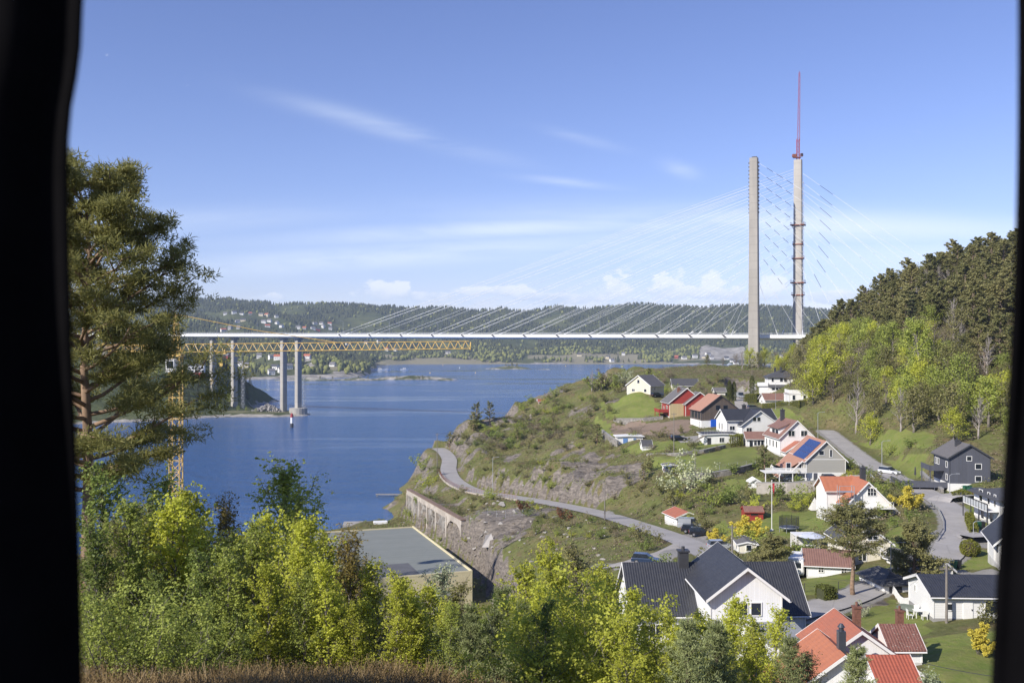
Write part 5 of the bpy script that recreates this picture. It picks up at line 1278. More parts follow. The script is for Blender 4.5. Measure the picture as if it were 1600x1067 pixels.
h = house('outbuilding', 'small white outbuilding with a lichen-spotted brown roof and brick chimney', 'outbuilding', 1392, 1040, 1440, 1014, 977.5, Y=83.5, L=4.2, a=0, axis='x', wall=WBOARD, roof=RDOT, oe=.3, og=.3, wins=[('F', .8, .4, .5, .8, 1)], chims=[(.42, .65, 3.9, .55, BRICK)])
house('annex', 'low annex with a glossy red tiled roof at the very bottom', 'annex', 1380, 1110, 1438, 1078, 1026, Y=73, L=5.6, a=0, axis='x', wall=WBOARD, roof=RRED, oe=.3, og=.35)
h = house('bungalow', 'white bungalow with a black tiled roof and white door, lower right', 'bungalow', 1458.5, 971, 1600, 930, 899, L=7, uB=1420, axis='x', wall=WLAP, roof=RBLK, fnd=FNDG, fh=.35, oe=.45, wins=[('F', 1.55, 1.2, .55, .6, 1), ('F', 5.7, .95, 1.3, 1.15, 1), ('F', 8.9, .95, 1.3, 1.15, 1), ('L', 1.9, 1.8, .35, .6, 1)], doors=[('F', 3.35, .3, .95, 2.0, WHITE)])
m = MB()
for k in range(4): m.box(local(h, 3.4, -.35 - k * .28, .18 - k * .2), (1.2, .28, .06), h['a'])
for s in (2.8, 4.0): m.prism([local(h, s, -.2, .1), local(h, s, -.2, .3), local(h, s, -1.5, -.55), local(h, s, -1.5, -.75)], (.06, 0, 0))
m.build('steps', FNDG, h['root'])
m = MB(); m.box(local(h, 5.9, -.3, .2), (.9, .35, .75), h['a']); o = m.build('heat_pump', WHITE, h['root'], bevel=.04); m = MB(); m.tube(local(h, 5.8, -.5, .2), local(h, 5.8, -.47, .2), .27, n=14); m.build('fan_grille', GALV, o)
BUNG = h
h = house('garage', 'open-fronted garage with a dark hipped roof beside the lane and white fence', 'garage', 1382, 927, 1421, 915, 896, L=6, a=8, wall=WREND, roof=RBLK2, hip=True, oe=.5, doors=[('F', 1.4, 0, 1.6, 1.2, DARK)])
house('house', 'white gabled house with a dark roof peeping out behind the bungalow', 'house', 1463, 906, 1488, 893, 880, L=9, a=18, wall=WREND, roof=RBLK2, oe=.3)

# --- warehouse by the quay
p_r = P(738, 893, 202.0); zroof = p_r.z; pb = P(646, 823.5, 202)  # direction of the right edge
Yb = (EYE - zroof) * F / (823.5 - CV); bk = Vector(((646 - CU) / F * Yb, Yb, zroof)); ed = (bk - p_r); ed.z = 0
wa = math.atan2(ed.y, ed.x) - pi / 2; WL = ed.length
r = thing('warehouse', 'large flat-roofed warehouse with pale yellow walls at the foot of the cliff', 'warehouse', (p_r.x, p_r.y, 3.0))
a_ = wa; hz = zroof - 3.0; WW = 36
def wb(m, name, mat, par=None): o = m.build(name, mat, r if par is None else par); o.rotation_euler = (0, 0, a_ if par is None else 0); return o
YW = plain('pale_yellow_wall', (0.66, 0.58, 0.36), .8, .08, .5, dirt=(.5, .42, .27))
m = MB(); m.bx(-WW, 0, 0, WL, -5, hz - .1); wb(m, 'wall', YW)
m = MB(); m.bx(-WW + .3, -.3, .3, WL - .3, hz - .1, hz); 
felt, nt_, b_, o_ = newmat('roofing_felt'); co_ = objco(nt_); s_ = nt_.nodes.new('ShaderNodeSeparateXYZ'); nt_.links.new(co_, s_.inputs[0])
wn_ = nt_.nodes.new('ShaderNodeTexWhiteNoise'); wn_.noise_dimensions = '1D'; nt_.links.new(M(nt_, 'FLOOR', M(nt_, 'DIVIDE', s_.outputs[1], 1.0)), wn_.inputs['W'])
nn_ = noise(nt_, co_, .25, 6, .65); cc_ = mixc(nt_, M(nt_, 'ADD', M(nt_, 'MULTIPLY', wn_.outputs[0], .25), M(nt_, 'MULTIPLY', nn_, .8)), (0.17, 0.185, 0.165), (0.24, 0.25, 0.225))
nt_.links.new(cc_, b_.inputs['Base Color']); b_.inputs['Roughness'].default_value = .85
ro = wb(m, 'roof', felt)
m = MB(); m.bx(-.3, .02, 0, WL, hz - .1, hz + .35); m.bx(-WW, -.3, -.02, .3, hz - .1, hz + .25); m.bx(-WW, -.3, WL - .3, WL, hz - .1, hz + .25); wb(m, 'parapet', YW)
m = MB(); m.bx(-28, -10.5, 0.35, 12, hz + .004, hz + .03); m.build('felt_patch', plain('dark_felt', (0.12, 0.12, 0.125), .85, .15, .4), ro)
for k in range(5):
    m = MB(); m.bx(-8 - k * 7.5, -3.5 - k * 7.5, -.12, -.02, -1, 3.4); wb(m, 'loading_door', GALV)
# ============================================================ TREES AND SHRUBS
BARKP = plain('pine_bark', (0.30, 0.20, 0.13), 0.9, 0.4, 4.0, bmp=.02, dirt=(0.13, 0.095, 0.075))
BARKG = plain('grey_bark', (0.20, 0.175, 0.15), 0.9, 0.35, 4.0, bmp=.02)
BARKD = plain('brown_bark', (0.10, 0.075, 0.055), 0.9, 0.35, 4.0, bmp=.02)
BARKW = plain('pale_twigs', (0.34, 0.30, 0.27), 0.9, 0.3, 4.0)
FOL = dict(
    pine=foliage('pine_needles', (0.18, 0.19, 0.06), (0.40, 0.37, 0.12), trans=.45, scale=.8, rough=.6),
    pinef=foliage('far_pine_needles', (0.17, 0.19, 0.07), (0.36, 0.35, 0.13), (0.33, 0.29, 0.13), trans=.4, scale=.5, rough=.7),
    ypine=foliage('young_pine_needles', (0.17, 0.21, 0.085), (0.34, 0.36, 0.15), trans=.12, scale=1.2, rough=.6),
    spruce=foliage('spruce_needles', (0.035, 0.05, 0.02), (0.10, 0.11, 0.042), trans=.08, scale=.8, rough=.7),
    lime=foliage('fresh_maple_leaves', (0.40, 0.44, 0.06), (0.66, 0.66, 0.10), (0.56, 0.58, 0.085), trans=.5, scale=1.0),
    green=foliage('fresh_green_leaves', (0.24, 0.31, 0.07), (0.48, 0.52, 0.11), (0.38, 0.42, 0.09), trans=.45, scale=.8),
    mid=foliage('mid_green_leaves', (0.15, 0.21, 0.05), (0.32, 0.37, 0.09), trans=.4, scale=.8),
    olive=foliage('olive_leaves', (0.15, 0.155, 0.05), (0.31, 0.30, 0.09), (0.27, 0.24, 0.11), trans=.35, scale=.8),
    bronze=foliage('bronze_new_leaves', (0.22, 0.165, 0.05), (0.38, 0.31, 0.08), trans=.4, scale=.8),
    brown=foliage('brown_buds', (0.17, 0.13, 0.085), (0.30, 0.25, 0.16), trans=.2, scale=1.0),
    pale=foliage('pale_silver_leaves', (0.28, 0.32, 0.17), (0.48, 0.52, 0.34), trans=.35, scale=1.0),
    gold=foliage('yellow_blossom', (0.60, 0.50, 0.05), (0.80, 0.68, 0.13), trans=.35, scale=1.5),
    hedge=foliage('hedge_leaves', (0.11, 0.125, 0.018), (0.24, 0.235, 0.035), trans=.25, scale=1.5),
    cypress=foliage('cypress_leaves', (0.060, 0.080, 0.018), (0.14, 0.145, 0.030), trans=.15, scale=1.0),
    blossom=foliage('pale_blossom', (0.36, 0.40, 0.20), (0.62, 0.62, 0.42), trans=.35, scale=1.5),
    rust=foliage('rusty_bush_leaves', (0.12, 0.055, 0.025), (0.22, 0.10, 0.045), trans=.3, scale=1.0))

def leaf_cloud(rg, C, R_, n, size, flat=1.0, up=0.0, aspect=1.0, droop=0.0, shell=0.0):
    """n leaf faces spread in each of the clusters C (k,3) with radii R_ (k,)"""
    k = len(C); tot = k * n
    c = np.repeat(C, n, 0); r = np.repeat(R_, n)[:, None]
    d = rg.normal(size=(tot, 3)); d /= np.linalg.norm(d, axis=1)[:, None] + 1e-9
    rad = rg.random((tot, 1)) ** (0.55 if not shell else 1 / 3 * (1 - shell) + .0)
    p = d * rad * r; p[:, 2] *= flat; p[:, 2] -= droop * r[:, 0] * rg.random(tot)
    p += c
    nrm = d * .7 + rg.normal(size=(tot, 3)) * .6; nrm[:, 2] = np.abs(nrm[:, 2]) + up
    nrm /= np.linalg.norm(nrm, axis=1)[:, None]
    t = np.cross(nrm, rg.normal(size=(tot, 3))); t /= np.linalg.norm(t, axis=1)[:, None] + 1e-9
    b = np.cross(nrm, t); s = size * rg.uniform(.6, 1.3, (tot, 1)) * .5
    return np.stack([p - t * s, p - b * s * aspect * .8, p + t * s, p + b * s * aspect * .8], 1)
def needle_cloud(rg, C, R_, n, ln, wd, up=.4, flat=.7):
    """tufts of needles that stand out from shoots"""
    k = len(C); tot = k * n; c = np.repeat(C, n, 0); r = np.repeat(R_, n)[:, None]
    o = rg.normal(size=(tot, 3)) * r * .45; o[:, 2] *= flat
    d = o / (np.linalg.norm(o, axis=1)[:, None] + 1e-6) + rg.normal(size=(tot, 3)) * .55; d[:, 2] += up
    d /= np.linalg.norm(d, axis=1)[:, None]
    t = np.cross(d, rg.normal(size=(tot, 3))); t /= np.linalg.norm(t, axis=1)[:, None] + 1e-9
    l = ln * rg.uniform(.6, 1.2, (tot, 1)); p = c + o
    return np.stack([p - t * wd * .5, p + d * l - t * wd * .2, p + d * l + t * wd * .2, p + t * wd * .5], 1)

def build_tree(seed, kind, h, leafm, leaf=.3, nleaf=3000, bark=None, spread=.35, base=.25, dens=1.0, bh=None, twigs=False, puff=1.0, prof=.72):
    """returns (trunk mesh, crown mesh or None); the tree stands at the origin"""
    rg = np.random.default_rng(seed); rr = random.Random(seed)
    tr = MB(); C = []; RR = []
    tr_r = h * .62 * .022 if (kind == 'pine' and twigs) else h * (.022 if kind not in ('bush', 'shrub', 'tall') else .01)
    def branch(p, d, ln, r, lev, droop=0.0, up=0.0, seg=4, cl=None):
        pts = [Vector(p)]; dv = Vector(d).normalized()
        for i in range(seg):
            dv = (dv + Vector((rr.gauss(0, .13), rr.gauss(0, .13), up - droop))).normalized()
            pts.append(pts[-1] + dv * (ln / seg))
        tr.path(pts, [r * (1 - .75 * i / seg) for i in range(seg + 1)], 5 if r > .05 else 4 if r > .02 else 3)
        return pts
    if kind in ('broad', 'tall', 'bare', 'birch'):
        trunk = [Vector((0, 0, -.6))]; n = 8; lean = Vector((rr.gauss(0, .05), rr.gauss(0, .05), 1))
        top = h * (.86 if kind != 'broad' else .62)
        for i in range(1, n + 1): trunk.append(Vector((rr.gauss(0, h * .008) + lean.x * top * i / n * .6, rr.gauss(0, h * .008) + lean.y * top * i / n * .6, top * i / n)))
        tr.path(trunk, [tr_r * (1.25 - 1.1 * i / n) for i in range(n + 1)], 8)
        nb = {'broad': 16, 'tall': 24, 'bare': 22, 'birch': 22}[kind]
        az = rr.random() * 6
        for i in range(nb):
            f = base + (1 - base) * (i + .5) / nb; z = top * f
            j = min(n - 1, int(f * n)); q = f * n - j; p = trunk[j].lerp(trunk[j + 1], min(1, q))
            az += 2.4 + rr.gauss(0, .3)
            g = (f - base) / (1 - base)
            if kind == 'broad': ln = h * spread * (1.15 - .55 * abs(g - .35)) * rr.uniform(.75, 1.15); el = .25 + .9 * g
            elif kind == 'tall': ln = h * spread * (1.0 - .5 * g) * rr.uniform(.6, 1.2); el = .75 + .45 * g
            elif kind == 'bare': ln = h * spread * (1.05 - .6 * g) * rr.uniform(.7, 1.1); el = .75 + .4 * g
            else: ln = h * spread * (1.0 - .55 * g) * rr.uniform(.7, 1.15); el = .45 + .4 * g
            d = Vector((cos(az) * cos(el), sin(az) * cos(el), sin(el)))
            pts = branch(p, d, ln, tr_r * .42 * (1.1 - .6 * g), 0, up=.06 if kind != 'birch' else -.02)
            subs = 5 if kind == 'bare' else 7 if kind == 'tall' else 4
            for k in range(subs):
                q = pts[min(4, 1 + (k * 4) // subs)] if k < subs - 1 else pts[-1]
                a2 = az + rr.uniform(-1.3, 1.3); e2 = el + rr.uniform(-.35, .5)
                d2 = Vector((cos(a2) * cos(e2), sin(a2) * cos(e2), sin(e2)))
                l2 = ln * rr.uniform(.28, .5)
                p2 = branch(q, d2, l2, tr_r * .16, 1, seg=3)
                if kind == 'bare' or twigs:
                    for m_ in range(5 if kind == 'bare' else 2):
                        e3 = e2 + rr.uniform(-.4, .6); a3 = a2 + rr.uniform(-1, 1)
                        branch(p2[rr.randint(1, 3)], (cos(a3) * cos(e3), sin(a3) * cos(e3), sin(e3)), l2 * .6, tr_r * .06, 2, seg=2)
                tg = .55 if kind == 'tall' else 1.0
                C.append(p2[-1]); RR.append(l2 * .62 * tg + leaf); C.append(p2[1]); RR.append(l2 * .5 * tg + leaf)
            C.append(pts[-1]); RR.append(ln * .26 * (.6 if kind == 'tall' else 1) + leaf)
        C.append(trunk[-1] + Vector((0, 0, h * .05))); RR.append(h * .08)
        C = np.array([tuple(x) for x in C]); RR = np.array(RR) * (1 if kind != 'broad' else 1.15)
        C[:, 2] = np.minimum(C[:, 2], h - RR * .8)
        if kind == 'birch':
            V = leaf_cloud(rg, C, RR * .8, max(3, int(nleaf / len(C))), leaf, flat=1.0, aspect=1.5, droop=2.2)
        elif kind == 'bare': V = None if not leafm else leaf_cloud(rg, C, RR, max(2, int(nleaf / len(C))), leaf)
        else:
            # uneven crown: some clusters dense, some thin
            keep = rg.random(len(C)) > .12; C = C[keep]; RR = RR[keep]
            if kind == 'tall':   # leaves sit in little sprays with gaps between them
                sub = []; ns_ = 6
                for c, r in zip(C, RR): sub.append(c + rg.normal(size=(ns_, 3)) * r * [.62, .62, .55])
                C2 = np.concatenate(sub); C2 = C2[rg.random(len(C2)) > .15]
                V = leaf_cloud(rg, C2, rg.uniform(.07, .19, len(C2)), max(3, int(nleaf / len(C2))), leaf, flat=.7, up=.35)
            else: V = leaf_cloud(rg, C, RR, max(3, int(nleaf / len(C))), leaf, flat=.75, up=.3)
    elif kind == 'pine':
        n = 9; trunk = [Vector((0, 0, -.6))]; lean = rr.gauss(0, .03)
        for i in range(1, n + 1): trunk.append(Vector((lean * h * i / n + rr.gauss(0, .01) * h, rr.gauss(0, .01) * h, h * .95 * i / n)))
        tr.path(trunk, [tr_r * (1.2 - 1.0 * i / n) for i in range(n + 1)], 8)
        nb = int(26 * dens); az = 0
        for i in range(nb):
            f = base + (1 - base) * ((i + .3) / nb); j = min(n - 1, int(f * n)); p = trunk[j].lerp(trunk[j + 1], min(1, f * n - j))
            g = (f - base) / (1 - base); az += 2.4 + rr.gauss(0, .4)
            ln = h * spread * (1.0 - prof * g ** 1.3) * rr.uniform(.6, 1.15) * (0.75 + .25 * min(1, g * 5))
            el = -.05 + .75 * g + rr.gauss(0, .1)
            d = Vector((cos(az) * cos(el), sin(az) * cos(el), sin(el)))
            pts = branch(p, d, ln, tr_r * .36 * (1.1 - .6 * g), 0, up=.07, seg=5)
            for k in range(6):
                q = pts[min(5, 2 + (k * 4) // 6)]; a2 = az + rr.uniform(-1.2, 1.2); e2 = el + rr.uniform(-.1, .45)
                l2 = ln * rr.uniform(.2, .38); p2 = branch(q, (cos(a2) * cos(e2), sin(a2) * cos(e2), sin(e2)), l2, tr_r * .11, 1, seg=2)
                C.append(p2[-1]); RR.append((l2 * .55 + leaf * .6) * puff); C.append(p2[1]); RR.append((l2 * .4 + leaf * .5) * puff)
        C.append(trunk[-1]); RR.append(h * .04)
        C = np.array([tuple(x) for x in C]); RR = np.array(RR)
        if twigs:   # close tree: real needle tufts gathered in plates
            sub = []; 
            for c, r in zip(C, RR):
                if rg.random() < .16: continue
                m_ = 10; o = rg.normal(size=(m_, 3)) * r * .55; o[:, 2] *= .42; sub.append(c + o)
            C2 = np.concatenate(sub); V = needle_cloud(rg, C2, np.full(len(C2), .16), max(4, int(nleaf / len(C2))), .15, .03)
        else:
            V = leaf_cloud(rg, C, RR, max(3, int(nleaf / len(C))), leaf, flat=.42, up=.8)
    elif kind in ('spruce', 'ypine'):
        tr.path([(0, 0, -.5), (0, 0, h * .5), (0, 0, h)], [tr_r, tr_r * .6, .01], 7)
        nb = 14 if kind == 'spruce' else 9; az = 0
        for i in range(nb):
            f = .08 + .9 * i / nb; nn = 7 if kind == 'spruce' else 6
            for j in range(nn):
                az = j * 2 * pi / nn + i * .7 + rr.gauss(0, .15)
                ln = h * spread * (1.02 - f) ** (1.0 if kind == 'spruce' else .7) * rr.uniform(.75, 1.15)
                el = (-.15 + .5 * f) if kind == 'spruce' else .55 + .45 * f
                d = (cos(az) * cos(el), sin(az) * cos(el), sin(el))
                pts = branch((0, 0, h * f), d, ln, tr_r * .22, 0, seg=3, up=.03)
                for k in range(1, 4): C.append(pts[k]); RR.append(ln * .2 + leaf * .5)
                if kind == 'ypine':
                    for k in (1, 2, 3):
                        for sg in (-1, 1):
                            a3 = az + sg * .8; q = pts[k] + Vector((cos(a3) * .55, sin(a3) * .55, .6)).normalized() * (ln * .22); tr.tube(pts[k], q, .012, .005, n=3); C.append(q); RR.append(ln * .10)
        C.append(Vector((0, 0, h * .98))); RR.append(leaf)
        C = np.array([tuple(x) for x in C]); RR = np.array(RR)
        if twigs: V = needle_cloud(rg, C, RR * .9 + .05, max(4, int(nleaf / len(C))), .17, .03, up=.9, flat=1.0)
        else: V = leaf_cloud(rg, C, RR, max(3, int(nleaf / len(C))), leaf, flat=.6, droop=.4)
    else:  # bush / shrub : many stems from the ground
        ns = 9 if kind == 'bush' else 14
        for i in range(ns):
            az = rr.random() * 2 * pi; el = rr.uniform(.5, 1.4); ln = h * rr.uniform(.65, 1.0) * (1 if el > .8 else .8) * (1 + spread * .6 * cos(el))
            d = (cos(az) * cos(el), sin(az) * cos(el), sin(el))
            pts = branch((rr.gauss(0, .04) * h, rr.gauss(0, .04) * h, -.2), d, ln, tr_r * .8, 0, up=.02)
            for k in range(2, 5):
                C.append(pts[k]); RR.append(h * (.16 if kind == 'bush' else .11))
                a2 = rr.random() * 6.28; q = branch(pts[k], (cos(a2), sin(a2), .7), h * .22, tr_r * .25, 1, seg=2)
                C.append(q[-1]); RR.append(h * .12)
        C = np.array([tuple(x) for x in C]); RR = np.array(RR)
        V = leaf_cloud(rg, C, RR, max(3, int(nleaf / len(C))), leaf, flat=.85, up=.3)
    bark = bark or {'pine': BARKP, 'bare': BARKW, 'birch': BARKG, 'spruce': BARKD, 'ypine': BARKD}.get(kind, BARKG)
    tm = tr.mesh('trunk', bark, smooth=True, recalc=False)
    cm = quads_mesh('crown', V, leafm) if V is not None else None
    return tm, cm
PROTO = {}
def proto(key, *a, **k):
    if key not in PROTO: PROTO[key] = build_tree(*a, **k)
    return PROTO[key]
rt = random.Random(77)
def plant(pr, loc, scale, label, cat='tree', name='tree', group=None, rz=None, sxy=1.0, parts=('trunk', 'crown')):
    r = thing(name, label, cat, loc, rt.random() * 6.28 if rz is None else rz, group)
    r.scale = (scale * sxy, scale * sxy, scale)
    o = link(parts[0], pr[0], r)
    if pr[1] is not None: link(parts[1], pr[1], r)
    return r
def clear_of_houses(x, y, rad=0):
    return all((x - a) ** 2 + (y - b) ** 2 > (c + rad) ** 2 for a, b, c in KEEP)
KEEP = []
for o in list(COL.objects):
    if o.parent is None and o.get('category') in ('house', 'garage', 'shed', 'hut', 'annex', 'cabin', 'carport', 'playhouse', 'bungalow', 'outbuilding', 'warehouse'):
        big = o.get('category') in ('house', 'bungalow', 'warehouse')
        KEEP.append((o.location.x + (3 if big else 1), o.location.y + (5 if big else 2), 8.5 if big else 3.5))
def road_clear(x, y, d):
    i = int(min(max((x - GX0) / GS, 0), XX.shape[1] - 1)); j = int(min(max((y - GY0) / GS, 0), XX.shape[0] - 1))
    return dR[j, i] + 3.0 > d
# ---- hillside wood
def zone(u, up_, s):
    col = 'left shoulder' if u < 1340 else 'left part' if u < 1420 else 'middle' if u < 1490 else 'right part' if u < 1550 else 'right edge'
    row = 'low on' if up_ < 130 else 'halfway up' if up_ < 185 else 'high on' if up_ < 235 else 'near the crest on'
    return ('small' if s < .74 else 'tall' if s > .92 else 'mid-sized'), row + ' the ' + col + ' of the hill'
def hzone(u, v):
    a = 'seaward' if u < 780 else 'western' if u < 880 else 'central' if u < 980 else 'inland'
    return ('on the far crest' if v < 650 else 'above the shore road' if v < 760 else 'below the shore road') + ' of the headland, %s side' % a
BARKH = plain('hill_pine_bark', (0.22, 0.165, 0.12), 0.9, 0.3, 2.0)
hp = [build_tree(100 + i, 'pine', 12.5, FOL['pinef'], bark=BARKH, leaf=.55, nleaf=4200, spread=.36, base=.22) for i in range(5)]
ht = [build_tree(120 + i, 'broad', 12, FOL['olive'], leaf=.36, nleaf=2600, spread=.30, base=.22) for i in range(2)]
hl_ = [build_tree(130 + i, 'broad', 12, FOL['lime'], leaf=.38, nleaf=2800, spread=.32, base=.15) for i in range(2)]
hg = [build_tree(140 + i, 'broad', 12, FOL['green'], leaf=.36, nleaf=2800, spread=.31, base=.15) for i in range(2)]
hb = [build_tree(150 + i, 'bare', 12, None, spread=.30, base=.2) for i in range(2)]
hbr = [build_tree(160, 'broad', 11, FOL['brown'], leaf=.25, nleaf=1500, spread=.32, base=.2)]
birch = build_tree(170, 'birch', 17, FOL['green'], leaf=.30, nleaf=7000, spread=.26, base=.12)
spr = build_tree(171, 'spruce', 16, FOL['spruce'], leaf=.36, nleaf=4500, spread=.22)
def uv_of(p): return (CU + p[0] / p[1] * F, CV - (p[2] - EYE) / p[1] * F)
rh = random.Random(5); placed = []; cnt = dict(pine=0, dec=0)
def far_enough(x, y, d):
    return all((x - a) ** 2 + (y - b) ** 2 > d * d for a, b in placed)
hero = [(1436, 640, 255, birch, 1.10, 'broad weeping birch in fresh green leaf at the foot of the wooded hill'), (1425, 575, 285, spr, 1.0, 'lone dark spruce standing out among the light green trees on the hill'),
        (1338, 655, 262, hb[0], 1.15, 'bare pale grey tree without leaves among yellow-green trees'), (1290, 640, 292, hl_[0], 1.25, 'bright yellow-green maple hanging over the white villa'), (1268, 612, 318, hl_[1], 1.05, 'yellow-green maple beside the roof terrace of the white annex'),
        (1360, 690, 244, hl_[1], .72, 'low bright yellow-green tree at the edge of the road bank'), (1500, 655, 228, hg[0], 1.25, 'tall soft green tree behind the blue-grey house'), (1545, 672, 215, hg[1], 1.05, 'green tree at the right edge above the blue-grey house')]
for u, v, Y, pr, s, lab in hero:
    p = GY(u, Y); plant(pr, p, s, lab, 'tree', 'birch' if pr is birch else 'spruce' if pr is spr else 'tree'); placed.append((p.x, p.y))
tries = 0
while tries < 16000 and cnt['pine'] + cnt['dec'] < 430:
    tries += 1
    Y = rh.uniform(205, 400); u = rh.uniform(1215, 1690); x = (u - CU) / F * Y; z = H(x, Y); uu, vv = uv_of((x, Y, z))
    # lower border of the wood
    lim = np.interp(u, [1215, 1260, 1300, 1340, 1400, 1460, 1500, 1600, 1690], [590, 628, 655, 682, 676, 676, 700, 745, 800])
    if vv > lim or not road_clear(x, Y, 7) or not clear_of_houses(x, Y): continue
    sp_ = 4.4 if vv < 560 else 5.0
    if not far_enough(x, Y, sp_): continue
    up_ = (lim - vv)
    band = np.interp(u, [1215, 1300, 1400, 1500, 1690], [45, 110, 150, 145, 170]) + 26 * sin(u / 23.0)
    if up_ > band:
        if cnt['pine'] >= 285: continue
        k = rh.random(); s = rh.uniform(.66, 1.0); sz, zn = zone(u, up_, s)
        if k < .84: plant(hp[rh.randrange(5)], (x, Y, z), s, sz + ' olive pine ' + zn, 'pine tree', 'pine_tree', 'pines covering the upper hillside')
        elif k < .94: plant(ht[rh.randrange(2)], (x, Y, z), s * .9, 'olive broadleaf among pines ' + zn, 'tree', 'tree', 'broadleaved trees among the hillside pines')
        else: plant(hb[rh.randrange(2)], (x, Y, z), s * .85, 'bare pale tree among pines ' + zn, 'tree', 'bare_tree', 'bare trees on the hillside')
        cnt['pine'] += 1
    else:
        k = rh.random(); s = rh.uniform(.65, 1.05); fz = (' at the left end' if u < 1290 else ' left' if u < 1350 else ' in the middle' if u < 1430 else ' right' if u < 1510 else ' at the right end') + (' along the lower rim' if up_ < 45 else ' further up')
        left = u < 1330
        if k < (.45 if left else .18): plant(hl_[rh.randrange(2)], (x, Y, z), s, 'bright yellow-green tree' + fz + ' of the foothill belt', 'tree', 'tree', 'yellow-green trees along the foot of the hill')
        elif k < (.60 if left else .52): plant(hg[rh.randrange(2)], (x, Y, z), s, 'fresh green tree' + fz + ' of the foothill belt', 'tree', 'tree', 'green trees along the foot of the hill')
        elif k < .78: plant(ht[rh.randrange(2)], (x, Y, z), s, 'olive half-leafed tree' + fz + ' of the foothill belt', 'tree', 'tree', 'olive trees along the foot of the hill')
        elif k < .90: plant(hbr[0], (x, Y, z), s, 'brownish budding tree' + fz + ' of the foothill belt', 'tree', 'tree', 'budding trees along the foot of the hill')
        else: plant(hb[rh.randrange(2)], (x, Y, z), s, 'bare pale tree' + fz + ' of the foothill belt', 'tree', 'bare_tree', 'bare trees on the hillside')
        cnt['dec'] += 1
    placed.append((x, Y))
print('HOUSE_ trees', cnt, tries)
# ---- shrubs of the headland and gardens
sh = dict(olive=[build_tree(200 + i, 'bush', 2.6, FOL['olive'], leaf=.22, nleaf=700) for i in range(2)], mid=[build_tree(205 + i, 'bush', 2.6, FOL['mid'], leaf=.22, nleaf=800) for i in range(2)],
          green=[build_tree(210 + i, 'bush', 3.0, FOL['green'], leaf=.22, nleaf=900) for i in range(2)], brown=[build_tree(215, 'bush', 2.4, FOL['brown'], leaf=.16, nleaf=700)],
          lime=[build_tree(218, 'bush', 2.6, FOL['lime'], leaf=.2, nleaf=800)], gold=[build_tree(220 + i, 'bush', 2.6, FOL['gold'], leaf=.17, nleaf=6500, spread=.9) for i in range(2)], pale=[build_tree(225, 'bush', 3.2, FOL['blossom'], leaf=.2, nleaf=1300)],
          rust=[build_tree(227, 'bush', 2.0, FOL['rust'], leaf=.18, nleaf=900)], pine=[build_tree(230 + i, 'pine', 5, FOL['pinef'], leaf=.26, nleaf=1400, spread=.34, base=.15) for i in range(2)])
spl = []
for i in range(5200):
    u = rh.uniform(640, 1160); v = rh.uniform(575, 850)
    if v < np.interp(u, [640, 690, 760, 850, 950], [780, 700, 655, 620, 588]): continue
    p = G(u, v)
    if p is None or not road_clear(p.x, p.y, 4.2) or not clear_of_houses(p.x, p.y): continue
    i_, j_ = int((p.x - GX0) / GS), int((p.y - GY0) / GS)
    if lawn[j_, i_] > 0 or dirt[j_, i_] > 0 or grav[j_, i_] > 0 or p.z < 2: continue
    dn = fbm(np.array([p.x / 26]), np.array([p.y / 26]), 3, 91)[0]
    sea = u < 880 and v < 705
    if not sea and rh.random() < .35: continue
    if rock[j_, i_] > .5 and not sea and rh.random() < .6: continue
    if dn < -.05 and rh.random() < .6: continue
    if not all((p.x - a) ** 2 + (p.y - b) ** 2 > 5.5 for a, b in spl): continue
    behind = v < 625 and u > 1000
    k = rh.random(); spl.append((p.x, p.y))
    kind = 'brown' if (behind and k < .5) else 'olive' if k < .45 else 'mid' if k < .62 else 'brown' if k < .80 else 'green' if k < .9 else 'pine' if k < .94 else 'lime'
    s = rh.uniform(.35, 1.0) * (1.5 if sea else 1.25 if behind or v < 700 else .85)
    plant(sh[kind][rh.randrange(len(sh[kind]))], p, s, {'olive': 'olive-green bush ', 'mid': 'dark green bush ', 'green': 'fresh green bush ', 'brown': 'brown bush ', 'pine': 'small stunted pine ', 'lime': 'yellow-green bush '}[kind] + hzone(u, v),
          'bush' if kind != 'pine' else 'pine tree', 'bush' if kind != 'pine' else 'pine_tree', kind + ' bushes over the headland', sxy=rh.uniform(1.0, 1.5), parts=('stems', 'leaves') if kind != 'pine' else ('trunk', 'crown'))
    if len(spl) > 290: break
print('HOUSE_ shrubs', len(spl))
BP = ('stems', 'leaves')
def bush_px(u, v, kind, wpx, lab, cat='bush', hpx=None, idx=0, group=None):
    p = G(u, v); w = wpx / F * p.y; base = {'gold': 3.6, 'pine': 3.4}.get(kind, 3.4)
    s = w / base; r = plant(sh[kind][idx % len(sh[kind])], p, s, lab, cat, 'bush' if cat == 'bush' else cat.replace(' ', '_'), group, parts=BP if kind != 'pine' else ('trunk', 'crown'))
    if hpx: r.scale = (s, s, hpx / F * p.y / 2.5)
    return r
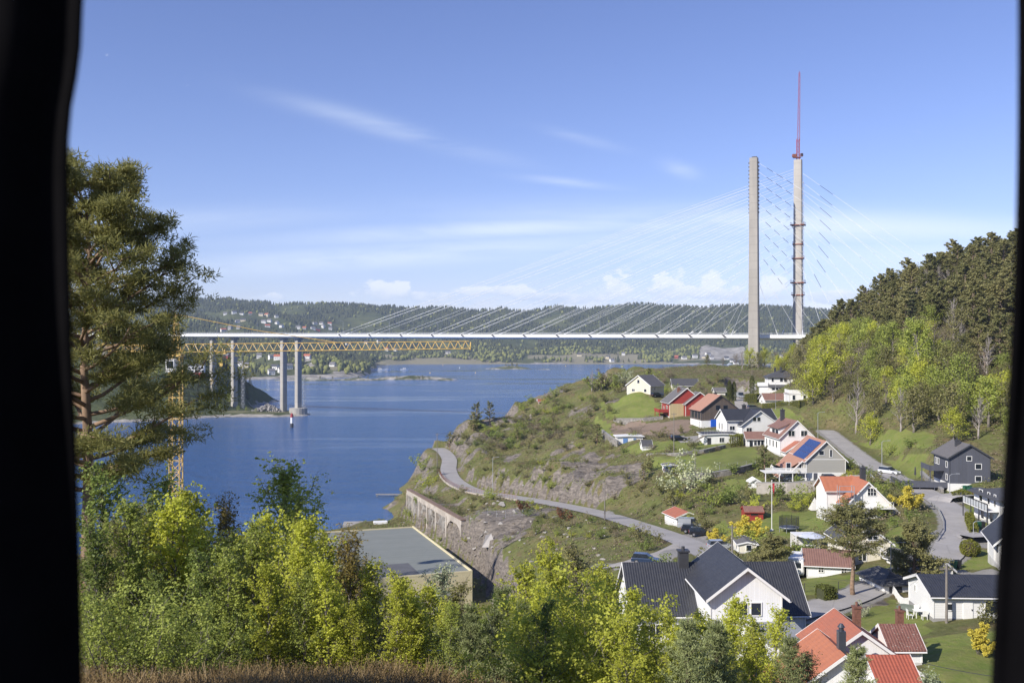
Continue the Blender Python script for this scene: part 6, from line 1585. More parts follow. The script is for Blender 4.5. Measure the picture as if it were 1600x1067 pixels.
for a in [(1155, 845, 'gold', 46, 'big yellow forsythia bush above the silver car'), (1178, 838, 'gold', 34, 'yellow forsythia bush on the lawn side, right of the larger one'), (1117, 852, 'gold', 30, 'low yellow forsythia bush beside the parking place'),
          (1428, 800, 'gold', 46, 'bright yellow broom bush behind the orange-roofed house'), (1528, 1022, 'gold', 56, 'bright yellow broom bush at the lower right edge'),
          (1075, 770, 'pale', 62, 'large pale leafy bush on the slope below the lawns'), (1050, 795, 'olive', 50, 'olive bush above the shore road near the carport'), (1105, 795, 'green', 44, 'fresh green bush above the carport'), (1135, 790, 'mid', 40, 'dark green thicket left of the red shed'),
          (1165, 778, 'olive', 38, 'olive thicket above the red shed'), (1215, 782, 'mid', 36, 'dark thicket below the concrete retaining wall'), (1250, 788, 'green', 36, 'green thicket below the retaining wall, right of the flagpole'), (1285, 785, 'olive', 40, 'olive thicket beside the orange-roofed house'),
          (1195, 748, 'pine', 34, 'dark rounded conifer left of the solar-panel house'), (1190, 735, 'mid', 30, 'dark bush behind the rounded conifer'), (1020, 735, 'olive', 36, 'yellowish bush beside the tiny white kiosk'), (1060, 745, 'green', 30, 'leafy bush right of the white kiosk'),
          (1395, 790, 'olive', 40, 'olive bushes between the road and the orange-roofed house'), (1415, 775, 'mid', 34, 'dark green bush beside the upper road'), (1300, 850, 'olive', 34, 'olive bush left of the cream-white gabled house'), (1405, 765, 'olive', 26, 'small olive bush at the roadside'), (1312, 818, 'olive', 34, 'olive bush before the left wing of the orange-roofed house'), (1395, 825, 'mid', 24, 'dark low bush right of the orange-roofed house'), (1530, 975, 'olive', 46, 'large olive bush above the yellow broom'),
          (1500, 790, 'hedge', 30, ''), (1555, 935, 'pale', 20, ''), (1345, 965, 'pale', 26, 'small blossoming tree on the lawn behind the brick chimney'), (1150, 905, 'pine', 30, 'dark pine behind the big black roof'), (880, 815, 'rust', 40, 'rusty red bush on the bank below the shore road'), (815, 800, 'rust', 34, 'rusty bush among stones under the shore road'),
          (660, 735, 'green', 30, 'green bush on the steep bank at the end of the road'), (668, 765, 'lime', 34, 'yellow-green bush above the old concrete wall'), (655, 790, 'mid', 20, 'dark bush clinging to the seaward bank'), (745, 668, 'pine', 26, 'dark pine on the headland crest against the water'), (765, 660, 'pine', 22, 'second pine on the headland crest'), (702, 700, 'pine', 16, 'small pine beside the end of the road'), (930, 612, 'green', 34, 'green bush left of the cream house'), (945, 606, 'brown', 40, 'brown bushy tree left of the cream house'), (975, 600, 'pale', 26, 'pale bush behind the cream house'), (1055, 646, 'olive', 18, 'thin bush in front of the red house'), (1500, 838, 'gold', 1, '')]:
    if not a[4] or a[2] == 'hedge': continue
    bush_px(*a)
# seaside trees left of the cream house
for u, v, s, pr, lab in [(925, 612, .72, hb[0], 'thin bare tree at the seaward edge, left of the cream house'), (940, 610, .62, ht[0], 'half-leafed tree beside the thin bare one'), (962, 606, .5, hg[0], 'small green tree close to the cream house')]:
    plant(pr, G(u, v), s, lab)
# trees in front of and behind the villa (right of the near pylon)
for i, (u, Y, s, pr) in enumerate([(1160, 440, .75, hb[1]), (1172, 445, .8, hl_[0]), (1185, 440, .7, ht[1]), (1195, 450, .85, hl_[1]), (1212, 445, .8, hbr[0]), (1226, 440, .75, hb[0]), (1240, 430, .8, hl_[0]), (1150, 450, .6, hbr[0]), (1130, 455, .45, hbr[0]), (1105, 455, .45, ht[0])]):
    plant(pr, GY(u, Y), s, ['bare tree before the foot of the near pylon', 'yellow-green tree right of the near pylon foot', 'olive tree behind the cypresses', 'bright tree behind the left chimney of the villa', 'brown tree behind the villa roof', 'bare tree behind the right end of the villa', 'bright tree behind the red-gabled roof corner', 'low brown tree on the knoll left of the pylon', 'low brown bush tree on the knoll behind the shed', 'low olive tree on the knoll behind the small cream house'][i])
# shrubs and small trees between the gardens
gq = 0; gl = []
for i in range(1500):
    u = rh.uniform(1000, 1450); v = rh.uniform(690, 900); p = G(u, v)
    if p is None or not road_clear(p.x, p.y, 4.0) or not all((p.x - a) ** 2 + (p.y - b) ** 2 > (c * .85) ** 2 for a, b, c in KEEP): continue
    i_, j_ = int((p.x - GX0) / GS), int((p.y - GY0) / GS)
    if lawn[j_, i_] > 0 or dirt[j_, i_] > 0 or grav[j_, i_] > .3 or not all((p.x - a) ** 2 + (p.y - b) ** 2 > 9 for a, b in gl): continue
    gl.append((p.x, p.y)); k = rh.random(); gq += 1
    kind = 'olive' if k < .35 else 'mid' if k < .6 else 'green' if k < .85 else 'lime'
    zn = ('below the shed with blue doors' if u < 1060 and v < 760 else 'above the carport' if u < 1130 and v < 800 else 'around the red shed' if u < 1215 and v < 825 else 'below the retaining wall' if v < 800 and u < 1300 else 'beside the upper road' if v < 800 else 'behind the big black roof' if u < 1250 else 'between the houses left of the road bend')
    plant(sh[kind][rh.randrange(len(sh[kind]))], p, rh.uniform(.5, 1.15), {'olive': 'olive', 'mid': 'dark green', 'green': 'fresh green', 'lime': 'yellow-green'}[kind] + (' tall' if k * 10 % 1 > .5 else ' low') + ' garden shrub ' + zn, 'shrub', 'shrub', 'garden shrubs ' + zn, sxy=rh.uniform(.9, 1.3), parts=('stems', 'leaves'))
    if gq > 75: break
print('HOUSE_ garden', gq)
# hedges and clipped conifers
def hedge(u0, v0, u1, v1, hpx, lab, th=1.2, mat='hedge', name='hedge', leaf=.13, round_=False):
    a = G(u0, v0); b = G(u1, v1); L_ = (b - a).length; hh = hpx / F * a.y
    r = thing(name, lab, 'hedge', a, math.atan2(b.y - a.y, b.x - a.x))
    m = MB(); dz = b.z - a.z; nn = 6
    core = MB()
    for i in range(nn): core.prism([(L_ * i / nn + .35, -th / 2 + .12, -.5 + dz * i / nn), (L_ * (i + 1) / nn - .3, -th / 2 + .12, -.5 + dz * i / nn), (L_ * (i + 1) / nn - .3, -th / 2 + .12, hh - .15 + dz * (i + .5) / nn), (L_ * i / nn + .35, -th / 2 + .12, hh - .15 + dz * (i + .5) / nn)], (0, th - .24, 0))
    core.build('stems', plain('dark_hedge_core', (.05, .055, .02), .9, .2, 2), r)
    rg = np.random.default_rng(int(u0)); n = int(2600 * max(1, L_ * hh / 12)); n = min(n, 9000)
    p = np.stack([rg.uniform(0, L_, n), rg.uniform(-th / 2, th / 2, n), rg.uniform(0, hh, n)], 1)
    f = rg.integers(0, 3, n); p[f == 0, 1] = -th / 2; p[f == 1, 2] = hh; q = f == 2; p[q, 1] = th / 2
    ends = rg.random(n) < .12; p[ends, 0] = np.where(rg.random(ends.sum()) < .5, 0, L_)
    p += rg.normal(size=(n, 3)) * .07; p[:, 2] += dz * p[:, 0] / L_ + .12 * np.sin(p[:, 0] * 2.1 + u0)
    V = leaf_cloud(rg, p, np.full(n, .08), 1, leaf * 1.4)
    link('leaves', quads_mesh('hedge_leaves', V, FOL[mat]), r); return r
hedge(1140, 697, 1160, 696, 17, 'square clipped yellow-green hedge right of the flat-roofed garage', 3.0)
hedge(1166, 628, 1186, 628, 12, 'clipped hedge below the cypress beside the drive', 2)
hedge(1196, 640, 1254, 636, 9, 'long clipped hedge in front of the brown-roofed garage', 2)
hedge(1488, 782, 1530, 780, 14, 'clipped hedge in front of the blue-grey house', 1.3)
hedge(1180, 868, 1256, 866, 12, 'golden-green hedge behind the white caravan', 1.5)
hedge(1514, 815, 1522, 838, 14, 'brown-green hedge beside the yard at the right', 1.0)
hedge(1282, 938, 1300, 936, 20, 'dark clipped hedge between the big white house and the weathered orange roof', 1.6, 'cypress')
def column(u, v, wpx, hpx, lab, mat='cypress', pw=.6):
    p = G(u, v); hh = hpx / F * p.y; w = wpx / F * p.y / 2; r = thing('cypress', lab, 'cypress', p)
    m = MB(); m.tube((0, 0, -.4), (0, 0, hh * .9), .12, .03); m.build('trunk', BARKD, r)
    rg = np.random.default_rng(int(u)); n = 2600; z = rg.random(n); rad = w * np.minimum(1, (1.02 - z) * 4) ** pw * (.85 + .15 * np.sin(z * 30)); a = rg.random(n) * 6.28
    q = np.stack([np.cos(a) * rad, np.sin(a) * rad, z * hh], 1); V = leaf_cloud(rg, q, np.full(n, .15), 1, .22, flat=1.6)
    link('crown', quads_mesh('crown', V, FOL[mat]), r); return r
column(1140, 627, 7, 33, 'left one of two tall slim cypresses beside the drive'); column(1147, 627, 7, 31, 'right one of two tall slim cypresses beside the drive'); column(1175, 617, 8, 30, 'single thick cypress behind the clipped hedge')
column(1193, 673, 9, 22, 'small pointed conifer before the white house with the black roof', pw=1.0)
sph = G(1515, 868); r = thing('bush', 'round clipped green bush on the lawn by the bend of the road', 'bush', sph); rg = np.random.default_rng(4)
q = rg.normal(size=(2600, 3)); q /= np.linalg.norm(q, axis=1)[:, None]; q = q * [1.25, 1.25, 1.1] * (1 + .06 * np.sin(q[:, :1] * 9)) + [0, 0, 1.0]; V = leaf_cloud(rg, q, np.full(2600, .12), 1, .16)
link('leaves', quads_mesh('leaves', V, FOL['hedge']), r); m = MB(); m.lathe([(.2, -.3), (1.0, .4), (1.1, 1.0), (.7, 1.7), (.1, 1.95)], n=10); m.build('stems', BARKD, r)
# the two garden pines on the right
gp = build_tree(300, 'pine', 14.5, FOL['pinef'], leaf=.24, nleaf=26000, spread=.40, base=.52, dens=1.5, puff=1.5, prof=.6)
p = G(1333, 931); s = ((931 - 797) / F * p.y) / 14.5; plant(gp, p, s, 'tall garden pine with a bare trunk and wide dark crown before the cream-white house', 'pine tree', 'pine_tree', rz=1.0, sxy=1.15)
gp2 = build_tree(301, 'pine', 7, FOL['pinef'], leaf=.22, nleaf=26000, spread=.50, base=.05, dens=1.6, puff=1.6)
p = G(1428, 912); s = ((912 - 818) / F * p.y) / 7; plant(gp2, p, s, 'low bushy pine with dense crown beside the inside of the road bend', 'pine tree', 'pine_tree', rz=.4)
p = G(1205, 905); s = ((905 - 838) / F * p.y) / 7; plant(gp2, p, s, 'low spreading pine behind the right end of the big black roof', 'pine tree', 'pine_tree', rz=2.4, sxy=1.1)

# ---- foreground: the big pine on the left
bp_ = P(141, 800, 29.0); gz = H(bp_.x, bp_.y)
BIGP = build_tree(411, 'pine', (62.7 - gz) * .95, FOL['pine'], leaf=.2, nleaf=135000, spread=.245, base=.42, dens=2.5, prof=.5, puff=.72, twigs=True)
plant(BIGP, (bp_.x, bp_.y, gz), 1.0, 'tall old pine with reddish trunk filling the left side of the view', 'pine tree', 'pine_tree', rz=0.9)
# ---- foreground: thicket of young maples, birches and pines
fd = dict(lime=[build_tree(500 + i, 'tall', 9, FOL['lime'], leaf=.115, nleaf=8200, spread=.25, base=.10, twigs=True) for i in range(3)],
          green=[build_tree(510 + i, 'tall', 9, FOL['green'], leaf=.105, nleaf=8000, spread=.24, base=.12, twigs=True) for i in range(2)],
          mid=[build_tree(515 + i, 'tall', 9, FOL['mid'], leaf=.11, nleaf=8200, spread=.25, base=.10, twigs=True) for i in range(2)],
          bronze=[build_tree(520, 'tall', 9, FOL['bronze'], leaf=.09, nleaf=9000, spread=.26, base=.2, twigs=True)], pale=[build_tree(523, 'tall', 8, FOL['pale'], leaf=.10, nleaf=6000, spread=.26, base=.2, twigs=True)],
          yp=[build_tree(530 + i, 'ypine', 6.5, FOL['ypine'], leaf=.1, nleaf=11000, spread=.27, twigs=True) for i in range(2)], bare=[build_tree(536, 'bare', 8, None, spread=.3, base=.15)],
          bush=[build_tree(540 + i, 'shrub', 3, FOL['green'], leaf=.075, nleaf=5000, spread=.8) for i in range(2)], lbush=[build_tree(545, 'shrub', 3, FOL['lime'], leaf=.08, nleaf=8000, spread=.8)], gold=[build_tree(546, 'tall', 7, FOL['olive'], leaf=.08, nleaf=9000, spread=.3, base=.2, twigs=True)])
FORE = [ # u of the stem, v of the top, distance, kind, label
 (160, 707, 24, 'mid', 'dark green leafy tree just below the big pine'), (205, 752, 22, 'green', 'green sapling right of the pine trunk'), (245, 762, 26, 'mid', 'dark leafy sapling below the crane mast'), (285, 759, 23, 'lime', 'thin yellow-green sapling before the crane mast'),
 (325, 787, 27, 'lime', 'yellow-green sapling right of the crane mast'), (352, 762, 32, 'bronze', 'sparse bronze-leafed sapling against the water'), (395, 780, 25, 'lime', 'yellow-green maple below the tall pointed birch'), (437, 690, 34, 'green', 'tall pointed fresh-green birch rising against the water'), (452, 735, 31, 'green', 'fresh green birch at the right side of the pointed one'),
 (470, 790, 23, 'lime', 'dense yellow-green maple left of the bronze tree'), (505, 805, 28, 'lime', 'yellow-green maple tops in front of the quay'), (545, 812, 25, 'bronze', 'bronze-leafed young tree before the warehouse roof'), (520, 860, 21, 'lime', 'low yellow-green maple under the bronze tree'), (590, 862, 24, 'lime', 'bright maple before the warehouse wall'), (620, 885, 20, 'lime', 'low bright maple in the middle foreground'),
 (655, 905, 23, 'lime', 'yellow-green maple right of the warehouse front'), (688, 868, 33, 'pale', 'silvery pale tree before the corner of the warehouse'), (712, 900, 30, 'gold', 'brownish-green tree below the warehouse corner'), (700, 945, 21, 'green', 'green maple above the fence posts'), (745, 960, 24, 'mid', 'dark green sapling left of the young pines'),
 (785, 905, 22, 'yp', 'tallest dark young pine in the middle foreground'), (815, 955, 20, 'yp', 'second young pine with long shoots, right of the tallest'), (736, 985, 18, 'yp', 'small young pine beside the fence'), (860, 835, 29, 'lime', 'broad yellow-green maple covering the slope before the big house'), (830, 860, 33, 'lime', 'yellow-green maple behind the young pines'), (905, 840, 31, 'gold', 'olive-yellow tree with brown twigs'),
 (935, 870, 26, 'lime', 'yellow-green maple left of the black roof'), (975, 905, 24, 'lime', 'maple branches over the left wall of the big house'), (900, 930, 21, 'lime', 'low bright maple in the lower middle'), (1010, 960, 22, 'green', 'fresh maple before the windows of the big house'), (1080, 945, 24, 'lime', 'maple before the wall of the big house'), (1050, 985, 19, 'lime', 'low bright maple at the bottom, below the big house'), (1075, 955, 17, 'yp', 'young pine with a long leader before the big house'),
 (1120, 960, 18, 'yp', 'young pine before the front gable'), (1150, 940, 24, 'lime', 'sparse maple before the front gable window'), (1125, 1000, 20, 'green', 'green maple below the front gable'), (1190, 955, 26, 'lime', 'thin maple before the flat garage roof'), (1170, 1010, 19, 'lime', 'low yellow-green maple at the bottom, below the garage'), (1235, 985, 21, 'yp', 'young pine left of the orange roofs'), (1340, 1000, 24, 'yp', 'dense young pine before the orange-roofed houses'),
 (1265, 1010, 27, 'gold', 'sparse olive sapling before the bright orange roof'), (980, 1010, 17, 'lime', 'low maple at the bottom edge'), (1455, 1035, 30, 'pale', 'small silvery sapling at the lower right'), (845, 1000, 18, 'mid', 'dark green shrub tree at the bottom, right of the young pines'), (140, 807, 19, 'mid', 'dark leafy tree at the lower left edge'), (200, 857, 18, 'green', 'shaded green tree in the lower left'), (300, 847, 20, 'mid', 'shaded dark maple in the left thicket'), (360, 850, 20, 'green', 'green maple in the left thicket'), (420, 860, 21, 'lime', 'maple in the middle of the left thicket'),
 (250, 877, 17, 'mid', 'shaded tree above the pale-leafed bush'), (470, 880, 18, 'green', 'green maple low in the left thicket'), (560, 930, 18, 'lime', 'bright low maple above the brown brush'), (330, 920, 17.5, 'mid', 'dark low tree above the brown brush'), (400, 940, 17, 'mid', 'second dark low tree above the brown brush'), (640, 985, 17, 'lime', 'lowest bright maple beside the brown brush'), (160, 917, 15, 'bare', 'bare twiggy tree in the lower left corner')]
rq = random.Random(41)
FORE += [(268, 712, 28, 'green', 'slim green tree standing before the lower crane mast'), (290, 735, 26, 'lime', 'slim yellow-green tree right beside the lower crane mast')]
for k_ in range(34):
    u_ = rq.uniform(170, 760); Y_ = rq.uniform(21.5, 31)
    v_ = np.interp(u_, [170, 300, 420, 560, 760], [765, 790, 800, 865, 945]) + rq.uniform(-15, 60); kd = rq.choice(['lime', 'lime', 'green', 'green', 'mid', 'gold'] if u_ < 420 else ['lime', 'lime', 'lime', 'green', 'gold'])
    FORE.append((u_, v_, Y_, kd, 'thin %s sapling in the %s thicket, %s' % ({'lime': 'yellow-green', 'green': 'fresh green', 'mid': 'dark green', 'gold': 'olive'}[kd], 'left' if u_ < 330 else 'middle left' if u_ < 480 else 'middle' if u_ < 620 else 'right', 'front row' if Y_ < 25 else 'second row' if Y_ < 28 else 'back row')))
hts = dict(lime=9, green=9, mid=9, bronze=9, pale=8, yp=6.5, bare=8, gold=7)
for i, (u, v, Y, k, lab) in enumerate(FORE):
    if u < 800: Y = max(Y, 21.5)
    x = (u - CU) / F * Y; z = H(x, Y); top = EYE - (v - CV) / F * Y
    need = max(2.2, (top - z)) * .97; s = need / hts[k]
    pr = fd[k][i % len(fd[k])]
    plant(pr, (x, Y, z), s, lab, 'tree', group='thin saplings of the near thicket' if lab.startswith('thin ') and ', ' in lab else None, name={'yp': 'young_pine', 'bare': 'bare_tree'}.get(k, 'tree'), sxy=1.25 if lab.startswith('tall pointed') else min(1.15, max(.75, .95 / max(.4, s) ** .3)))
for k_, (u_, v_, Y_) in enumerate([(1000, 935, 21), (1042, 940, 23), (1098, 955, 21), (1138, 925, 25), (1208, 940, 24), (950, 895, 23), (880, 880, 22), (840, 905, 21), (1180, 980, 18), (1060, 1000, 18)]):
    z = H((u_ - CU) / F * Y_, Y_); s = (EYE - (v_ - CV) / F * Y_ - z) / 9; plant(fd['lime'][k_ % 3], ((u_ - CU) / F * Y_, Y_, z), s, 'airy yellow-green maple sapling before the ' + ['left wall', 'left windows', 'left side of the front gable', 'gable window', 'flat garage roof', 'left end of the black roof', 'gravel road', 'young pines on the left', 'garage, low down', 'front wall, low down'][k_] + (' of the big house' if k_ in (0, 1, 2, 3, 4, 9) else ''), 'tree', group='airy maples before the big house', sxy=1.1)
for u, v, k, s, lab in [(230, 1045, 'bush', .72, 'pale-leafed bush with arching shoots in the lower left'), (165, 1060, 'bush', .6, 'small leafy bush in the lower left corner'), (300, 1050, 'bush', .5, 'low green bush right of the arching one'), (870, 1062, 'lbush', .7, 'bright green shrub at the bottom edge, right of the fence'), (930, 1064, 'lbush', .8, 'second bright shrub at the bottom edge'), (1010, 1064, 'lbush', .7, 'third bright shrub at the bottom edge')]:
    p = GY(u, 19); plant(fd[k][0], p, s, lab, 'bush', 'bush', parts=BP)
# unseen spruce added beyond the left edge to shade the near thicket
for x_, y_, s_, l_ in [(-13.5, 7, 1.0, 'unseen tall spruce added outside the view on the left to shade the thicket')]:
    plant(spr, (x_, y_, H(x_, y_)), s_ * .9, l_, 'tree', 'spruce')
# brown dry brush along the bottom edge
rg = np.random.default_rng(8); n = 26000; x = rg.uniform(-9.0, .4, n); y = rg.uniform(14.0, 20.5, n)
mk = fbm(x / 1.2, y / 1.2, 3, 5) > -.10; x = x[mk]; y = y[mk]; n = len(x)
z = bilin(ZZ, GX0, GY0, GS, x, y); L_ = rg.uniform(.12, .62, n) * (1 + fbm(x / 1.5, y / 1.5, 2, 15))
d = rg.normal(size=(n, 3)) * [.55, .55, .2]; d[:, 2] = np.abs(d[:, 2]) + .6; d /= np.linalg.norm(d, axis=1)[:, None]
p = np.stack([x, y, z - .05], 1); t = np.cross(d, rg.normal(size=(n, 3))); t /= np.linalg.norm(t, axis=1)[:, None]
tip = p + d * L_[:, None]; tip[:, 2] -= .1 * L_
V = np.stack([p - t * .008, tip - t * .004, tip + t * .004, p + t * .008], 1)
n2 = len(tip); V2 = leaf_cloud(rg, tip, np.full(n2, .12), 2, .032, aspect=.6)
BRUSH = foliage('dry_brush', (0.16, 0.105, 0.045), (0.30, 0.215, 0.10), trans=.2, scale=1.0)
o = link('dry_brush', quads_mesh('dry_brush', np.concatenate([V, V2]), BRUSH)); tag(o, 'brown dry brush along the bottom edge of the view', 'brush', kind='stuff')

# low scrub and tussocks of the rough ground
rg = np.random.default_rng(61); n = 60000
x = rg.uniform(-45, 175, n); y = rg.uniform(150, 470, n); ii = ((x - GX0) / GS).astype(int); jj = ((y - GY0) / GS).astype(int)
z = bilin(ZZ, GX0, GY0, GS, x, y); dens_ = fbm(x / 14, y / 14, 4, 97) + .25 * rg.random(n)
ok = (lawn[jj, ii] < .5) & (dirt[jj, ii] < .5) & (grav[jj, ii] < .5) & (dR[jj, ii] > .8) & (z > 2.5) & ((rock[jj, ii] < .45) | (rg.random(n) < .12)) & (dens_ > .03)
for a, b, c in KEEP: ok &= (x - a) ** 2 + (y - b) ** 2 > (c * .8) ** 2
x, y, z = x[ok], y[ok], z[ok]; n = len(x); s_ = rg.uniform(.25, .75, n) * (1 + .5 * (y > 400)) * (1 + .9 * (fbm(x / 30, y / 30, 2, 99) > .05)); m_ = 12
V = leaf_cloud(rg, np.stack([x, y, z + s_ * .3], 1), s_, m_, .26, flat=.65, up=.4)
kindi = (fbm(x / 20, y / 20, 3, 98) * 6 + rg.random(n) * 2.2 + 1.0).clip(0, 2.99).astype(int)
o = link('scrub', quads_mesh('scrub', V, [FOL['olive'], FOL['mid'], FOL['brown']], np.repeat(kindi, m_))); tag(o, 'low scrub and tussocks covering the rough ground of the headland', 'scrub', kind='stuff')
print('HOUSE_ scrub', n)
# ============================================================ CARS, POLES, FENCES, GARDEN THINGS
CARP = {}
def carpaint(name, col):
    if name not in CARP:
        m, nt, b, o = newmat(name); b.inputs['Base Color'].default_value = (*col, 1); b.inputs['Roughness'].default_value = .3; b.inputs['Metallic'].default_value = .2; b.inputs['Coat Weight'].default_value = .6
        CARP[name] = m
    return CARP[name]
RUB = plain('tyre_rubber', (0.02, 0.02, 0.02), .8, .1, 2); CHR = plain('wheel_rim', (0.4, 0.4, 0.42), .35, .1, 2, metal=.6)
def car(u, v, rz, paint, lab, kind='estate', name='parked_car'):
    p = G(u, v); r = thing(name, lab, 'car' if kind != 'van' else 'van', p + Vector((0, 0, .04)), rz)
    Ln, Wd, Hb, Ht = (4.5, 1.8, .92, 1.5) if kind != 'van' else (5.0, 1.95, 1.15, 2.05)
    y = Wd / 2
    low = [(-Ln / 2, .28), (-Ln / 2, Hb * .95), (-Ln / 2 + .15, Hb), (Ln * .18, Hb), (Ln / 2 - .25, Hb * .78), (Ln / 2, Hb * .6), (Ln / 2, .28)]
    m = MB(); m.prism([(x, -y, z) for x, z in low], (0, Wd, 0)); m.build('body', paint, r, bevel=.09)
    if kind == 'van': cab = [(-Ln / 2 + .05, Hb), (-Ln / 2 + .12, Ht), (Ln * .12, Ht), (Ln * .27, Hb * 1.0)]
    else: cab = [(-Ln / 2 + .12, Hb), (-Ln / 2 + (.35 if kind == 'estate' else .8), Ht), (Ln * .02, Ht), (Ln * .22, Hb)]
    m = MB(); yi = y - .12; m.add([(x, -yi + (.1 if z > Hb else 0), z) for x, z in cab] + [(x, yi - (.1 if z > Hb else 0), z) for x, z in cab], [(3, 2, 1, 0), (4, 5, 6, 7), (0, 1, 5, 4), (1, 2, 6, 5), (2, 3, 7, 6), (0, 4, 7, 3)]); c = m.build('cabin_glass', GL, r)
    m = MB(); x0, x1 = cab[1][0], cab[2][0]; m.bx(x0, x1, -yi + .09, yi - .09, Ht - .02, Ht + .03); m.build('roof', paint, r, bevel=.02)
    m = MB()
    if kind == 'van': m.bx(-Ln / 2 + .1, Ln * .0, -y + .06, y - .06, Hb, Ht - .05); m.build('cargo_side', paint, r)
    for sx_ in (-1, 1):
        for sy in (-1, 1):
            w = MB(); w.tube((sx_ * Ln * .31, sy * (y - .2), .33), (sx_ * Ln * .31, sy * (y + .01), .33), .33, n=14); wo_ = w.build('wheel', RUB, r)
            w = MB(); w.tube((sx_ * Ln * .31, sy * (y + .0), .33), (sx_ * Ln * .31, sy * (y + .03), .33), .2, n=10); w.build('rim', CHR, wo_)
    for sy in (-1, 1):
        m = MB(); m.box((Ln / 2 - .06, sy * (y - .32), Hb * .66), (.16, .38, .16)); m.build('headlight', CHR, r)
        m = MB(); m.box((-Ln / 2 + .02, sy * (y - .2), Hb * .8), (.1, .2, .28)); m.build('tail_light', REDC, r)
        m = MB(); m.box((Ln * .16, sy * (y + .06), Hb + .06), (.14, .2, .14)); m.build('wing_mirror', paint, r)
    return r
cw_ = carpaint('white_car_paint', (0.75, 0.75, 0.75)); cb_ = carpaint('black_car_paint', (0.012, 0.013, 0.016)); cs_ = carpaint('silver_car_paint', (0.38, 0.40, 0.42)); cn_ = carpaint('dark_blue_car_paint', (0.02, 0.04, 0.09)); cg_ = carpaint('grey_car_paint', (0.12, 0.13, 0.14)); cr_ = carpaint('red_car_paint', (0.4, 0.03, 0.02))
car(1390, 741, -.95, cw_, 'white car with a dark roof parked at the upper roadside below the wooded hill')
car(1080, 826, -.25, cs_, 'silver van half inside the open carport', 'van', 'van')
car(1083, 832, -.2, cb_, 'black car in the middle of the three before the carport')
car(1096, 837, -.15, cb_, 'black car nearest the road before the carport', 'estate')
car(1010, 880, -.3, cn_, 'dark blue car on the gravel behind the big black roof')
car(1127, 858, .1, cs_, 'silver car beside the low forsythia')
car(1300, 752, 0.05, cn_, 'dark blue car before the basement of the solar-panel house'); car(1244, 752, 2.9, cw_, 'white car under the terrace of the solar-panel house')
car(1157, 622, -1.4, cs_, 'light grey van on the drive between the cypresses', 'van', 'van')
car(1060, 688, .1, cb_, 'black car on the gravel left of the garage stairs'); car(1178, 640, .2, cg_, 'dark grey car above the black-roofed white house', 'estate')
car(1052, 738, .1, cg_, 'grey car half hidden behind the white kiosk', 'estate')
car(1536, 776, .1, cg_, 'grey car behind the low-roofed house at the right edge'); car(1027, 620, .4, cb_, 'dark car beside the corner of the cream house')
# white caravan behind the long house
p = G(1246, 897); r = thing('caravan', 'white caravan parked between the black roof and the brown-roofed house', 'caravan', p, 1.2)
m = MB(); m.bx(-2.6, 2.6, -1.05, 1.05, .45, 2.6); m.build('body', WHITE, r, bevel=.22); m = MB(); m.bx(-2.62, -2.55, -.7, .7, 1.4, 2.1); m.build('window', GL, r)
for sy in (-1, 1): w = MB(); w.tube((0, sy * .9, .33), (0, sy * 1.07, .33), .33, n=12); w.build('wheel', RUB, r)
# utility and lamp poles
WOODP = plain('weathered_pole', (0.22, 0.195, 0.17), .9, .2, 2)
polep = {}
def pole(u, v, vt, lab, kind='wood', r_=.12, rz=0.0):
    p = G(u, v); h = (v - vt) / F * p.y; o = thing('utility_pole' if kind == 'wood' else 'street_lamp', lab, 'utility pole' if kind == 'wood' else 'street lamp', p, rz)
    m = MB(); m.tube((0, 0, -.5), (0, 0, h), r_ * 1.15, r_ * .8, n=8); m.build('pole', WOODP if kind == 'wood' else GALV, o)
    if kind == 'wood':
        m = MB(); m.box((0, 0, h - .35), (1.3, .1, .12)); m.build('crossarm', WOODP, o)
        for x in (-.55, 0.01, .55): m = MB(); m.lathe([(.04, h - .3), (.06, h - .22), (.03, h - .1)], (x, 0, 0), 8); m.build('insulator', DARK, o)
    else:
        m = MB(); m.path([(0, 0, h - .1), (.3, 0, h + .15), (1.3, 0, h + .25)], .04, 5); m.build('arm', GALV, o); m = MB(); m.box((1.45, 0, h + .24), (.6, .22, .1)); m.build('lamp_head', GALV, o)
    return p + Vector((0, 0, h))
A = pole(683, 742, 677, 'wooden pole on the seaward side of the road end'); Bp = pole(720, 682, 665, 'short wooden pole near the headland crest')
pole(770, 771, 715, 'slim grey lamp post on the shore road by the rock cutting', 'lamp', .08); pole(945, 812, 760, 'wooden pole beside the shore road in the middle')
pole(1053, 711, 645, 'pale pole standing at the edge of the lawn terrace', 'wood', .1); pole(1086, 750, 700, 'pale pole below the terrace wall', 'wood', .1)
pole(1378, 737, 690, 'thin lamp post behind the white car', 'lamp', .07); pole(1278, 690, 645, 'thin lamp post on the grass right of the brown-roofed house', 'lamp', .07); pole(1212, 640, 598, 'thin white pole before the villa', 'lamp', .05)
pole(1484, 778, 742, 'short lamp post at the drive of the blue-grey house', 'lamp', .06); pole(1521, 842, 816, 'short lamp post beside the yard', 'lamp', .05)
pole(1144, 878, 820, 'wooden pole by the cream cabin'); PR_ = pole(1479, 973, 883, 'brown wooden pole close before the bungalow', 'wood', .13); pole(1392, 918, 850, 'slim grey lamp post beside the stair of the gabled house', 'lamp', .07)
pole(1099, 890, 868, 'short thin post left of the big roof ridge', 'lamp', .03); pole(1175, 612, 560, 'thin pole behind the thick cypress', 'wood', .08)
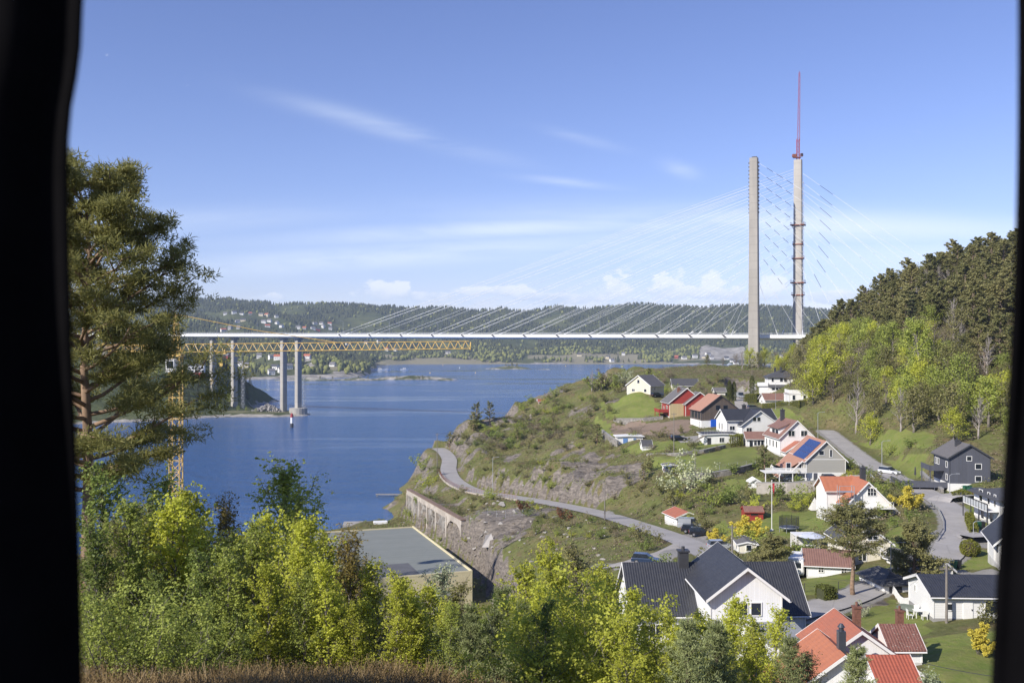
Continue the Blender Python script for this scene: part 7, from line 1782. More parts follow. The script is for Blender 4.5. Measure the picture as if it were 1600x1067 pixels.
# flagpole with a pennant
p = G(1206, 829); h = (829 - 752) / F * p.y; r = thing('flagpole', 'white flagpole with a drooping red pennant on the garden lawn', 'flagpole', p)
m = MB(); m.tube((0, 0, -.3), (0, 0, h), .075, .04, n=10); m.build('pole', WHITE, r); m = MB(); m.lathe([(.0, h), (.11, h + .08), (.11, h + .16), (0.01, h + .24)], n=10); m.lathe([(.35, 0), (.3, .25), (.08, .3)], n=12); m.build('knob', WHITE, r)
V = []; 
for i in range(12):
    t = i / 11; V += [(.06 + .28 * t + .04 * sin(t * 9), .06 * sin(t * 7), h - .35 - 2.4 * t), (.06 + .28 * t + .35 * (1 - t) + .05, .05 * cos(t * 8), h - .25 - 2.3 * t)]
m = MB(); m.add(V, [(2 * i, 2 * i + 1, 2 * i + 3, 2 * i + 2) for i in range(11)]); o = m.build('pennant', plain('red_cloth', (0.45, 0.03, 0.04), .8, .15, 4), r)
s = o.modifiers.new('thick', 'SOLIDIFY'); s.thickness = .01
# trampoline with net
p = G(1233, 830); r = thing('trampoline', 'round black trampoline with a safety net on the lawn', 'trampoline', p)
R0 = 15 / F * p.y
m = MB()
ring = [(R0 * cos(t), R0 * sin(t), .75) for t in np.linspace(0, 2 * pi, 25)]; m.path(ring, .06, 6); m.build('frame', GALV, r)
m = MB(); m.lathe([(R0 * .9, .74), (R0 * .9, .76)], n=24); m.build('jumping_mat', DARK, r); m = MB(); m.lathe([(R0 * .88, .78), (R0 * 1.03, .78), (R0 * 1.03, .62), (R0 * .9, .62)], n=24); m.build('edge_pad', cn_, r)
for k in range(6):
    t = k * pi / 3; m = MB(); m.path([(R0 * cos(t), R0 * sin(t), -.4), (R0 * cos(t), R0 * sin(t), .7)], .05, 5); m.build('leg', GALV, r)
    m = MB(); m.path([(R0 * 1.03 * cos(t), R0 * 1.03 * sin(t), .7), (R0 * cos(t), R0 * sin(t), 2.6)], .045, 5); m.build('net_pole', DARK, r)
net, ntn, bn_, on_ = newmat('safety_net'); bn_.inputs['Base Color'].default_value = (.02, .02, .02, 1); tr_ = ntn.nodes.new('ShaderNodeBsdfTransparent'); mx_ = ntn.nodes.new('ShaderNodeMixShader'); mx_.inputs[0].default_value = .45
ntn.links.new(tr_.outputs[0], mx_.inputs[1]); ntn.links.new(bn_.outputs[0], mx_.inputs[2]); ntn.links.new(mx_.outputs[0], on_.inputs[0])
m = MB(); V = []
for t in np.linspace(0, 2 * pi, 25)[:-1]: V += [(R0 * .98 * cos(t), R0 * .98 * sin(t), .8), (R0 * .97 * cos(t), R0 * .97 * sin(t), 2.5)]
m.add(V, [(2 * i, (2 * i + 2) % 48, (2 * i + 3) % 48, 2 * i + 1) for i in range(24)]); m.build('net', net, r)
# small tent, parasols, furniture, bins, boat under cover
p = G(1273, 796); r = thing('play_tent', 'small white pyramid tent on the upper lawn', 'tent', p); m = MB(); a_ = .95; m.add([(-a_, -a_, 0), (a_, -a_, 0), (a_, a_, 0), (-a_, a_, 0), (0, 0, 2.3)], [(0, 1, 4), (1, 2, 4), (2, 3, 4), (3, 0, 4)]); m.build('canopy', plain('canvas', (.62, .6, .56), .9, .08, 2), r)
m = MB(); m.tube((0, 0, 0), (0, 0, 2.5), .03); m.build('pole', WOODP, r)
def parasol(u, v, rad, hh, lab, mat, closed=False):
    p = G(u, v); r = thing('parasol', lab, 'parasol', p); m = MB(); m.tube((0, 0, 0), (0, 0, hh), .03, n=6); m.build('pole', DARK, r)
    m = MB(); m.lathe([(rad, hh - (.55 if not closed else 1.6)), (rad * .55, hh - .2), (.05, hh + .05)], n=8); m.build('canopy', mat, r)
parasol(1268, 858, 2.1, 2.5, 'pale blue-grey parasol over the white garden table', plain('parasol_cloth', (.50, .53, .60), .8, .06, 2)); parasol(1430, 748, .22, 2.4, 'closed dark parasol on the terrace of the blue-grey house', DARK, True)
parasol(1206, 738, .2, 2.2, 'folded pale parasol on the white terrace of the solar-panel house', FND, True)
p = G(1256, 858); r = thing('pergola', 'white flat-topped garden pavilion left of the parasol', 'pergola', p)
m = MB(); m.bx(-1.6, 1.9, -1.2, 1.6, 2.2, 2.35); m.build('roof', WHITE, r)
for x in (-1.5, 1.8):
    for y in (-1.1, 1.5): m = MB(); m.bx(x - .08, x + .08, y - .08, y + .08, -.6, 2.2); m.build('post', WHITE, r)
m = MB(); m.bx(-1.5, 1.8, 1.45, 1.55, 0, 2.2); m.build('back_panel', WHITE, r)
def chair(loc, rz, lab, grp):
    r = thing('garden_chair', lab, 'chair', loc, rz, grp)
    m = MB(); m.box((0, 0, .42), (.5, .48, .05)); m.build('seat', WHITE, r); m = MB(); m.box((0, .23, .7), (.5, .05, .55), rx=-.15); m.build('backrest', WHITE, r)
    for x in (-.22, .22):
        for y in (-.2, .2): m = MB(); m.bx(x - .025, x + .025, y - .025, y + .025, 0, .42); m.build('leg', WHITE, r)
def table(loc, lab, s=1.3):
    r = thing('garden_table', lab, 'table', loc); m = MB(); m.box((0, 0, .72), (s, s * .7, .05)); m.build('tabletop', WHITE, r)
    for x in (-s * .42, s * .42):
        for y in (-s * .28, s * .28): m = MB(); m.bx(x - .03, x + .03, y - .03, y + .03, 0, .7); m.build('leg', WHITE, r)
t = G(1438, 964); table(t, 'white garden table on the grass beside the bungalow gable'); 
for k, (dx, dy, rz, l) in enumerate([(-1.1, 0, 1.57, 'white garden chair left of the table by the bungalow'), (1.0, .1, -1.57, 'white garden chair right of the table by the bungalow'), (0, -1.0, 3.1, 'white garden chair in front of the table by the bungalow'), (.1, 1.0, 0, 'white garden chair behind the table by the bungalow')]): chair(t + Vector((dx, dy, H(t.x + dx, t.y + dy) - t.z)), rz, l, 'white chairs by the bungalow')
t = G(1268, 860); table(t + Vector((0, .5, 0)), 'white garden table under the parasol')
for dx, dy, rz, l in [(-1.0, .4, 1.57, 'white garden chair left of the parasol table'), (1.1, .5, -1.57, 'white garden chair right of the parasol table')]: chair(t + Vector((dx, dy, 0)), rz, l, 'white chairs under the parasol')
def bin_(u, v, mat, lab):
    p = G(u, v); r = thing('wheelie_bin', lab, 'bin', p, .2, 'wheelie bins'); m = MB(); m.add([(-.25, -.3, .1), (.25, -.3, .1), (.25, .3, .1), (-.25, .3, .1), (-.3, -.36, 1.0), (.3, -.36, 1.0), (.3, .36, 1.0), (-.3, .36, 1.0)], [(0, 1, 5, 4), (1, 2, 6, 5), (2, 3, 7, 6), (3, 0, 4, 7), (3, 2, 1, 0), (4, 5, 6, 7)]); m.build('body', mat, r, bevel=.03)
    m = MB(); m.box((0, 0, 1.04), (.64, .76, .08)); m.build('lid', mat, r); 
    for x in (-.27, .27): m = MB(); m.tube((x - .03, .3, .12), (x + .03, .3, .12), .12, n=10); m.build('wheel', RUB, r)
grn = plain('green_plastic', (.02, .11, .06), .5, .1, 2)
for u, v, mt, l in [(1490, 889, grn, 'green bin at the corner behind the bungalow roof'), (1497, 888, RUB, 'black bin beside the green one behind the bungalow'), (1529, 826, grn, 'green bin at the yard entrance on the right'), (1535, 826, RUB, 'black bin at the yard entrance on the right'), (1508, 768, grn, 'green bin before the basement of the blue-grey house'), (1515, 768, grn, 'second green bin before the blue-grey basement')]: bin_(u, v, mt, l)
p = G(1424, 955); r = thing('rowing_boat', 'upturned grey-green rowing boat lying by the white fence', 'boat', p + Vector((0, 0, .1)), -.9); m = MB()
secs = [[((t - .5) * 3.6, s * .6 * (1 - (2 * t - 1) ** 2) ** .5 * 1.0, .55 * (1 - s * s) * (1 - (2 * t - 1) ** 4) + .05) for s in (-1, -.6, 0, .6, 1)] for t in np.linspace(.0, 1, 9)]
for a, b in zip(secs[:-1], secs[1:]):
    for k in range(4): m.quad(a[k], a[k + 1], b[k + 1], b[k])
m.build('hull', plain('boat_tarp', (.12, .14, .11), .7, .2, 2), r, smooth=True); m = MB(); m.tube((-1.7, 0, .45), (1.7, 0, .45), .04); m.build('keel', WOODP, r)
# fences, walls, guard rails, from pixel lines
def fence(pix, hm, lab, mat, kind='rail', pitch=1.6, name='fence'):
    pts = []
    for (a, b) in zip(pix[:-1], pix[1:]):
        A_, B_ = G(*a), G(*b); n = max(1, int((B_ - A_).length / pitch))
        for k in range(n): q = A_.lerp(B_, k / n); q.z = H(q.x, q.y); pts.append(q)
    q = G(*pix[-1]); pts.append(q); o0 = pts[0].copy(); r = thing(name, lab, 'fence' if 'fence' in lab or kind != 'guard' else 'guard rail', o0)
    L_ = [q - o0 for q in pts]; cap = 98
    for q in L_[:cap]:
        m = MB(); m.tube(q + Vector((0, 0, -.3)), q + Vector((0, 0, hm)), .04 if kind != 'picket' else .05, n=5); m.build('post', mat, r)
    m = MB()
    if kind == 'picket':
        for a, b in zip(L_[:-1], L_[1:]):
            k = max(2, int((b - a).length / .22))
            for j in range(k): c = a.lerp(b, j / k); m.box(c + Vector((0, 0, hm * .55)), (.1, .03, hm * .95), math.atan2(b.y - a.y, b.x - a.x))
            for z in (.3, .85): m.tube(a + Vector((0, 0, hm * z)), b + Vector((0, 0, hm * z)), .035, n=4)
        m.build('picket_panel', mat, r)
    elif kind == 'guard':
        for a, b in zip(L_[:-1], L_[1:]): m.prism([a + Vector((0, 0, hm - .32)), a + Vector((.04, .04, hm - .16)), a + Vector((0, 0, hm))], b - a)
        m.build('rail', mat, r)
    else:
        for z in ((.95, .5) if kind == 'rail' else (.98, .8, .62, .44, .26, .1)):
            m.path([q + Vector((0, 0, hm * z)) for q in L_], .03 if kind == 'rail' else .012, 4)
        m.build('rails', mat, r)
    return r
fence([(1454, 790), (1467, 801), (1474, 816), (1474, 832), (1463, 848)], .75, 'grey steel guard rail on the inside of the road bend', GALV, 'guard', 1.6, 'guard_rail')
fence([(1257, 925), (1310, 922), (1350, 912), (1400, 895)], 1.1, 'thin dark wire fence along the lawn above the lane', DARK, 'wire', 2.2)
fence([(1390, 920), (1400, 934), (1420, 948)], 1.0, 'white picket fence between the lane and the bungalow', WHITE, 'picket', 1.6)
fence([(1055, 741), (1110, 738), (1180, 726)], 1.2, 'light wire fence along the lower edge of the lawns', GALV, 'wire', 2.2); fence([(1334, 722), (1350, 736), (1366, 752)], .8, 'low white fence beside the upper road', WHITE, 'rail', 2.0)
fence([(735, 815), (790, 808), (830, 806)], 1.6, 'green mesh fence on the scree below the shore road', GALV, 'wire', 2.4)
# near galvanised posts at the bottom edge
for u, v, vt, Y, l in [(765, 1067, 1015, 22, 'galvanised fence post at the bottom edge below the small young pine'), (632, 1062, 1003, 24, 'galvanised fence post at the bottom edge above the brown brush')]:
    q = GY(u, Y); top = EYE - (vt - CV) / F * Y; m = MB(); m.tube((0, 0, -.4), (0, 0, max(.9, top - q.z)), .03, n=8); m.tube((-.9, 0, max(.7, top - q.z) - .2), (.9, 0, max(.7, top - q.z) - .2), .018, n=6); o = m.build('fence_post', GALV); o.location = q; tag(o, l, 'fence post', 'galvanised fence posts')
# stone and concrete walls
def wall(pix, hm, lab, mat, th=.5, name='retaining_wall', dh=0):
    pts = [G(*q) for q in pix]; o0 = pts[0].copy(); r = thing(name, lab, 'wall', o0); m = MB(); c = MB()
    for a, b in zip(pts[:-1], pts[1:]):
        a = a - o0; b = b - o0; d = (b - a); d.z = 0; d.normalize(); n = Vector((-d.y, d.x, 0)) * th
        A_ = [a + Vector((0, 0, -1.5)), a + n + Vector((0, 0, -1.5)), a + n + Vector((0, 0, hm)), a + Vector((0, 0, hm))]
        m.prism(A_, (b - a)); C_ = [q + Vector((0, 0, 0)) for q in (a - n * .12 + Vector((0, 0, hm + .003)), a + n * 1.12 + Vector((0, 0, hm + .003)), a + n * 1.12 + Vector((0, 0, hm + .12)), a - n * .12 + Vector((0, 0, hm + .12)))]; c.prism(C_, (b - a))
    m.build('wall_body', mat, r); c.build('coping', FNDG, r); return r
def masonry(name, col, sc=1.6):
    m, nt, b, o = newmat(name); co = geoco(nt); vo = nt.nodes.new('ShaderNodeTexVoronoi'); nt.links.new(co, vo.inputs['Vector']); vo.inputs['Scale'].default_value = sc
    ve = nt.nodes.new('ShaderNodeTexVoronoi'); ve.feature = 'DISTANCE_TO_EDGE'; nt.links.new(co, ve.inputs['Vector']); ve.inputs['Scale'].default_value = sc
    s = nt.nodes.new('ShaderNodeSeparateColor'); nt.links.new(vo.outputs['Color'], s.inputs[0])
    c = mixc(nt, s.outputs[0], [x * .6 for x in col], [x * 1.25 for x in col]); c = mixc(nt, ramp(nt, ve.outputs['Distance'], [(0, .8), (.06, 0)]), c, [x * .3 for x in col])
    nt.links.new(c, b.inputs['Base Color']); b.inputs['Roughness'].default_value = .9; bump(nt, b, ve.outputs['Distance'], .8, .12); return m
MAS = masonry('dry_stone', (.27, .25, .22)); CONW = plain('stained_concrete', (0.42, 0.385, 0.34), .9, .25, .35, dirt=(.24, .2, .16), bmp=.01)
wall([(958, 658), (1005, 658), (1036, 655)], .9, 'low dark stone wall along the top of the bare soil plot', MAS); wall([(940, 680), (952, 690), (964, 698)], 1.6, 'pale rubble retaining wall left of the shed with blue doors', MAS)
wall([(1010, 714), (1060, 713), (1100, 708), (1134, 700)], .8, 'low stone wall along the lower edge of the lawn terrace', MAS); wall([(1062, 752), (1110, 748), (1150, 741), (1185, 732)], 1.3, 'curved dry stone wall under the lower lawn', MAS)
wall([(1182, 772), (1230, 772), (1262, 770), (1300, 768), (1322, 764)], 2.3, 'long stained concrete retaining wall before the solar-panel house', CONW, .4); wall([(1322, 752), (1352, 752)], 1.2, 'short concrete wall right of the solar-panel house', CONW, .4)
wall([(1438, 742), (1455, 758), (1470, 770)], .7, 'low stone edging wall below the terrace of the blue-grey house', MAS)
# shore road parapet
m = MB(); r = thing('parapet_wall', 'old pinkish concrete parapet holding up the bend of the shore road', 'wall', R1[40])
seg = [p for p in R1 if p.y > 262 and p.y < 335]
def side_pt(L, i, off, z): 
    d = L[min(i + 1, len(L) - 1)] - L[max(i - 1, 0)]; d.z = 0; d.normalize(); n = Vector((d.y, -d.x, 0)); q = L[i] + n * off; return Vector((q.x, q.y, L[i].z + z)) - r.location
sg_ = 1 if dist_line(R1, np.array([side_pt(seg, 5, 3.4, 0).x + r.location.x]), np.array([side_pt(seg, 5, 3.4, 0).y + r.location.y]))[2][0] > 0 else -1
for i in range(len(seg) - 1):
    a0, a1, b0, b1 = side_pt(seg, i, sg_ * 3.2, .3), side_pt(seg, i, sg_ * 3.6, .3), side_pt(seg, i + 1, sg_ * 3.2, .3), side_pt(seg, i + 1, sg_ * 3.6, .3); dn = Vector((0, 0, -3.6))
    m.add([a0, a1, b1, b0, a0 + dn, a1 + dn, b1 + dn, b0 + dn], [(0, 1, 2, 3), (4, 7, 6, 5), (0, 4, 5, 1), (3, 2, 6, 7), (1, 5, 6, 2), (0, 3, 7, 4)])
rm = MB()
for i in range(0, len(seg) - 1):
    q = side_pt(seg, i, sg_ * 3.4, .3); q2 = side_pt(seg, i + 1, sg_ * 3.4, .3)
    rm.tube(q + Vector((0, 0, 1.0)), q2 + Vector((0, 0, 1.0)), .04, n=4); rm.tube(q + Vector((0, 0, .5)), q2 + Vector((0, 0, .5)), .025, n=4); rm.tube(q, q + Vector((0, 0, 1.0)), .04, n=4)
rm.build('railing', RUST, r)
PINKC = plain('old_pink_concrete', (0.46, 0.41, 0.35), .9, .25, .5, dirt=(.22, .17, .13), bmp=.02)
m.build('wall_body', PINKC, r)
# the old arcaded quay wall
W0 = Vector((-31.5, 303, 0)); W1 = Vector((-12.2, 250.5, 0)); d = (W1 - W0); Lw = d.length; d.normalize(); ang = math.atan2(d.y, d.x)
r = thing('arcaded_wall', 'old arcaded concrete retaining wall with pillars on the cliff above the warehouse', 'wall', W0 + Vector((0, 0, 4)), ang)
m = MB(); m.bx(0, Lw, -.6, .5, 6.4, 8.1); m.build('beam', PINKC, r); m = MB(); m.bx(-.2, Lw + .2, -.85, .7, 8.1, 8.3); m.build('coping', plain('rusty_coping', (.22, .15, .11), .9, .3, .8), r)
xs = [0, .13, .27, .42, .58, .76, 1.0]
for i, f in enumerate(xs):
    x = f * Lw; m = MB(); m.bx(max(0, x - .45), min(Lw, x + .45), -.75, .45, -6 if i < 6 else 0.5, 7.0); m.build('pillar', PINKC, r)
for i in range(5, 6):
    x0, x1 = xs[i] * Lw + .45, xs[i + 1] * Lw - .45; w = x1 - x0; hh = min(3.0, w * .55); m = MB()
    arch = [(x0, 7.0)] + [(x0 + w * t, 7.0 - hh + hh * .92 * sin(pi * t) ** .6) for t in np.linspace(0, 1, 15)] + [(x1, 7.0)]
    for a, b in zip(arch[1:-2], arch[2:-1]): m.prism([(a[0], -.55, a[1]), (b[0], -.55, b[1]), (b[0], -.55, 7.0), (a[0], -.55, 7.0)], (0, .8, 0))
    m.build('arch', PINKC, r)
m = MB()
for i in range(5):   # rough rock standing proud between the pillars
    rq_ = random.Random(i + 3); x0, x1 = xs[i] * Lw, xs[i + 1] * Lw; nx_ = 9; nz_ = 9; V = []
    for a in range(nx_ + 1):
        for b in range(nz_ + 1): V.append((x0 + (x1 - x0) * a / nx_, .1 - (1.1 * rq_.random() ** 1.5 + (.8 if b < 4 else 0)) * (0 < a < nx_), -6 + 12.6 * b / nz_))
    m.add(V, [(a * (nz_ + 1) + b, (a + 1) * (nz_ + 1) + b, (a + 1) * (nz_ + 1) + b + 1, a * (nz_ + 1) + b + 1) for a in range(nx_) for b in range(nz_)])
m.bx(0, Lw, .45, 1.2, -6, 6.4)
m.build('infill', plain('weathered_rock_face', (0.27, 0.25, 0.225), .95, .5, .5, bmp=.3), r)
# boulders on the scree
rb = random.Random(12); bl_ = 0
BM = plain('boulder_stone', (0.36, 0.335, 0.30), .9, .3, 1.0, bmp=.05)
for k in range(160):
    u = rb.uniform(730, 960); v = rb.uniform(745, 880); p = G(u, v)
    if p is None or not road_clear(p.x, p.y, 4.0) or p.z < 5: continue
    if v < 790 and u > 860: continue
    s = rb.uniform(.3, .75) * (1.8 if rb.random() < .08 else 1); m = MB(); vs = []
    rg_ = np.random.default_rng(k); q = rg_.normal(size=(14, 3)); q /= np.linalg.norm(q, axis=1)[:, None]; q *= [s, s * .8, s * .6] * rg_.uniform(.8, 1.1, (14, 1))
    import bmesh
    bm = bmesh.new(); [bm.verts.new(tuple(a)) for a in q]; bmesh.ops.convex_hull(bm, input=bm.verts); me = bpy.data.meshes.new('boulder'); bm.to_mesh(me); bm.free(); me.materials.append(BM)
    o = link('boulder', me); o.location = p + Vector((0, 0, s * .15)); tag(o, 'grey boulder among the scree below the shore road', 'boulder', 'boulders on the scree'); bl_ += 1
    if bl_ > 60: break
p = G(764, 850); m = MB(); m.add([(-1.6, -1, -.5), (1.7, -1, -.5), (1.3, 1.2, -.5), (-1.4, 1.1, -.5), (-.7, -.3, 2.2), (.5, .2, 2.4)], [(0, 1, 5, 4), (1, 2, 5), (2, 3, 4, 5), (3, 0, 4), (3, 2, 1, 0)]); o = m.build('boulder', plain('pale_boulder', (.5, .47, .44), .9, .12, 1)); o.location = p; tag(o, 'large pale pointed boulder standing alone below the scree', 'boulder')
# overhead wires between poles
def wire(a, b, sag, lab, rr=.03):
    m = MB(); m.path([a.lerp(b, t) + Vector((0, 0, -sag * 4 * t * (1 - t))) for t in np.linspace(0, 1, 14)], rr, 4); o = m.build('overhead_wire', DARK); tag(o, lab, 'wire')
wire(A, Bp, .8, 'thin wire between the two poles at the road end'); wire(PR_, P(1600, 905, 90), .5, 'thin wire running right from the brown wooden pole', .015); wire(PR_, P(1280, 900, 120), 1.0, 'thin wire running left from the brown wooden pole', .015)
wire(P(1442, 1035, 60), P(1600, 1062, 52), .1, 'pale cable crossing the lower right corner', .02)
# ============================================================ FAR SHORE: woods, houses, boats, air
fw1 = foliage('far_conifer_wood', (0.035, 0.045, 0.022), (0.095, 0.10, 0.040), trans=0, scale=.01, rough=.9)
fw2 = foliage('far_leafy_wood', (0.12, 0.14, 0.045), (0.23, 0.23, 0.07), trans=0, scale=.01, rough=.9)
rg = np.random.default_rng(33)
FHOUSES = []
for u, v in [(352, 492), (366, 490), (378, 492), (391, 492), (408, 494), (417, 495), (432, 497), (371, 505), (380, 502), (412, 505), (421, 503), (418, 511), (433, 507), (360, 515), (373, 514), (349, 519), (492, 508), (502, 507), (515, 508), (476, 515), (489, 515), (497, 517), (516, 516), (505, 512), (466, 514), (440, 512),
             (376, 572), (384, 574), (430, 578), (441, 582), (450, 578), (434, 562), (424, 560), (480, 560), (424, 586), (405, 560), (355, 560), (520, 573), (543, 540), (572, 537), (592, 536), (604, 548), (618, 549),
             (974, 556), (950, 561), (956, 566), (1057, 560), (1069, 561), (1086, 559), (1100, 560), (1112, 561), (1106, 556), (1145, 566), (1150, 569), (1135, 562), (700, 553), (1222, 560), (905, 557)]:
    p = far_G(u, v); FHOUSES.append((u, v, p))
def wood(name, n, cone, mat, lab, sel):
    u = rg.uniform(-250, 1850, n * 3); t = rg.random(n * 3)
    Y = 1480 + (3750 - 1480) * t ** .8
    z, tt = far_z(u, Y); x = (u - CU) / F * Y
    ok = sel(u, Y, z, tt) & (tt > 22)
    for hu, hv, hp_ in FHOUSES:
        ok &= ~((np.abs(u - hu) < 8) & (Y < hp_.y + 12) & (Y > hp_.y - 190))
    idx = np.where(ok)[0][:n]; x, Y, z = x[idx], Y[idx], z[idx]; n = len(idx)
    h = rg.uniform(8, 15, n) * (1.0 if cone else .8); r = h * (rg.uniform(.20, .30, n) if cone else rg.uniform(.42, .6, n))
    k = 5
    if cone:
        base = np.stack([np.stack([x + r * np.cos(a) * 1.0, Y + r * np.sin(a), z + h * .12], 1) for a in np.arange(k) * 2 * pi / k], 1)
        mid = np.stack([np.stack([x + r * .62 * np.cos(a + .5), Y + r * .62 * np.sin(a + .5), z + h * .52], 1) for a in np.arange(k) * 2 * pi / k], 1)
        tip = np.stack([x, Y, z + h], 1)[:, None]
        V = np.concatenate([base, mid, tip], 1); m = 2 * k + 1
        Fs = [(j, (j + 1) % k, k + j) for j in range(k)] + [((j + 1) % k, k + (j + 1) % k, k + j) for j in range(k)] + [(k + j, k + (j + 1) % k, 2 * k) for j in range(k)]
    else:
        rings = []
        for f, rr in ((.05, .55), (.38, 1.0), (.72, .78)):
            rings.append(np.stack([np.stack([x + r * rr * np.cos(a + f) * rg.uniform(.75, 1.2, n), Y + r * rr * np.sin(a + f) * rg.uniform(.75, 1.2, n), z + h * f + rg.uniform(-.08, .08, n) * h], 1) for a in np.arange(k) * 2 * pi / k], 1))
        V = np.concatenate(rings + [np.stack([x, Y, z + h], 1)[:, None]], 1); m = 3 * k + 1
        Fs = []
        for q in range(2):
            for j in range(k): Fs += [(q * k + j, q * k + (j + 1) % k, (q + 1) * k + j), (q * k + (j + 1) % k, (q + 1) * k + (j + 1) % k, (q + 1) * k + j)]
        Fs += [(2 * k + j, 2 * k + (j + 1) % k, 3 * k) for j in range(k)]
    Fa = (np.array(Fs)[None] + (np.arange(n) * m)[:, None, None]).reshape(-1, 3)
    me = bpy.data.meshes.new(name); Vf = V.reshape(-1, 3)
    me.vertices.add(len(Vf)); me.vertices.foreach_set('co', Vf.reshape(-1).astype(np.float32))
    me.loops.add(len(Fa) * 3); me.loops.foreach_set('vertex_index', Fa.reshape(-1).astype(np.int32))
    me.polygons.add(len(Fa)); me.polygons.foreach_set('loop_start', np.arange(0, len(Fa) * 3, 3, dtype=np.int32)); me.materials.append(mat); me.update(calc_edges=True)
    o = link(name, me); tag(o, lab, 'forest', kind='stuff'); return o
def openf(x, Y): return fbm(x / 160, Y / 260, 3, 95)
wood('conifer_forest', 34000, True, fw1, 'dark conifer forest covering the hills across the water', lambda u, Y, z, t: (openf((u - 800) / 1556 * Y, Y) > -.14) & ~((u > 570) & (u < 655) & (t < 90)) & ~((u > 820) & (u < 1000) & (t < 260) & (t > 105)) & ~((u > 1093) & (u < 1167) & (t > 30) & (t < 470)) & ~((u > 648) & (u < 748) & (t < 150)) & ((t > 200) | (rg.random(len(u)) < .35)))
wood('leafy_forest', 9000, False, fw2, 'lighter leafy woods along the far shore and between the far houses', lambda u, Y, z, t: ((t < 420) | (rg.random(len(u)) < .10)) & ~((u > 570) & (u < 655) & (t < 90)) & ~((u > 820) & (u < 1000) & (t < 260) & (t > 105)) & ~((u > 1093) & (u < 1167) & (t > 30) & (t < 470)) & ~((u > 648) & (u < 748) & (t < 150)) & (openf((u - 800) / 1556 * Y * 1.3 + 900, Y) > -.1))
# trees on the point under the viaduct : individual dark conifers and leafy trees
rp = random.Random(9); pk_ = []; tb = 0
while len(pk_) < 150 and tb < 6000:
    tb += 1
    Y = rp.uniform(765, 960); u = rp.uniform(100, 392); x = (u - CU) / F * Y; z = MH(x, Y)
    if z < 5.5 or any((x - a) ** 2 + (Y - b) ** 2 < 40 for a, b in pk_): continue
    pk_.append((x, Y)); k = rp.random()
    plant(spr if k < .7 else ht[rp.randrange(2)] if k < .85 else hg[rp.randrange(2)], (x, Y, z - .5), rp.uniform(.6, .85), 'dark spruce ' + ('behind the left pair of piers' if u > 320 else 'left of all the viaduct piers') + (' near the water' if z < 16 else ' high up') + ' on the wooded cliff' if k < .7 else 'leafy tree on the wooded cliff behind the left viaduct piers', 'tree', 'spruce' if k < .7 else 'tree', 'spruces on the cliff under the viaduct' if k < .7 else 'leafy trees on the cliff under the viaduct')
for u, Y, s in [(352, 790, .45), (372, 775, .4), (385, 772, .3), (400, 770, .3), (345, 775, .5)]:
    x = (u - CU) / F * Y; plant(hg[0], (x, Y, MH(x, Y)), s, 'small leafy tree on the flat ground between the viaduct piers', 'tree', 'tree', 'small trees between the viaduct piers')
# islet scrub
for u, v, s in [(800, 576, .8), (808, 576.5, .7), (790, 576.5, .6), (795, 577, .5), (640, 593, .42), (660, 593, .45), (620, 593, .42), (560, 594, .42), (575, 594, .35), (520, 594.5, .4), (500, 594, .45), (655, 593, .35)]:
    Y = EYE * F / (v - CV); x = (u - CU) / F * Y; plant(ht[0] if s < .5 else hp[0], (x, Y, 1.5 if s < .5 else 3), s, 'low scrub tree on a rocky islet in the fjord', 'tree', 'tree', 'scrub trees on the islets')
# far houses
FW = [plain('far_white_wall', (0.78, 0.77, 0.74), .8, .04, .3), plain('far_red_wall', (0.36, 0.06, 0.045), .8, .05, .3), plain('far_cream_wall', (0.66, 0.58, 0.42), .8, .05, .3), plain('far_grey_wall', (0.35, 0.34, 0.33), .8, .05, .3)]
FR = [plain('far_grey_roof', (0.17, 0.16, 0.16), .8, .1, .3), plain('far_red_roof', (0.42, 0.13, 0.07), .8, .1, .3), plain('far_black_roof', (0.07, 0.07, 0.075), .8, .1, .3)]
rf = random.Random(3)
WN = ['white', 'red', 'cream', 'grey']; RN = ['grey', 'red-tiled', 'black']
for i, (u, v, p) in enumerate(FHOUSES):
    w = rf.uniform(9, 14); d = rf.uniform(7.5, 9); h = rf.uniform(4.2, 6.5); k = rf.random(); wi = 0 if k < .78 else 1 if k < .86 else 2 if k < .94 else 3; ri = 1 if rf.random() < .12 else rf.choice([0, 0, 2])
    if (u, v) in ((515, 508), (604, 548), (1057, 560), (434, 562), (480, 560)): wi, ri = (0, 1) if u < 1000 else (1, 1)
    where = 'high on the far left hillside' if v < 521 else 'on the shore below the crane jib' if u < 560 else 'behind the moored boats' if u < 640 else 'on the far right shore' if u > 940 else 'on the far middle shore'
    r = thing('house', 'tiny %s house with a %s roof %s' % (WN[wi], RN[ri], where), 'house', p, rf.uniform(-.7, .7), 'far houses %s' % where)
    m = MB(); m.prism([(-w / 2, -d / 2, -3), (-w / 2, -d / 2, h), (-w / 2, 0, h + 3.0), (-w / 2, d / 2, h), (-w / 2, d / 2, -3)], (w, 0, 0)); m.build('wall', FW[wi], r)
    m = MB(); m.prism([(-w / 2 - .5, -d / 2 - .6, h - .5), (-w / 2 - .5, 0, h + 3.05), (-w / 2 - .5, d / 2 + .6, h - .5), (-w / 2 - .5, d / 2 + .6, h - .15), (-w / 2 - .5, 0, h + 3.45), (-w / 2 - .5, -d / 2 - .6, h - .15)], (w + 1, 0, 0)); m.build('roof', FR[ri], r)
    for s in (-.28, .0, .28):
        m = MB(); m.box((s * w, -d / 2 - .02, 2.4), (1.5, .12, 1.5)); m.build('window', GL, r)
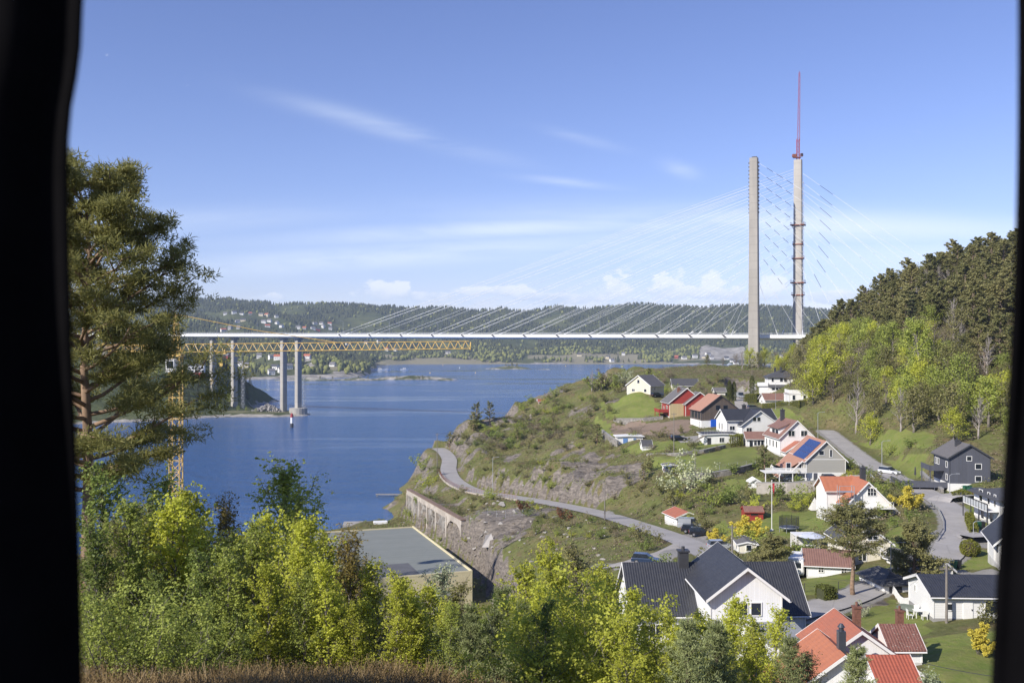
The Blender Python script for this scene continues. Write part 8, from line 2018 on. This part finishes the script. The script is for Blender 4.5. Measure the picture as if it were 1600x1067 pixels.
# red and white block on the left bank behind the pine
p = Vector(((306 - CU) / F * 815, 815, 29.5)); r = thing('house', 'red and white waterside block on the left bank, seen beside the old pine', 'house', p, .2)
m = MB(); m.bx(-6.5, 6.5, 0, 10, 2, 8); m.build('upper_wall', FW[0], r); m = MB(); m.bx(-6.3, 6.3, -.1, 10, -8, 2); m.build('lower_wall', plain('bright_red_wall', (0.55, 0.05, 0.05), .7, .1, .5), r); m = MB(); m.bx(-7, 7, -.5, 10.5, 8, 8.5); m.build('roof', FR[0], r)
for s in range(5):
    for z in (3.2, 5.8): m = MB(); m.box((-5.2 + s * 2.6, -.05, z), (1.5, .15, 1.3)); m.build('window', GL, r)
# boats
HULL = plain('boat_hull', (0.80, 0.80, 0.79), .3, .04, .5)
def boat(u, v, L_, lab, mast=True, rz=0.3):
    L_ *= 1.35
    Y = EYE * F / (v - CV); r = thing('sailing_boat' if mast else 'motor_boat', lab, 'boat', ((u - CU) / F * Y, Y, 0), rz)
    m = MB(); secs = []
    for t in np.linspace(0, 1, 9):
        w = L_ * .16 * (1 - (abs(t - .42) / .58) ** 2.2) if t > .42 else L_ * .16 * (1 - .25 * ((.42 - t) / .42) ** 2); x = (t - .5) * L_; z = 1.7 + .8 * t
        secs.append([(x, -w, z), (x, -w * .7, 0), (x, 0, -.5), (x, w * .7, 0), (x, w, z)])
    for a, b in zip(secs[:-1], secs[1:]):
        for k in range(4): m.quad(a[k], a[k + 1], b[k + 1], b[k])
        m.quad(a[4], a[0], b[0], b[4])
    m.add(secs[0], [(0, 1, 2, 3, 4)]); m.build('hull', HULL, r)
    m = MB(); hh = 1.6 if mast else 3.2
    m.prism([(-L_ * .2, -L_ * .1, 1.1), (-L_ * .2, -L_ * .1, 1.1 + hh), (L_ * .1, -L_ * .1, 1.1 + hh), (L_ * .22, -L_ * .1, 1.3)], (0, L_ * .2, 0)); m.build('cabin', HULL, r)
    m = MB(); m.box((-L_ * .05, 0, 1.1 + hh * .65), (L_ * .24, L_ * .21, hh * .3)); m.build('cabin_window', GL, r)
    if mast: m = MB(); m.tube((L_ * .05, 0, 1), (L_ * .05, 0, L_ * 1.25), .12, .08); m.tube((L_ * .05, 0, 2.3), (-L_ * .35, 0, 2.3), .14); m.build('mast', GALV, r)
    return r
boat(586, 578, 11, 'tall-masted white sailing boat, leftmost of the moored boats', True, .2); boat(594, 578.5, 13, 'larger white motor cruiser beside the tall-masted sailing boat', False, .1)
boat(605, 578, 9, 'second sailing boat, right of the white cruiser', True, .3); boat(632, 578, 12, 'white motor boat moored apart on the right', False, .2); boat(579, 578.5, 7, 'small low boat left of the sailing boats', False, .4); boat(1140, 570, 9, 'white motor boat by the far right shore', False, .1); boat(962, 568, 8, 'small white boat at the far shore near the cottages', False, .1)
# mooring buoys
for u, v in [(672, 583), (718, 575), (743, 583), (692, 571), (884, 572)]:
    Y = EYE * F / (v - CV); m = MB(); m.lathe([(.1, -.6), (1.0, -.2), (1.0, .6), (.4, 1.2), (.15, 2.2)], n=10); o = m.build('buoy', YEL if u != 718 else WHITE); o.location = ((u - CU) / F * Y, Y, 0); tag(o, {672: 'yellow buoy', 718: 'white buoy', 743: 'yellow buoy', 692: 'yellow buoy', 884: 'yellow buoy'}[u] + {672: ' left of the treeless islet gap', 718: ' between the moored boats and the wooded islet', 743: ' nearest in the middle of the channel', 692: ' closest to the far beach', 884: ' right of the wooded islet'}[u], 'buoy', 'mooring buoys')
# quay clutter below the old wall
q0 = Vector((-42, 300, 0))
m = MB(); m.bx(-14, 0, -3, 3, -2, 1.1); o = m.build('quay', CONP); o.location = (-38, 308, 0); o.rotation_euler = (0, 0, .1); tag(o, 'small concrete quay at the foot of the bank behind the warehouse', 'quay')
m = MB(); m.bx(-7, 7, -.8, .8, .5, .75)
for x in (-6.5, 0, 6.5): m.tube((x, 0, -3), (x, 0, .5), .18)
o = m.build('jetty', DECKW); p = P(617, 776, EYE * F / (776 - CV)); o.location = (p.x, p.y, .3); tag(o, 'narrow timber jetty reaching out from the rocks', 'jetty')
r = thing('boat', 'white cabin boat lying at the quay behind the warehouse roof', 'boat', (-39, 296, 1.2), .2); m = MB(); m.bx(-3.4, 3.4, -1.2, 1.2, 0, 1.0); m.build('hull', RUST, r, bevel=.25); m = MB(); m.bx(-2.2, 2.0, -1.0, 1.0, 1.0, 2.5); m.build('cabin', HULL, r, bevel=.2)
for k, (x, y, s, n_) in enumerate([(-32.5, 296, 1.2, 'grey crate stack on the quay right of the boat'), (-35, 298, .8, 'small pale crate on the quay beside the boat')]):
    m = MB(); m.bx(-s, s, -s * .7, s * .7, 0, s); m.bx(-s * .6, s * .5, -s * .5, s * .5, s + .02, s * 1.7); o = m.build('crate', STONE if k == 0 else WHITE, bevel=.04); o.location = (x, y, 1.2); tag(o, n_, 'crate')
# ---- air
hz, nth, bh_, oh = newmat('haze'); nth.nodes.remove(bh_)
pv = nth.nodes.new('ShaderNodeVolumePrincipled'); pv.inputs['Color'].default_value = (0.62, 0.76, 1.0, 1); pv.inputs['Density'].default_value = 0.00008; pv.inputs['Anisotropy'].default_value = 0.0
nth.links.new(pv.outputs[0], oh.inputs['Volume'])
m = MB(); m.bx(-3900, 4300, -120, 4800, -13, 292); o = m.build('haze', hz); tag(o, 'faint blue summer haze in the air over the fjord', 'haze', kind='stuff')
# ============================================================ CURTAINS of the window the view is seen through
SHADECL = plain('shade_black_cloth', (0.0035, 0.0033, 0.004), 0.95, 0.3, 30.0, spec=0.05)  # cloth colour blackened to stand in for the unlit room
def curtain(label, side, edge, far_x, Yc=0.62):
    """pleated cloth: edge = [(v, u)...] of its free hem as seen, real cloth hanging from a rail"""
    r = thing('curtain', label, 'curtain', (0, Yc, EYE + .52), 0)
    vs = np.linspace(-560, 1500, 46); n = 60; V = []; Fs = []
    for v in vs:
        xe = (np.interp(v, [e[0] for e in edge], [e[1] for e in edge]) - CU) / F * Yc
        z = -(v - CV) / F * Yc - .52
        for k in range(n):
            t = k / (n - 1); x = far_x + (xe - far_x) * t
            y = .022 * sin(t * 34 + .6 * sin(v / 300.0)) * (1 - .55 * t ** 6) + .01 * sin(t * 11 + v / 420)
            V.append((x, y, z))
    for i in range(len(vs) - 1):
        for k in range(n - 1): Fs.append((i * n + k, i * n + k + 1, (i + 1) * n + k + 1, (i + 1) * n + k))
    me = bpy.data.meshes.new('curtain_cloth'); me.from_pydata(V, [], Fs); me.materials.append(SHADECL); me.polygons.foreach_set('use_smooth', [True] * len(Fs)); me.update()
    o = link('cloth', me, r); s = o.modifiers.new('thick', 'SOLIDIFY'); s.thickness = .003
    xe0 = (np.interp(-560, [e[0] for e in edge], [e[1] for e in edge]) - CU) / F * Yc
    m = MB(); zt = -(-560 - CV) / F * Yc - .52
    for k in range(7):
        x = far_x + (xe0 - far_x) * (k + .5) / 7
        for j in range(12):
            t0, t1 = 2 * pi * j / 12, 2 * pi * (j + 1) / 12; m.tube((x, .022 * cos(t0), zt + .02 + .022 * sin(t0)), (x, .022 * cos(t1), zt + .02 + .022 * sin(t1)), .002, n=4)
    m.build('rings', DARK, r)
    return r
curtain('dark curtain hanging at the left edge of the view', -1, [(-600, 150), (0, 136), (100, 133), (190, 117), (260, 115), (700, 118), (1067, 112), (1600, 105)], -0.62)
curtain('dark curtain hanging at the right edge of the view', 1, [(-600, 1600), (0, 1592), (350, 1586), (700, 1580), (1067, 1574), (1600, 1565)], 0.62)
rz_ = -(-560 - CV) / F * .62 + EYE
m = MB(); m.tube((-.75, .62, rz_ + .025), (.75, .62, rz_ + .025), .012, n=12); m.lathe([(.02, -.01), (.02, .01)], (0, 0, 0), 8) if False else None
o = m.build('curtain_rail', DARK); tag(o, 'round dark rail carrying both curtains above the view', 'curtain rail')
